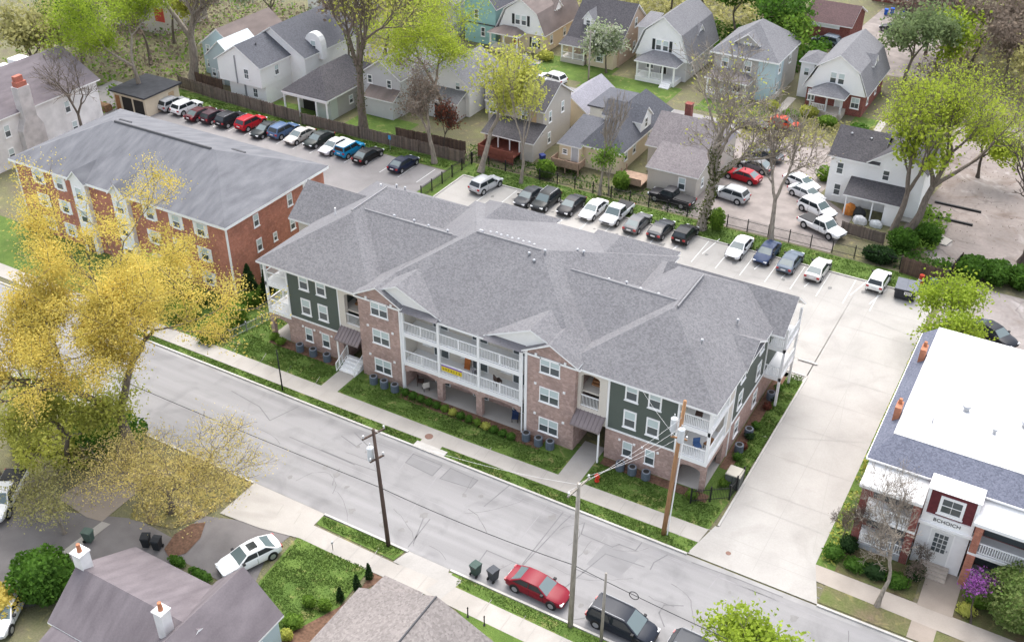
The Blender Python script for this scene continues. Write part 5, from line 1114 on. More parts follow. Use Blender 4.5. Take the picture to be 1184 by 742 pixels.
chimney(r, -31.35, -32.9, 0, 6.6, .8, STUC, 1, o, TERRA); chimney(r, -22.9, -34.0, 3.5, 6.9, .72, STUC, 1, o, TERRA)
wins(r, o, 'E', -19.0, [(-30.5, .9), (-34, .9)]); wins(r, o, 'N', -28.4, [(-21.6, .9)]); wins(r, o, 'N', -28.9, [(-29, .9), (-26.5, .9)])
# -- tan grey roofed house, near centre
r, o = bld('tan_roof_house', 'near house with broad tan grey shingle roof at the bottom edge', -9.5, -30)
body(r, -15.4, -3.6, -36, -24.0, 0, 2.9, TSID, gable='y', zr=5.4, off=o)
roofobj(r, TANR, gable_roof, o, x0=-15.5, x1=-3.5, y0=-36, y1=-24.0, ze=2.95, zr=5.5, oh=.4)
mb = MB(); mb.tube([(-9.5, -36.3, 5.69), (-9.5, -23.65, 5.69)], .07, 5); mb.build('ridge_cap', mat('dark_cap', (.08, .08, .085), .9), r, o)
body(r, -15.2, -12.1, -24.0, -21.6, 0, 2.3, TSID, 'porch_wall', off=o); roofobj(r, TANR, lean_roof, o, x0=-15.2, x1=-12.2, y0=-21.4, y1=-24.02, z0=2.35, z1=2.75, name='porch_roof', oh=.1)
# -- white roofed brick building, right
r, o = bld('white_roof_building', 'brick building with white flat roof, slate edge and two storey white front porches', 22, 11, 'building')
body(r, 11.6, 34, 2.4, 20.2, 0, 7.2, DBR, 'brick_wall', off=o)
EDG = mat('slate_edge', (.175, .185, .235), .9, col2=(.10, .11, .145), kind='shingle', scale=1.3)
WMEM = mat('white_membrane', (.70, .70, .695), .7, .07, .8, 'pave')
mb = MB(); mb.faces([(11.15, 1.95, 7.15), (34.4, 1.95, 7.15), (34.4, 4.5, 8.15), (12.45, 4.5, 8.15), (12.45, 20.4, 8.15), (11.15, 20.4, 7.15)], [(0, 1, 2, 3), (0, 3, 4, 5)]); rr_ = mb.build('slate_border', EDG, r, o)
mb = MB(); mb.box(12.3, 34.4, 4.4, 20.4, 7.9, 8.158); mb.build('flat_roof', WMEM, r, o)
mb = MB()
for k in range(5): mb.box(12.6, 34.3, 6.6+k*3.0, 6.64+k*3.0, 8.15, 8.165)
mb.build('membrane_seams', mat('seam_grey', (.52, .52, .52), .7), r, o)
mb = MB(); mb.box(11.1, 34.4, 1.9, 2.1, 7.0, 7.14); mb.box(11.1, 11.3, 2.1, 20.4, 7.0, 7.14); mb.build('gutter', TRIM, r, o)
for y in (15.6, 7.0):
    mb = MB(); mb.box(11.75, 12.2, y-.5, y+.5, 7.2, 8.9); c_ = mb.build('chimney', mat('orange_brick', (.40, .17, .10), .9, .15, 4), r, o)
    mb = MB(); mb.cyl(11.97, y+.2, 8.9, 9.3, .16, .13, 10); mb.build('chimney_pot', TERRA, c_, o)
for x, y, rr in ((16.4, 9.8, .32), (18.7, 8.0, .2), (20.6, 10, .4)):
    mb = MB(); mb.cyl(x, y, 8.15, 8.5, rr*.7, None, 12); mb.cyl(x, y, 8.5, 8.62, rr, rr*.8, 12); mb.build('roof_vent', GREYM, r, o)
_rs = random.Random(8)
mb = MB()
for i in range(14):
    n_ = 12; cx_, cy_, rr0 = _rs.uniform(13.5, 24), _rs.uniform(5.2, 19.5), _rs.uniform(.2, .8)
    mb.poly([(cx_+math.cos(6.283*k/n_)*rr0*_rs.uniform(.6, 1.5), cy_+math.sin(6.283*k/n_)*rr0*_rs.uniform(.5, 1.1), 8.162+.0002*i) for k in range(n_)])
mb.build('ponding_stain', mat('roof_stain', (.60, .59, .57), .8, .06, 2), r, o)
mb = MB(); mb.cyl(14.5, 7.0, 8.15, 8.6, .06, None, 8); mb.build('vent_pipe', GREYM, r, o)
BAL = mat('porch_grey', (.40, .41, .42), .8, .08, 2)
for (a, b) in ((11.5, 15.75), (19.35, 27.5)):
    mb = MB(); mb.prism([(.15, 6.15), (2.35, 6.95), (2.35, 6.85), (.15, 6.0)], 'x', a-.15, b); mb.build('porch_roof', WMEM, r, o)
    mb = MB(); mb.box(a-.18, b, .1, .2, 5.85, 6.13); mb.box(a-.2, a-.1, .2, 2.3, 5.9, 6.1); mb.build('porch_fascia', TRIM, r, o)
    mb = MB(); mb.box(a, b, .3, 2.38, 3.05, 3.3); mb.build('balcony_floor', TRIM, r, o)
    mb = MB(); mb.box(a, b, .3, 2.38, .02, .5); mb.build('porch_floor', BAL, r, o)
    for z in (.5, 3.3):
        mb = MB(); rail(mb, (a+.55, .4), (b-.55, .4), z+.1, z+1.0, .16, .05, True); mb.build('porch_railing', TRIM, r, o)
    for x in (a+.3, b-.3): 
        mb = MB(); mb.box(x-.28, x+.28, .25, .8, 0, 3.05); mb.box(x-.26, x+.26, .27, .78, 3.3, 5.9); mb.build('brick_pillar', DBR if x < 19 else RBR, r, o)
    mb = MB(); mb.box(a+.7, b-.7, 2.36, 2.41, 3.4, 5.6); mb.box(a+.7, b-.7, 2.36, 2.41, .6, 2.7); mb.build('porch_window', GLASS, r, o)
# centre bay with its window, lettering and door
mb = MB(); mb.box(15.85, 19.25, .95, 2.38, 0, 4.35); mb.build('entry_wall', WHITE, r, o)
mb = MB(); mb.box(15.8, 19.3, .85, 2.38, 4.35, 7.3); mb.build('bay_wall', mat('maroon_panel', (.13, .03, .035), .7, .15, 4), r, o)
mb = MB(); mb.box(15.8, 19.3, .72, .9, 4.35, 5.05); mb.box(15.8, 16.02, .74, .86, 5.05, 7.35); mb.box(19.08, 19.3, .74, .86, 5.05, 7.35); mb.box(15.75, 19.35, .68, 2.42, 7.3, 7.36); mb.box(15.7, 19.4, .55, .95, 4.12, 4.34); mb.build('white_surround', TRIM, r, o)
window(r, 'S', .85, 17.55, 5.3, 1.7, 1.6, o, .2, double=False, blind=0, grid=True)
d = door(r, 'S', .95, 17.5, .6, 1.5, 3.1, DOORW, o, glass=False)
mb = MB()
for i in range(3):
    for j in range(4): mb.box(17.02+i*.33, 17.29+i*.33, .87, .9, 1.75+j*.44, 2.1+j*.44)
mb.build('pane', GLASS, d, o)
def lettering(txt, size, mt, parent, loc, rot, name='lettering'):
    cu = bpy.data.curves.new('letters', 'FONT'); cu.body = txt; cu.size = size; cu.extrude = .01; cu.align_x = 'CENTER'; cu.align_y = 'CENTER'
    to = bpy.data.objects.new('letters', cu); COL.objects.link(to); bpy.context.view_layer.update()
    me = bpy.data.meshes.new_from_object(to.evaluated_get(bpy.context.evaluated_depsgraph_get())); bpy.data.objects.remove(to)
    me.materials.clear(); me.materials.append(mt); ob = bpy.data.objects.new(name, me); COL.objects.link(ob); ob.parent = parent; ob.location = loc; ob.rotation_euler = rot; return ob
lettering('BCHOICH', .42, mat('letter_black', (.03, .03, .03), .5), r, (17.55-22, .70-11, 4.72), (R(90), 0, 0))
steps(r, o, 16.6, 18.6, .9, .58, 4, mat('stone_floor', (0, 0, 0)))
# ------------------------------------------------------------------ cars
TYRE = mat('tyre_rubber', (.018, .018, .019), .85); RIM = mat('alloy_rim', (.42, .43, .45), .35, metal=.6, spec=.5)
CGL = mat('car_glass', (.02, .026, .03), .08, spec=.5); WSG = mat('windscreen_glass', (.11, .145, .15), .08, spec=.6)
LAMP = mat('head_lamp', (.70, .72, .74), .15, spec=.7); TAIL = mat('tail_lamp', (.32, .015, .02), .25, spec=.6); PLATE = mat('number_plate', (.62, .62, .62), .5)
PLAST = mat('black_trim', (.022, .022, .024), .6)
def paint(name, c, rough=.32): return mat('paint_'+name, c, rough, .03, .8, spec=.2)
# (length, width, stations of the lower body: x from rear to front in 0..1, z sill, z shoulder, half width), cabin: belt z, roof z, x of rear base, rear top, front top, front base
CARS = {
 'sedan': dict(L=4.7, W=1.80, st=[(0, .42, .78, .70), (.02, .30, .93, .82), (.12, .24, .98, .89), (.30, .22, .97, .90), (.55, .22, .95, .90), (.72, .22, .93, .89), (.88, .24, .84, .86), (.97, .30, .70, .74), (1, .40, .58, .62)], belt=.93, roof=1.42, cab=(.085, .27, .56, .735), wr=.34, wx=(.19, .82)),
 'coupe': dict(L=4.5, W=1.80, st=[(0, .42, .80, .70), (.02, .30, .92, .82), (.12, .24, .96, .89), (.30, .22, .95, .90), (.55, .22, .93, .90), (.72, .22, .90, .89), (.88, .24, .80, .86), (.97, .30, .68, .74), (1, .40, .56, .62)], belt=.90, roof=1.33, cab=(.08, .30, .52, .70), wr=.34, wx=(.19, .82)),
 'hatch': dict(L=4.2, W=1.76, st=[(0, .42, .86, .72), (.02, .30, .98, .82), (.10, .24, 1.0, .87), (.30, .22, .98, .88), (.55, .22, .96, .88), (.74, .22, .94, .87), (.90, .24, .84, .84), (.97, .30, .70, .74), (1, .40, .58, .62)], belt=.95, roof=1.50, cab=(.015, .13, .56, .76), wr=.33, wx=(.18, .82)),
 'suv': dict(L=4.65, W=1.88, st=[(0, .48, .92, .76), (.02, .36, 1.05, .88), (.10, .30, 1.08, .93), (.30, .28, 1.06, .94), (.55, .28, 1.05, .94), (.74, .28, 1.03, .93), (.90, .30, .94, .90), (.97, .36, .80, .80), (1, .46, .66, .70)], belt=1.03, roof=1.68, cab=(.015, .11, .57, .74), wr=.38, wx=(.18, .82)),
 'boxy': dict(L=4.3, W=1.82, st=[(0, .48, .95, .80), (.02, .36, 1.08, .88), (.10, .30, 1.10, .91), (.30, .28, 1.08, .91), (.55, .28, 1.08, .91), (.76, .28, 1.06, .91), (.92, .30, 1.0, .88), (.98, .36, .85, .82), (1, .46, .70, .74)], belt=1.06, roof=1.70, cab=(.012, .05, .62, .74), wr=.36, wx=(.18, .82)),
 'van': dict(L=4.95, W=1.95, st=[(0, .42, .90, .80), (.02, .30, 1.05, .90), (.10, .24, 1.08, .95), (.30, .22, 1.05, .97), (.55, .22, 1.03, .97), (.74, .22, 1.0, .95), (.90, .24, .90, .90), (.97, .30, .74, .80), (1, .40, .60, .66)], belt=1.0, roof=1.72, cab=(.012, .07, .60, .80), wr=.35, wx=(.18, .81)),
 'pickup': dict(L=5.6, W=1.98, st=[(0, .55, .95, .92), (.02, .46, 1.02, .96), (.38, .42, 1.04, .97), (.40, .42, 1.08, .97), (.60, .42, 1.08, .97), (.74, .42, 1.08, .96), (.92, .44, 1.0, .93), (.98, .46, .88, .88), (1, .52, .75, .80)], belt=1.06, roof=1.78, cab=(.39, .42, .64, .755), wr=.40, wx=(.19, .81)),
}
PROTO = {}
def car_proto(kind):
    D = CARS[kind]; L, W = D['L'], D['W']; t = thing('parked_car' if kind != 'pickup' else 'pickup_truck', '', 'car' if kind != 'pickup' else 'pickup')
    X = lambda f: (f-.5)*L
    mb = MB(); st = D['st']; ringn = None; s_ = W/1.8*.9/.9
    hw = max(q[3] for q in st); k = (W/2)/hw
    for (f, zb, zs, h) in st:
        h *= k; x = X(f)
        ring = [(-h*.90, zb), (-h, zb+.16), (-h*1.0, zb+(zs-zb)*.62), (-h*.955, zs-.05), (-h*.80, zs), (-h*.4, zs+.03), (h*.4, zs+.03), (h*.80, zs), (h*.955, zs-.05), (h, zb+(zs-zb)*.62), (h, zb+.16), (h*.90, zb)]
        mb.v += [(x, a, b) for a, b in ring]
    n = 12
    for i in range(len(st)-1):
        for j in range(n): mb.f.append((i*n+j, (i+1)*n+j, (i+1)*n+(j+1) % n, i*n+(j+1) % n)); mb.m.append(0)
    mb.f.append(tuple(range(n))); mb.m.append(0); mb.f.append(tuple((len(st)-1)*n+j for j in range(n))[::-1]); mb.m.append(0)
    # cabin
    xb0, xr0, xr1, xb1 = [X(q) for q in D['cab']]; zb, zr = D['belt']-.02, D['roof']; wb, wt = W/2*.955, W/2*(.74 if kind in ('sedan', 'coupe') else .79)
    b = len(mb.v)
    cab = [(xb0, -wb, zb), (xb1, -wb*.97, zb), (xb1, wb*.97, zb), (xb0, wb, zb)]
    z2 = zr-.05
    top = [(xr0, -wt, z2), ((xr0+xr1)/2, -wt*1.01, zr-.01), (xr1, -wt*.98, z2), (xr1+.005, 0, zr-.035), (xr1, wt*.98, z2), ((xr0+xr1)/2, wt*1.01, zr-.01), (xr0, wt, z2), (xr0-.005, 0, zr-.035), ((xr0+xr1)/2, 0, zr+.03)]
    mb.v += cab+top; c = lambda i: b+i; q = lambda i: b+4+i
    for f in [(c(0), c(1), q(2), q(1), q(0)), (c(2), c(3), q(6), q(5), q(4)), (c(1), c(2), q(4), q(3), q(2)), (c(3), c(0), q(0), q(7), q(6)), (q(0), q(1), q(8), q(7)), (q(1), q(2), q(3), q(8)), (q(8), q(3), q(4), q(5)), (q(7), q(8), q(5), q(6))]:
        mb.f.append(f); mb.m.append(0)
    if kind == 'pickup':       # dark open bed let into the rear deck
        pass
    me_o = mb.build('body', [paint('base', (.5, .5, .5))], t)
    for sl_ in me_o.material_slots: sl_.link = 'OBJECT'
    for p in me_o.data.polygons: p.use_smooth = True
    try: me_o.data.set_sharp_from_angle(angle=R(38))
    except Exception: pass
    def lerp(a, bb, f): return tuple(a[i]+(bb[i]-a[i])*f for i in range(3))
    def pane(name, A, Bq, Cq, Dq, m=(.07, .07, .1, .12), mt=CGL, push=.022):
        # A-B bottom, D-C top; margins left right bottom top
        l, rr, bo, to = m
        P = [lerp(lerp(A, Bq, l), lerp(Dq, Cq, l), bo), lerp(lerp(A, Bq, 1-rr), lerp(Dq, Cq, 1-rr), bo), lerp(lerp(A, Bq, 1-rr), lerp(Dq, Cq, 1-rr), 1-to), lerp(lerp(A, Bq, l), lerp(Dq, Cq, l), 1-to)]
        v = [Vector(p) for p in P]; nn = (v[1]-v[0]).cross(v[3]-v[0]).normalized()
        cc = sum(v, Vector())/4-Vector((0, 0, .9)); 
        if nn.dot(cc) < 0: nn = -nn
        g = MB(); o1 = [p+nn*push for p in v]; o2 = [p-nn*.03 for p in v]
        g.faces([tuple(p) for p in o1+o2], [(0, 1, 2, 3), (0, 4, 5, 1), (1, 5, 6, 2), (2, 6, 7, 3), (3, 7, 4, 0)]); return g.build(name, mt, t)
    pane('windshield', cab[1], cab[2], top[4], top[2], (.05, .05, .04, .06), WSG)
    pane('rear_window', cab[3], cab[0], top[0], top[6], (.07, .07, .22 if kind in ('suv', 'boxy', 'van', 'hatch') else .06, .08), CGL if kind != 'sedan' else WSG)
    for s in (0, 1):
        A, Bq, Cq, Dq = (cab[0], cab[1], top[2], top[0]) if s == 0 else (cab[3], cab[2], top[4], top[6])
        mid = .5 if kind != 'pickup' else .48
        M0, M1 = lerp(A, Bq, mid), lerp(Dq, Cq, mid)
        pane('side_window', A, M0, M1, Dq, (.09 if kind != 'pickup' else .06, .03, .14, .13)); pane('side_window', M0, Bq, Cq, M1, (.03, .11, .14, .13))
        sd = -1 if s == 0 else 1
        mm = MB(); mm.box(X(D['cab'][3])-.42, X(D['cab'][3])-.22, sd*(W/2-.06), sd*(W/2+.14), D['belt']-.02, D['belt']+.14); mm.build('mirror', PLAST, t)
        dl = MB(); fr = W/2*1.0+.003
        for xx in (X(D['cab'][3])-.25, (X(D['cab'][1])+X(D['cab'][2]))/2+.1): dl.box(xx-.012, xx+.012, sd*fr, sd*(fr-.05), .36, D['belt']-.12)
        dl.build('door_seam', PLAST, t)
    r_ = D['wr']
    for fx_ in D['wx']:
        for sd in (-1, 1):
            x = X(fx_); yo = sd*(W/2+.012); yi = sd*(W/2-.2)
            a = MB(); a.tube([(x, sd*(W/2-.06), r_+.02), (x, sd*(W/2+.004), r_+.02)], r_+.075, 18); a.build('wheel_arch', PLAST, t)
            wv = MB(); wv.tube([(x, yi, r_), (x, yo, r_)], r_, 16); wo = wv.build('wheel', TYRE, t)
            rv = MB(); rv.tube([(x, yo-sd*.02, r_), (x, yo+sd*.012, r_)], r_*.66, 12)
            rv.build('rim', RIM, wo)
    fr = st[-2]; re = st[1]
    for sd in (-1, 1):
        y = sd*(fr[3]*k-.16); h = MB(); h.box(X(.955), X(.993), y-.17, y+.17, fr[2]-.16, fr[2]-.02); h.build('headlight', LAMP, t)
        y = sd*(re[3]*k-.15); h = MB(); h.box(X(-.004), X(.025), y-.16, y+.13, re[2]-.26, re[2]-.06); h.build('taillight', TAIL, t)
    g = MB(); g.box(X(.98), X(1.004), -.42, .42, fr[1]+.12, fr[2]-.14); g.build('grille', PLAST, t)
    g = MB(); g.box(X(-.006), X(.01), -.6, .6, re[1]+.05, re[1]+.17); g.build('bumper_trim', PLAST, t)
    g = MB(); g.box(X(-.008), X(.01), -.26, .26, re[2]-.30, re[2]-.16); g.build('license_plate', PLATE, t)
    if kind == 'pickup':
        g = MB(); g.box(X(.025), X(.37), -W/2+.14, W/2-.14, .9, 1.09); g.build('truck_bed', PLAST, t)
    if kind in ('suv', 'van'):
        for sd in (-1, 1):
            g = MB(); g.tube([(xr0+.1, sd*(wt-.06), zr+.02), (xr0+.2, sd*(wt-.06), zr+.07), (xr1-.2, sd*(wt-.06), zr+.07), (xr1-.1, sd*(wt-.06), zr+.02)], .025, 5); g.build('roof_rail', GREYM, t)
    return t
USED = {}
def car(kind, x, y, ang, pname, col, label, group=None, z=.07, roofcol=None, sunroof=False):
    if kind not in PROTO: PROTO[kind] = car_proto(kind); t = PROTO[kind]; first = True
    else: t = copy_tree(PROTO[kind])
    t.location = (x, y, z); t.rotation_euler = (0, 0, R(ang)); t['label'] = label
    if group: t['group'] = group
    elif 'group' in t: del t['group']
    b = [c for c in t.children if c.name.startswith('body')][0]
    b.material_slots[0].link = 'OBJECT'; b.material_slots[0].material = paint(pname, col)
    D = CARS[kind]; X = lambda f: (f-.5)*D['L']
    for ch in list(t.children):        # extras of the car copied from must not ride along
        if ch.name.startswith(('sunroof', 'roof_panel')): bpy.data.objects.remove(ch)
    if sunroof or roofcol:
        g = MB(); a, c_ = (.36, .50) if sunroof else (D['cab'][1]+.02, D['cab'][2]-.01); wd = .36 if sunroof else D['W']*.36
        g.box(X(a), X(c_), -wd, wd, D['roof']-.02, D['roof']+.035); g.build('sunroof' if sunroof else 'roof_panel', CGL if sunroof else roofcol, t)
    return t
SIL, WHT, BLK, NAVY, DRED, GRAPH = (.42, .43, .44), (.76, .76, .76), (.012, .012, .014), (.012, .018, .045), (.075, .012, .018), (.055, .058, .065)
lotg = 'cars parked in the concrete back lot'
N_, S_ = 90, -90     # nose to the fence / nose to the street
for kind, u, v, ang, pn, cl, lb in [
    ('suv', 562, 219, 80, 'silver', SIL, 'silver crossover parked alone in the left corner of the concrete lot'),
    ('sedan', 611, 233, -92, 'graphite', GRAPH, 'dark grey sedan left of the black crossover in the concrete lot'),
    ('suv', 631, 238, -92, 'charcoal', (.03, .034, .036), 'black crossover nosed towards the apartment roof, third from the lot corner'),
    ('sedan', 660, 243, -92, 'black', (.02, .02, .024), 'black sedan between the black crossover and the white sedan'),
    ('sedan', 686, 248, -92, 'white', WHT, 'white sedan with pale sunroof left of the silver pickup'),
    ('pickup', 713, 253, -92, 'lightsilver', (.55, .56, .57), 'pale silver pickup with dark open bed in the concrete lot'),
    ('sedan', 737, 263, 88, 'smoke', (.12, .12, .125), 'grey sedan right of the silver pickup, tail towards the building'),
    ('coupe', 764, 270, 88, 'deepgrey', (.035, .038, .045), 'dark blue grey coupe tail out between a grey sedan and a black car'),
    ('hatch', 792, 276, 88, 'jet', (.012, .012, .013), 'black hatchback beside the ivy wrapped tree, last of the left row'),
    ('sedan', 854, 292, -92, 'bright', (.80, .80, .80), 'white sedan alone after the empty bays, nose to the street'),
    ('sedan', 886, 298, -92, 'navyblue', (.03, .05, .11), 'dark blue sedan right of the lone white sedan'),
    ('sedan', 913, 308, 88, 'steelblue', (.12, .15, .19), 'steel grey sedan with red tail lamps facing the fence'),
    ('sedan', 945, 317, 88, 'silver2', (.50, .49, .47), 'light silver sedan tail out, right end of the group of four'),
    ('hatch', 1015, 330, 88, 'ivory', (.78, .79, .76), 'white hatchback parked alone left of the dumpster')]:
    p = at(u, v); car(kind, p.x, p.y, ang, pn, cl, lb, lotg)
lotg = 'cars parked in the asphalt lot behind the brick block'
for kind, u, v, ang, pn, cl, lb in [
    ('suv', 201, 125, 86, 'silver', SIL, 'silver crossover at the far end beside the beige garage'),
    ('suv', 217, 129, 86, 'white', WHT, 'white large crossover second from the beige garage'),
    ('sedan', 233, 136, 86, 'darkred', DRED, 'very dark red sedan right of the white crossover'),
    ('hatch', 249, 139, 86, 'plum', (.05, .02, .028), 'dark plum hatchback between dark red sedan and black crossover'),
    ('suv', 268, 143, 86, 'black', (.02, .02, .024), 'black crossover left of the bright red one'),
    ('suv', 291, 147, 86, 'red', (.40, .012, .022), 'bright red crossover in the asphalt lot'),
    ('sedan', 308, 155, -94, 'blackgreen', (.018, .024, .026), 'black sedan right of the bright red crossover'),
    ('suv', 329, 156, 86, 'slateblue', (.07, .12, .22), 'slate blue crossover in the middle of the asphalt lot'),
    ('sedan', 347, 162, -94, 'goldsilver', (.46, .44, .41), 'champagne silver sedan right of the slate blue crossover'),
    ('sedan', 369, 166, -94, 'darkgreen', (.02, .028, .026), 'greenish black sedan between two pale sedans'),
    ('sedan', 387, 174, -94, 'pearl', (.62, .62, .63), 'pearl white sedan left of the bright blue boxy car'),
    ('boxy', 405, 178, 86, 'brightblue', (.01, .22, .42), 'bright blue boxy car with white roof'),
    ('sedan', 426, 184, 86, 'jet', (.012, .012, .013), 'black sedan right of the bright blue boxy car'),
    ('sedan', 467, 194, 86, 'navy', NAVY, 'dark navy sedan parked alone at the end of the asphalt lot')]:
    p = at(u, v); car(kind, p.x, p.y, ang, pn, cl, lb, lotg, .03, WHITE if kind == 'boxy' else None)
for kind, u, v, ang, pn, cl, lb, z in [
    ('pickup', 776, 234, 175, 'black', (.02, .02, .024), 'black pickup behind the black fence near the weathered cottage', .02),
    ('suv', 843, 230, 172, 'silver', SIL, 'silver crossover just behind the ivy wrapped tree', .02),
    ('sedan', 858, 208, 172, 'crimson', (.34, .012, .02), 'red sedan on the gravel yard', .02),
    ('sedan', 872, 196, 172, 'ashgrey', (.15, .15, .155), 'ash grey sedan behind the red sedan on the gravel', .02),
    ('sedan', 884, 184, 172, 'inkgrey', (.06, .065, .075), 'dark sedan furthest back of the three on the gravel', .02),
    ('coupe', 868, 148, 175, 'dullgrey', (.10, .10, .10), 'dull grey car under bare branches left of the orange car', .02),
    ('hatch', 907, 148, 5, 'orange', (.62, .06, .02), 'orange red car at the far edge of the gravel yard', .02),
    ('sedan', 926, 216, -22, 'white', WHT, 'white sedan furthest back of the white row on the gravel', .02),
    ('sedan', 932, 229, -22, 'pearl', (.62, .62, .63), 'second white sedan from the back on the gravel', .02),
    ('suv', 944, 247, -22, 'bright', (.80, .80, .80), 'white crossover beside the white pickup on the gravel', .02),
    ('pickup', 949, 268, -22, 'white', WHT, 'white pickup parked nearest the black fence', .05),
    ('suv', 638, 96, 170, 'white', WHT, 'white crossover on the lane behind the tan two storey house', .02),
    ('sedan', 1055, 29, 172, 'white', WHT, 'white sedan beside the blue bins in the upper lot', .02),
    ('hatch', 1078, 31, 172, 'bright', (.80, .80, .80), 'white hatchback right of the white sedan in the upper lot', .02),
    ('sedan', 1033, 37, 172, 'graphite', GRAPH, 'dark grey sedan before the white sedan in the upper lot', .02),
    ('suv', 955, 52, 170, 'steelblue', (.12, .15, .19), 'grey blue crossover beside the brick garage', .02),
    ('sedan', 1148, 392, -30, 'inkblue', (.012, .015, .022), 'black sedan parked behind the white flat roof', .03),
    ('sedan', 299, 27, 172, 'pearl', (.62, .62, .63), 'pale car on the far road behind the slate roofed house', .02)]:
    p = at(u, v); car(kind, p.x, p.y, ang, pn, cl, lb, None, z)
car('sedan', -6.35, -15.55, -2, 'cherry', (.19, .01, .022), 'cherry red sedan parked at the near kerb', None, .012)
car('van', .2, -15.5, -2, 'midnight', (.016, .020, .030), 'midnight blue minivan parked behind the red sedan', None, .012)
car('suv', 5.9, -15.5, -2, 'coal', (.03, .035, .045), 'dark car partly hidden by lime leaves at the bottom edge', None, .012)
car('sedan', -26.1, -23.6, -112, 'snow', (.80, .80, .80), 'white sedan with dark sunroof on the driveway by the mauve roof', None, .035, sunroof=True)
p = at(8, 580); car('pickup', p.x, p.y, -60, 'white', WHT, 'white pickup at the left edge beside the thicket', None, .03)
p = at(10, 712); car('sedan', p.x, p.y, -60, 'pearl', (.62, .62, .63), 'white car at the lower left edge beside the orange brown shrub', None, .03)
# ------------------------------------------------------------------ poles and wires
POLED = mat('dark_pole_wood', (.11, .075, .06), .9, kind='bark', col2=(.06, .042, .036)); POLEG = mat('grey_pole_wood', (.36, .33, .29), .9, kind='bark', col2=(.22, .20, .17)); POLEO = mat('orange_pole_wood', (.40, .22, .11), .85, kind='bark', col2=(.27, .15, .08))
INSU = mat('insulator', (.55, .56, .57), .4)
def pole(label, x, y, h, rd, mt, arms=(), trans=0, lean=(0, 0), cat='utility pole', name='utility_pole'):
    t = thing(name, label, cat, (x, y, 0)); lx, ly = lean
    mb = MB(); mb.tube([(0, 0, 0), (lx*.5, ly*.5, h*.5), (lx, ly, h)], [rd, rd*.85, rd*.65], 10); mb.build('post', mt, t, smooth=True)
    for (z, L, ang) in arms:
        a = R(ang); c, s = math.cos(a), math.sin(a); f = z/h; ox, oy = lx*f, ly*f
        mb = MB(); q = [(-L/2*c-.05*s, -L/2*s+.05*c), (L/2*c-.05*s, L/2*s+.05*c), (L/2*c+.05*s, L/2*s-.05*c), (-L/2*c+.05*s, -L/2*s-.05*c)]
        mb.prism([(p[0]+ox, p[1]+oy) for p in q], 'z', z-.06, z+.06); am = mb.build('crossarm', mt, t)
        for k in (-.45, 0, .45):
            i = MB(); i.cyl(ox+c*L*k, oy+s*L*k, z+.06, z+.3, .05, .07, 8); i.build('insulator', INSU, am)
    for i in range(trans):
        a = 1.2+i*2.0; f = .8; mb = MB(); x_, y_ = lx*f+math.cos(a+2)*(rd+.32), ly*f+math.sin(a+2)*(rd+.32)
        z = h-2.9-.35*i; mb.cyl(x_, y_, z, z+1.1, .25, None, 14); mb.cyl(x_, y_, z+1.1, z+1.22, .25, .12, 14); mb.cyl(x_, y_, z+1.28, z+1.5, .05, .04, 6)
        mb.build('transformer', mat('transformer_grey', (.58, .60, .62), .45, .04, 2), t)
    return t
pole('dark brown utility pole on the near verge with crossarm and transformer', -18.25, -17.15, 11.0, .17, POLED, [(10.6, 1.9, 70), (8.4, 1.2, 70)], 1, (-.5, 0))
pole('tall grey wooden pole at the near kerb by the red sedan', -3.0, -17.1, 13.2, .2, POLEG, [(12.9, 2.3, 80)], 0, (.1, 0))
pole('orange brown pole with grey transformers before the right corner balcony', -.9, -5.75, 13.0, .19, POLEO, [(9.6, 1.2, 10)], 2, (.45, 0))
mb = MB(); mb.tube([(-.62, -5.7, 0), (-.42, -5.7, 6.0), (-.24, -5.7, 10.5)], .055, 7); tag(mb.build('pole_conduit', WHITE), 'white cable conduit running up beside the orange brown pole', 'conduit')
pole('short grey pole in front of the minivan', -.6, -17.2, 6.6, .12, POLEG, (), 0)
pole('grey pole standing before the white blossom tree', -46.4, 73.0, 8.4, .14, POLEG, [(8.1, 1.4, 0)], 0)
pole('dark sign pole on the far verge left of the stepped entrance', *at(327, 452)[:2], 4.4, .07, BLACKM, (), 0, (-.15, .1), 'pole', 'sign_pole')
pole('thin white pole behind the lime tree near the cottages', -66.5, 62, 9, .1, POLEG, [(8.6, 1.2, 0)], 0)
WIRE = mat('black_cable', (.03, .03, .032), .7); WIREL = mat('pale_cable', (.62, .62, .62), .6)
def wire(label, a, b, sag=.4, r=.018, mt=WIRE):
    a = Vector(a); b = Vector(b); mb = MB()
    pts = [a.lerp(b, i/14)-Vector((0, 0, sag*4*(i/14)*(1-i/14))) for i in range(15)]
    mb.tube(pts, r, 4); return tag(mb.build('overhead_wire', mt), label, 'wire')
wire('thick dark cable between the dark brown pole and the tall grey pole', (-18.5, -17.15, 5.7), (-3.0, -17.1, 6.0), .3, .026)
wire('thick dark cable from the left edge to the dark brown pole', (-75, -17.3, 6.5), (-18.5, -17.15, 5.7), .5, .024)
wire('dark cable from the tall grey pole past the short grey pole', (-3.0, -17.1, 6.0), (16, -17.2, 5.2), .3, .024)
for i, (dx, dz) in enumerate([(-.9, 0), (0, .1), (.9, 0)]):
    wire(f'{ordn(i)} pale wire crossing the street to the orange brown pole', (-3.0+dx*.2, -17.1+dx, 13.15), (-.45, -5.75, 11.6-.9*i), .35, .008, WIREL)
wire('pale wire running along the street between the two near poles', (-18.7, -17.15, 10.9), (-3.0, -17.1, 13.1), .5, .008, WIREL)
wire('pale service wire from the orange brown pole to the end wall', (-.45, -5.75, 9.3), (-6, .0, 8.2), .2, .008, WIREL)
lp = MB()
for i in range(17): 
    a = 2*math.pi*i/16; lp.v = lp.v
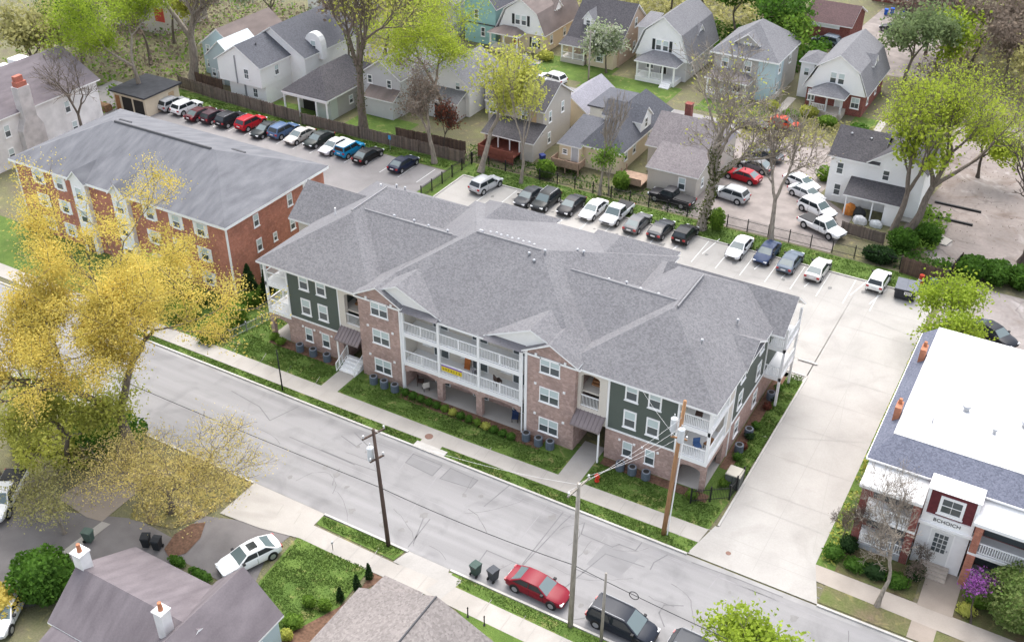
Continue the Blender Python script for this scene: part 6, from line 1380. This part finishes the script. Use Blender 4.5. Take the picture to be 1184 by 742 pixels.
lp.tube([(.32*math.cos(2*math.pi*i/20), 0, .32*math.sin(2*math.pi*i/20)) for i in range(21)], .03, 5, cap=False)
o = tag(lp.build('cable_loop', WIRE), 'coiled loop of dark cable hanging on the cable by the short pole', 'cable'); o.location = (1.4, -17.12, 5.55)
# ------------------------------------------------------------------ fences
def fence(name, label, pts, h, mt, postm, sp=2.4, picket=False, z=0, rails=(.2, .85)):
    t = thing(name, label, 'fence', (*pts[0], z)); ox, oy = pts[0]
    pk = MB(); n = 0
    for a, b in zip(pts[:-1], pts[1:]):
        a = Vector(a)-Vector((ox, oy)); b = Vector(b)-Vector((ox, oy)); L = (b-a).length; d = (b-a)/L; nn = Vector((-d.y, d.x))
        def bar(u0, u1, w0, w1, z0, z1, m_):
            q = [a+d*u0+nn*w0, a+d*u1+nn*w0, a+d*u1+nn*w1, a+d*u0+nn*w1]; m_.prism([tuple(p) for p in q], 'z', z0, z1)
        k = max(1, round(L/sp))
        for i in range(k+1):
            if i == k and b != Vector(pts[-1])-Vector((ox, oy)): continue
            pm = MB(); bar(L*i/k-.05, L*i/k+.05, -.06, .06, 0, h+.08, pm); pm.build('post', postm, t)
        if picket:
            for i in range(int(L/.13)):
                u = i*.13; bar(u, u+.022, -.011, .011, .08, h, pk)
            for f in rails: bar(0, L, -.02, .02, h*f-.02, h*f+.02, pk)
        else:
            i = 0; u = .06
            rg = random.Random(int(L*100))
            while u < L-.1:
                bar(u, u+.15, .062, .085, .05, h*rg.uniform(.95, 1.02), pk); u += .155
            for f in rails: bar(0, L, .02, .06, h*f-.04, h*f+.04, pk)
    pk.build('panel', mt, t); return t
fence('iron_fence', 'black metal picket fence along the back of the concrete lot', [(-47.4, 42.2), (5.4, 43.0)], 1.5, BLACKM, BLACKM, 2.4, True)
fence('iron_fence', 'black metal picket fence between the two parking lots', [(-47.6, 31.0), (-47.4, 42.0)], 1.6, BLACKM, BLACKM, 2.2, True)
fence('plank_fence', 'weathered plank fence behind the asphalt lot', [(-97.5, 42.3), (-90, 41.6), (-74, 40.9)], 1.9, FENCEW, FENCEW)
fence('plank_fence', 'grey brown plank fence beneath the tall bare tree', [(-73.7, 40.9), (-62, 41.2), (-48.2, 41.6)], 1.7, FENCEW, FENCEW)
fence('plank_fence', 'old plank fence around the white house yard', [(-97.3, 44.8), (-91.0, 44.4)], 1.8, FENCEB, FENCEB)
fence('plank_fence', 'low brown plank fence in the yard behind the vine tree', [(-60, 43.6), (-49.8, 44.4)], 1.6, FENCEB, FENCEB)
fence('plank_fence', 'brown plank fence behind the dumpster', [(5.6, 42.3), (10.2, 41.6)], 2.0, FENCEB, FENCEB)
fence('plank_fence', 'brown plank fence beside the hedge by the dumpster', [(10.2, 41.6), (10.9, 46.6)], 1.8, BLACKM, FENCEB)
fence('plank_fence', 'short wooden fence round the cluttered yard', [(-2.2, 47.8), (2.6, 47.4)], 1.5, FENCEW, FENCEW)
fence('iron_fence', 'short black fence by the right corner of the apartments', [(-.4, -1.6), (2.1, .3), (2.3, 2.9)], 1.5, BLACKM, BLACKM, 1.6, True)
fence('wire_fence', 'low wire fence beside the clipped hedge', [(-47.0, -2.6), (-45.2, 4.6)], 1.1, GREYM, GREYM, 2.0, True)
# ------------------------------------------------------------------ small things
def wheelie(label, x, y, rz, col, z=.05, name='wheeled_bin', group=None):
    t = thing(name, label, 'bin', (x, y, z), R(rz), group); m_ = mat('bin_'+str(col), col, .55, .06, 3)
    mb = MB(); mb.faces([(-.24, -.27, .12), (.24, -.27, .12), (.24, .27, .12), (-.24, .27, .12), (-.3, -.34, .98), (.3, -.34, .98), (.3, .36, .98), (-.3, .36, .98)], [(3, 2, 1, 0), (4, 5, 6, 7), (0, 1, 5, 4), (1, 2, 6, 5), (2, 3, 7, 6), (3, 0, 4, 7)]); mb.build('body', m_, t)
    mb = MB(); mb.prism([(-.38, .985), (-.34, 1.06), (.1, 1.11), (.4, 1.06), (.4, .985)], 'x', -.32, .32); mb.build('lid', m_, t)
    mb = MB(); mb.tube([(-.26, .44, .98), (.26, .44, .98)], .025, 6); mb.build('handle', BLACKM, t)
    for s in (-1, 1): mb = MB(); mb.tube([(s*.24, .28, .13), (s*.31, .28, .13)], .13, 12); mb.build('wheel', TYRE, t)
    return t
wheelie('dark green wheeled bin at the near kerb, left of the pair', -11.1, -16.3, 170, (.035, .065, .055), .012)
wheelie('dark grey wheeled bin at the near kerb beside the red sedan', -9.75, -16.1, 165, (.045, .05, .06), .012)
p = at(152, 384); wheelie('blue wheeled bin on the street edge under the yellow tree', p.x, p.y, 20, (.02, .08, .42), .012)
p = at(175, 634); wheelie('black wheeled bin behind the mauve roof, left of the pair', p.x-.4, p.y, 30, (.02, .022, .026)); wheelie('black wheeled bin behind the mauve roof, right of the pair', p.x+.5, p.y+.2, 20, (.02, .022, .026))
for i, (u, v, c, lb) in enumerate([(1024, 18, (.02, .10, .45), 'first blue bin against the red brick house at the top'), (1031, 17, (.02, .10, .45), 'middle blue bin against the red brick house at the top'), (1043, 18, (.03, .06, .42), 'last blue bin against the red brick house at the top'), (1078, 334, (.02, .035, .18), 'navy blue bin right of the dumpster'), (627, 188, (.03, .05, .20), 'blue bin beside the tan two storey house'), (617, 82, (.04, .16, .12), 'green bin at the end of the front path'), (683, 102, (.03, .03, .035), 'black bin at the foot of the grey pole'), (104, 626, (.08, .12, .10), 'grey green bin beside the mauve roof chimney'), (1063, 278, (.03, .16, .15), 'teal bin beside the dark green shrub'), (300, 262, (.03, .03, .10), 'navy bin between the brick block and the apartments'), (296, 276, (.04, .04, .05), 'black bin by the left corner balcony')]):
    q = at(u, v); wheelie(lb, q.x, q.y, 15*i, c, .05)
t = thing('dumpster', 'dark grey dumpster with white label and grey lid', 'dumpster', (7.2, 37.6, .065), R(4))
mb = MB(); mb.faces([(-1.0, -.75, .12), (1.0, -.75, .12), (1.0, .8, .12), (-1.0, .8, .12), (-1.05, -.95, 1.3), (1.05, -.95, 1.3), (1.05, .85, 1.55), (-1.05, .85, 1.55)], [(3, 2, 1, 0), (4, 5, 6, 7), (0, 1, 5, 4), (1, 2, 6, 5), (2, 3, 7, 6), (3, 0, 4, 7)])
for x in (-.8, -.4, 0, .4, .8): mb.prism([(-.80, .15), (-.985, 1.25), (-.93, 1.25), (-.76, .15)], 'x', x-.04, x+.04)
mb.build('container', mat('dumpster_grey', (.04, .043, .05), .6, .15, 3), t)
mb = MB(); mb.prism([(-1.0, 1.32), (.9, 1.58), (.9, 1.64), (-1.0, 1.38)], 'x', -1.08, -.01); mb.prism([(-1.0, 1.32), (.9, 1.58), (.9, 1.64), (-1.0, 1.38)], 'x', .01, 1.08); mb.build('lid', mat('dumpster_lid', (.13, .14, .165), .6, .08, 3), t)
mb = MB(); mb.prism([(-.915, .8), (-.975, 1.15), (-.995, 1.15), (-.94, .8)], 'x', -.1, .62); lb_ = mb.build('label_plate', TRIM, t)
mb = MB()
for i in range(4): mb.prism([(-.95, .9), (-.985, 1.06), (-1.0, 1.06), (-.965, .9)], 'x', .0+i*.15, .09+i*.15)
mb.build('printed_marks', BLACKM, lb_)
for s in (-1, 1): mb = MB(); mb.box(s*1.05, s*1.14, -.4, .4, .75, .9); mb.build('fork_pocket', MC['dumpster_grey'], t)
for i, (x, y, lb) in enumerate([(8.0, 41.2, 'red traffic barrel against the plank fence behind the dumpster'), (9.2, 41.0, 'low red drum beside the red traffic barrel')]):
    t = thing('red_drum', lb, 'drum', (x, y, .05)); mb = MB(); mb.cyl(0, 0, 0, 1.0-.4*i, .32, .26, 12); mb.build('barrel', mat('red_plastic', (.42, .05, .03), .6, .1, 3), t); mb = MB(); mb.cyl(0, 0, .4, .55, .31, .30, 12); mb.build('band', WHITE, t)
t = thing('fire_hydrant', 'red fire hydrant on the lawn right of the entry walk', 'hydrant', (-7.85, -3.0, .06)); RH = mat('hydrant_red', (.55, .05, .025), .5, .05, 4)
mb = MB(); mb.cyl(0, 0, 0, .08, .2, None, 12); mb.cyl(0, 0, .08, .62, .14, .13, 12); mb.cyl(0, 0, .62, .66, .18, None, 12); mb.cyl(0, 0, .66, .82, .14, .05, 12); mb.cyl(0, 0, .82, .88, .04, None, 6); mb.build('barrel', RH, t)
for a in (0, 1.57, 3.14): mb = MB(); mb.tube([(.1*math.cos(a), -.1*math.sin(a), .48), (.24*math.cos(a), -.24*math.sin(a), .48)], .07, 8); mb.build('outlet', RH, t)
t = thing('electrical_cabinet', 'green grey electrical cabinet with beige lid by the driveway', 'cabinet', (1.75, 2.2, .05))
mb = MB(); mb.box(-.6, .6, -.55, .55, 0, 1.25); mb.build('body', mat('cabinet_green', (.10, .11, .10), .6, .06, 2), t); mb = MB(); mb.prism([(-.62, 1.255), (.62, 1.255), (.55, 1.36), (-.55, 1.36)], 'y', -.6, .6); mb.build('lid', mat('cabinet_lid', (.48, .45, .38), .6, .04, 2), t)
mb = MB(); mb.box(-.02, .02, -.57, -.552, .1, 1.15); mb.build('door_seam', BLACKM, t)
for i, (u, v) in enumerate([(541, 713), (560, 723)]):
    q = at(u, v); t = thing('bollard', ['left', 'right'][i]+' black bollard of the pair on the near sidewalk', 'bollard', (q.x, q.y, .05), 0, 'bollards on the near sidewalk'); mb = MB(); mb.cyl(0, 0, 0, .06, .09, None, 10); mb.cyl(0, 0, .06, .85, .045, None, 10); mb.build('post', BLACKM, t); mb = MB(); mb.cyl(0, 0, .85, .98, .065, .02, 10); mb.build('cap', BLACKM, t)
t = thing('garden_lamp', 'small post lamp on the front lawn edge by the near sidewalk', 'lamp', (*at(385, 636)[:2], .05)); mb = MB(); mb.cyl(0, 0, 0, .7, .025, None, 8); mb.build('post', BLACKM, t); mb = MB(); mb.cyl(0, 0, .7, .85, .09, .05, 8); mb.build('lamp_head', GREYM, t)
def disc(name, label, u, v, r_, mt, z=.08, n=18):
    q = at(u, v); mb = MB(); mb.cyl(0, 0, 0, .012, r_, None, n); mb.cyl(0, 0, .012, .018, r_*.8, None, n); o = tag(mb.build(name, mt), label, 'manhole'); o.location = (q.x, q.y, z)
disc('manhole_cover', 'round brown manhole cover on the far sidewalk', 496, 505, .36, mat('rusty_iron', (.20, .12, .095), .8, .15, 5), .062)
disc('manhole_cover', 'small dark cover on the driveway apron', 842, 640, .2, MC['rusty_iron'], .07)
disc('manhole_cover', 'faint round cover in the street near the joint lines', 665, 583, .3, mat('iron_grey', (.22, .22, .225), .8, .1, 5), .012)
t = thing('storm_drain', 'dark storm drain inlet in the far kerb below the manhole', 'drain', (-21.6, -6.6, 0)); mb = MB(); mb.box(-1.5, 1.5, -.12, .5, .0, .135); mb.build('slab', KERBM, t); mb = MB(); mb.box(-1.2, 1.2, -.14, -.118, .02, .11); mb.build('opening', DARK, t)
sb = MB(); sb.box(-.9, .9, -.12, .12, 0, .13); o = tag(sb.build('wheel_stop', KERBM), 'concrete wheel stop on the driveway beside the rear corner', 'wheel stop'); o.location = (2.0, 21.5, .065)
t = thing('parking_sign', 'small blue parking sign behind the bright blue car', 'sign', (-58.6, 40.2, .03)); mb = MB(); mb.cyl(0, 0, 0, 2.0, .03, None, 6); mb.build('post', GREYM, t); mb = MB(); mb.box(-.2, .2, -.04, -.02, 1.5, 2.05); mb.build('plate', mat('sign_blue', (.06, .30, .55), .5), t)
for i, (u, v, lb) in enumerate([(1043, 252, 'flat pale slab on the cluttered ground by the hedge'), (1085, 278, 'broken concrete slab beside the teal bin')]):
    q = at(u, v); mb = MB(); mb.prism([(-1.2, -.8), (1.0, -1.0), (1.4, .5), (.2, 1.1), (-1.3, .6)], 'z', 0, .15); o = tag(mb.build('concrete_slab', WALKM), lb, 'slab'); o.location = (q.x, q.y, .02)
for i, (u, v) in enumerate([(1128, 245, ), (1118, 260)]):
    q = at(u, v); mb = MB(); mb.box(-2.6, 2.6, -.12, .12, 0, .22); o = tag(mb.build('timber_beam', BLACKM), ['upper', 'lower'][i]+' long dark beam lying on the cracked lot', 'beam'); o.location = (q.x-2, q.y, .02)
mb = MB(); mb.box(-1.2, 1.2, -.6, .6, 0, .7); mb.prism([(-.6, .7), (.6, .7), (.5, .9), (-.5, .9)], 'x', -1.1, 1.1); o = tag(mb.build('firewood_stack', mat('split_wood', (.32, .19, .10), .9, col2=(.14, .09, .06), scale=3)), 'stacked firewood beside the beige garage', 'firewood'); o.location = (-100.8, 31.0, .02)
# grass tufts break up the near lawns
rng = np.random.default_rng(5)
def tufts(label, poly, n, size, mt, z=.06, nm='grass_tufts', hi=.05):
    xs = [p[0] for p in poly]; ys = [p[1] for p in poly]; P = []
    def inside(x, y):
        c = False; j = len(poly)-1
        for i in range(len(poly)):
            if (poly[i][1] > y) != (poly[j][1] > y) and x < (poly[j][0]-poly[i][0])*(y-poly[i][1])/(poly[j][1]-poly[i][1])+poly[i][0]: c = not c
            j = i
        return c
    k = 0
    while len(P) < n and k < n*6:
        k += 1; x, y = rng.uniform(min(xs), max(xs)), rng.uniform(min(ys), max(ys))
        if inside(x, y) and math.sin(x*1.3+2*math.sin(y))*math.cos(y*1.7+x*.4) > -.5+rng.normal()*.35: P.append((x, y, z+rng.uniform(0, hi)))
    if nm == 'grass_tufts': size *= .62
    tag(leafmesh(nm, quads(rng, np.array(P), size, 1.6, .6), mt), label, 'grass', None, 'stuff')
TUFT = mat('grass_blade', (.14, .225, .045), .9, col2=(.088, .15, .03), kind='leaf')
tufts('green grass on the left lawn of the apartments', rect(-46, -35, -4.0, -1.15), 4200, .16, TUFT); tufts('green grass on the middle lawn of the apartments', [(-32.9, -4.0), (-11.1, -3.8), (-11.1, -1.9), (-32.9, -1.5)], 5200, .16, TUFT); tufts('green grass on the right lawn of the apartments', [(-8.8, -3.75), (1.7, -3.55), (2, -1.0), (-8.8, -1.0)], 3600, .16, TUFT)
tufts('green grass of the far verge', [(-58, -6.65), (-23, -6.65), (-23, -5.8), (-58, -6.0)], 3600, .15, TUFT); tufts('green grass of the far verge near the driveway', [(-20.8, -6.65), (1.5, -6.65), (1.5, -5.35), (-20.8, -5.75)], 3200, .15, TUFT)
tufts('green grass of the lawn beside the driveway', rect(1, 2.4, 3, 19), 3200, .16, TUFT); tufts('green grass of the lawn by the brick block', rect(-60, -44, -4.0, 12), 7500, .18, TUFT)
tufts('green grass strip behind the back lot', rect(-46.4, 6, 39, 42.2), 7000, .2, TUFT); tufts('green grass strip behind the asphalt lot', rect(-96, -49, 39.2, 41), 4000, .22, TUFT)
tufts('green grass of the near front lawn', px((346, 624), (424, 657), (390, 699), (330, 731), (292, 700), (303, 672)), 7000, .13, TUFT); tufts('green grass of the near verge', px((374, 598), (466, 636), (454, 645), (370, 606)), 1500, .12, TUFT); tufts('green grass of the near verge by the parked cars', [(-12.0, -17.1), (4, -17.1), (4, -18.25), (-11.8, -17.95)], 2200, .12, TUFT)
tufts('weedy plants of the yards behind the fence', rect(-60, -18, 42.6, 47), 2200, .3, L_GRN)

for lb, poly, n, sz, mt, hi in [('brown twiggy undergrowth of the upper left back yards', rect(-128, -98, 40, 80), 3500, .35, L_BRN, 1.6), ('green undergrowth of the upper left back yards', rect(-128, -98, 25, 80), 2500, .4, L_MID, 1.2),
    ('pale green undergrowth beyond the houses at the top', rect(-98, -72, 62, 100), 2500, .4, L_PALE, 1.8), ('olive scrub beyond the mint house at the top', rect(-66, -34, 94, 125), 5000, .5, L_OLV, 1.8), ('green scrub behind the four square house', rect(-40, -20, 94, 108), 3500, .5, L_GRN, 1.5),
    ('brown scrub at the upper right', rect(-6, 25, 98, 150), 3500, .4, L_BRN, 2.2), ('olive scrub at the upper right', rect(-4, 20, 88, 120), 2500, .45, L_OLV, 1.6), ('leaf litter on the cracked lot', rect(5, 25, 52, 90), 900, .09, L_BRN, .02),
    ('scrub plants beside the white black roofed house', rect(4.6, 8, 47.5, 58), 900, .3, L_MID, 1.0), ('weedy plants behind the dumpster fence', rect(3, 11, 43, 47), 700, .3, L_GRN, .7), ('dry scrub round the gravel yard', [(-22, 66), (-6, 70), (-6, 78), (-22, 76)], 1800, .3, L_OLV, .8),
    ('weeds along the white roofed building', rect(10.1, 11.2, -2.5, 30), 900, .2, L_PALE, .3), ('shrubby undergrowth below the yellow tree', px((20, 560), (120, 540), (150, 480), (90, 470), (10, 500)), 3500, .25, L_PALE, 1.4), ('dry plants under the olive tree', px((170, 560), (240, 540), (300, 560), (232, 600), (200, 612), (150, 600)), 1200, .2, L_YOL, .5)]:
    tufts(lb, poly, n, sz, mt, .05, 'undergrowth', hi)

def joints(name, lines, wd, z, mt):
    mb = MB()
    for (x0, y0, x1, y1) in lines:
        d = Vector((x1-x0, y1-y0, 0)).normalized(); n = Vector((-d.y, d.x, 0))*wd/2; a = Vector((x0, y0, z)); b = Vector((x1, y1, z)); mb.poly([a-n, b-n, b+n, a+n])
    return tag(mb.build(name, mt), kind='structure')
JM = mat('fine_joint', (.30, .287, .27), .9)
joints('slab_joints', [(-46+i*4.6, 20.5, -46+i*4.6, 38.5) for i in range(1, 12)]+[(-46.3, y, 9.9, y) for y in (24.6, 29.2, 33.6)]+[(6.2, -6, 6.3, 20.4)]+[(2.7, y, 9.9, y) for y in (2.5, 7.2, 11.8, 16.4, 20.4)]+[(1.9, -4.7, 10.6, -4.6)], .035, .0725, JM)
joints('walk_joints', [(x, -5.65, x, -4.15) for x in range(-58, -20, 2)]+[(x, -5.3, x, -3.9) for x in range(-20, 2, 2)]+[(x, -19.8, x, -18.3) for x in range(-11, 10, 2)]+[(x, -20.0, x, -18.2) for x in range(-24, -13, 2)], .03, .0735, JM)
ST = mat('tyre_stain', (.34, .325, .305), .9, .04, 2)
joints('bay_lines', [(-41.5+i*2.72, 33.2, -41.5+i*2.72, 38.4) for i in range(18)], .09, .0765, mat('worn_bay_paint', (.60, .60, .585), .8, .12, 3))
joints('bay_lines', [(-100+i*2.75, 34.2, -100+i*2.75, 38.4) for i in range(19)], .09, .028, mat('worn_bay_paint', (0, 0, 0)))
rngs = random.Random(3)
def blot(x, y, r, z):
    n = 11; return [(x+math.cos(6.283*k/n)*r*rngs.uniform(.6, 1.2), y+math.sin(6.283*k/n)*r*rngs.uniform(.6, 1.4), z) for k in range(n)]
mb = MB()
for i in range(17): mb.poly(blot(-40.3+i*2.72+rngs.uniform(-.4, .4), 35.5+rngs.uniform(-1, 1), rngs.uniform(.15, .4), .0745+.0002*i))
for i in range(26): mb.poly(blot(rngs.uniform(-30, 20), rngs.uniform(-16, -8), rngs.uniform(.1, .35), .0135+.0002*i))
tag(mb.build('oil_stains', mat('oil_stain', (.19, .185, .18), .75, .08, 3)), kind='structure')

# ragged fine cracks in the street and drive
mb = MB()
def crack(x, y, a, L, z, w0):
    p = Vector((x, y, z)); n_ = int(L/.5)
    for k in range(n_):
        a += rngs.gauss(0, .13) if rngs.random() < .8 else rngs.choice([-.5, .5]); q = p+Vector((math.cos(a), math.sin(a), 0))*.5
        if not (-16.7 < q.y < -7.4): break
        d = (q-p).normalized(); nn = Vector((-d.y, d.x, 0))*w0*rngs.uniform(.5, 1.2)/2; mb.poly([p-nn, q-nn, q+nn, p+nn]); p = q
for i in range(30): crack(rngs.uniform(-42, 26), rngs.uniform(-16, -8), rngs.choice([0, 0, 1.57, -1.57, .5])+rngs.uniform(-.3, .3), rngs.uniform(2, 9), .0118+.00003*i, rngs.uniform(.025, .05))
tag(mb.build('street_cracks', mat('crack_dark', (.135, .132, .132), .9, .1, 3)), kind='structure')
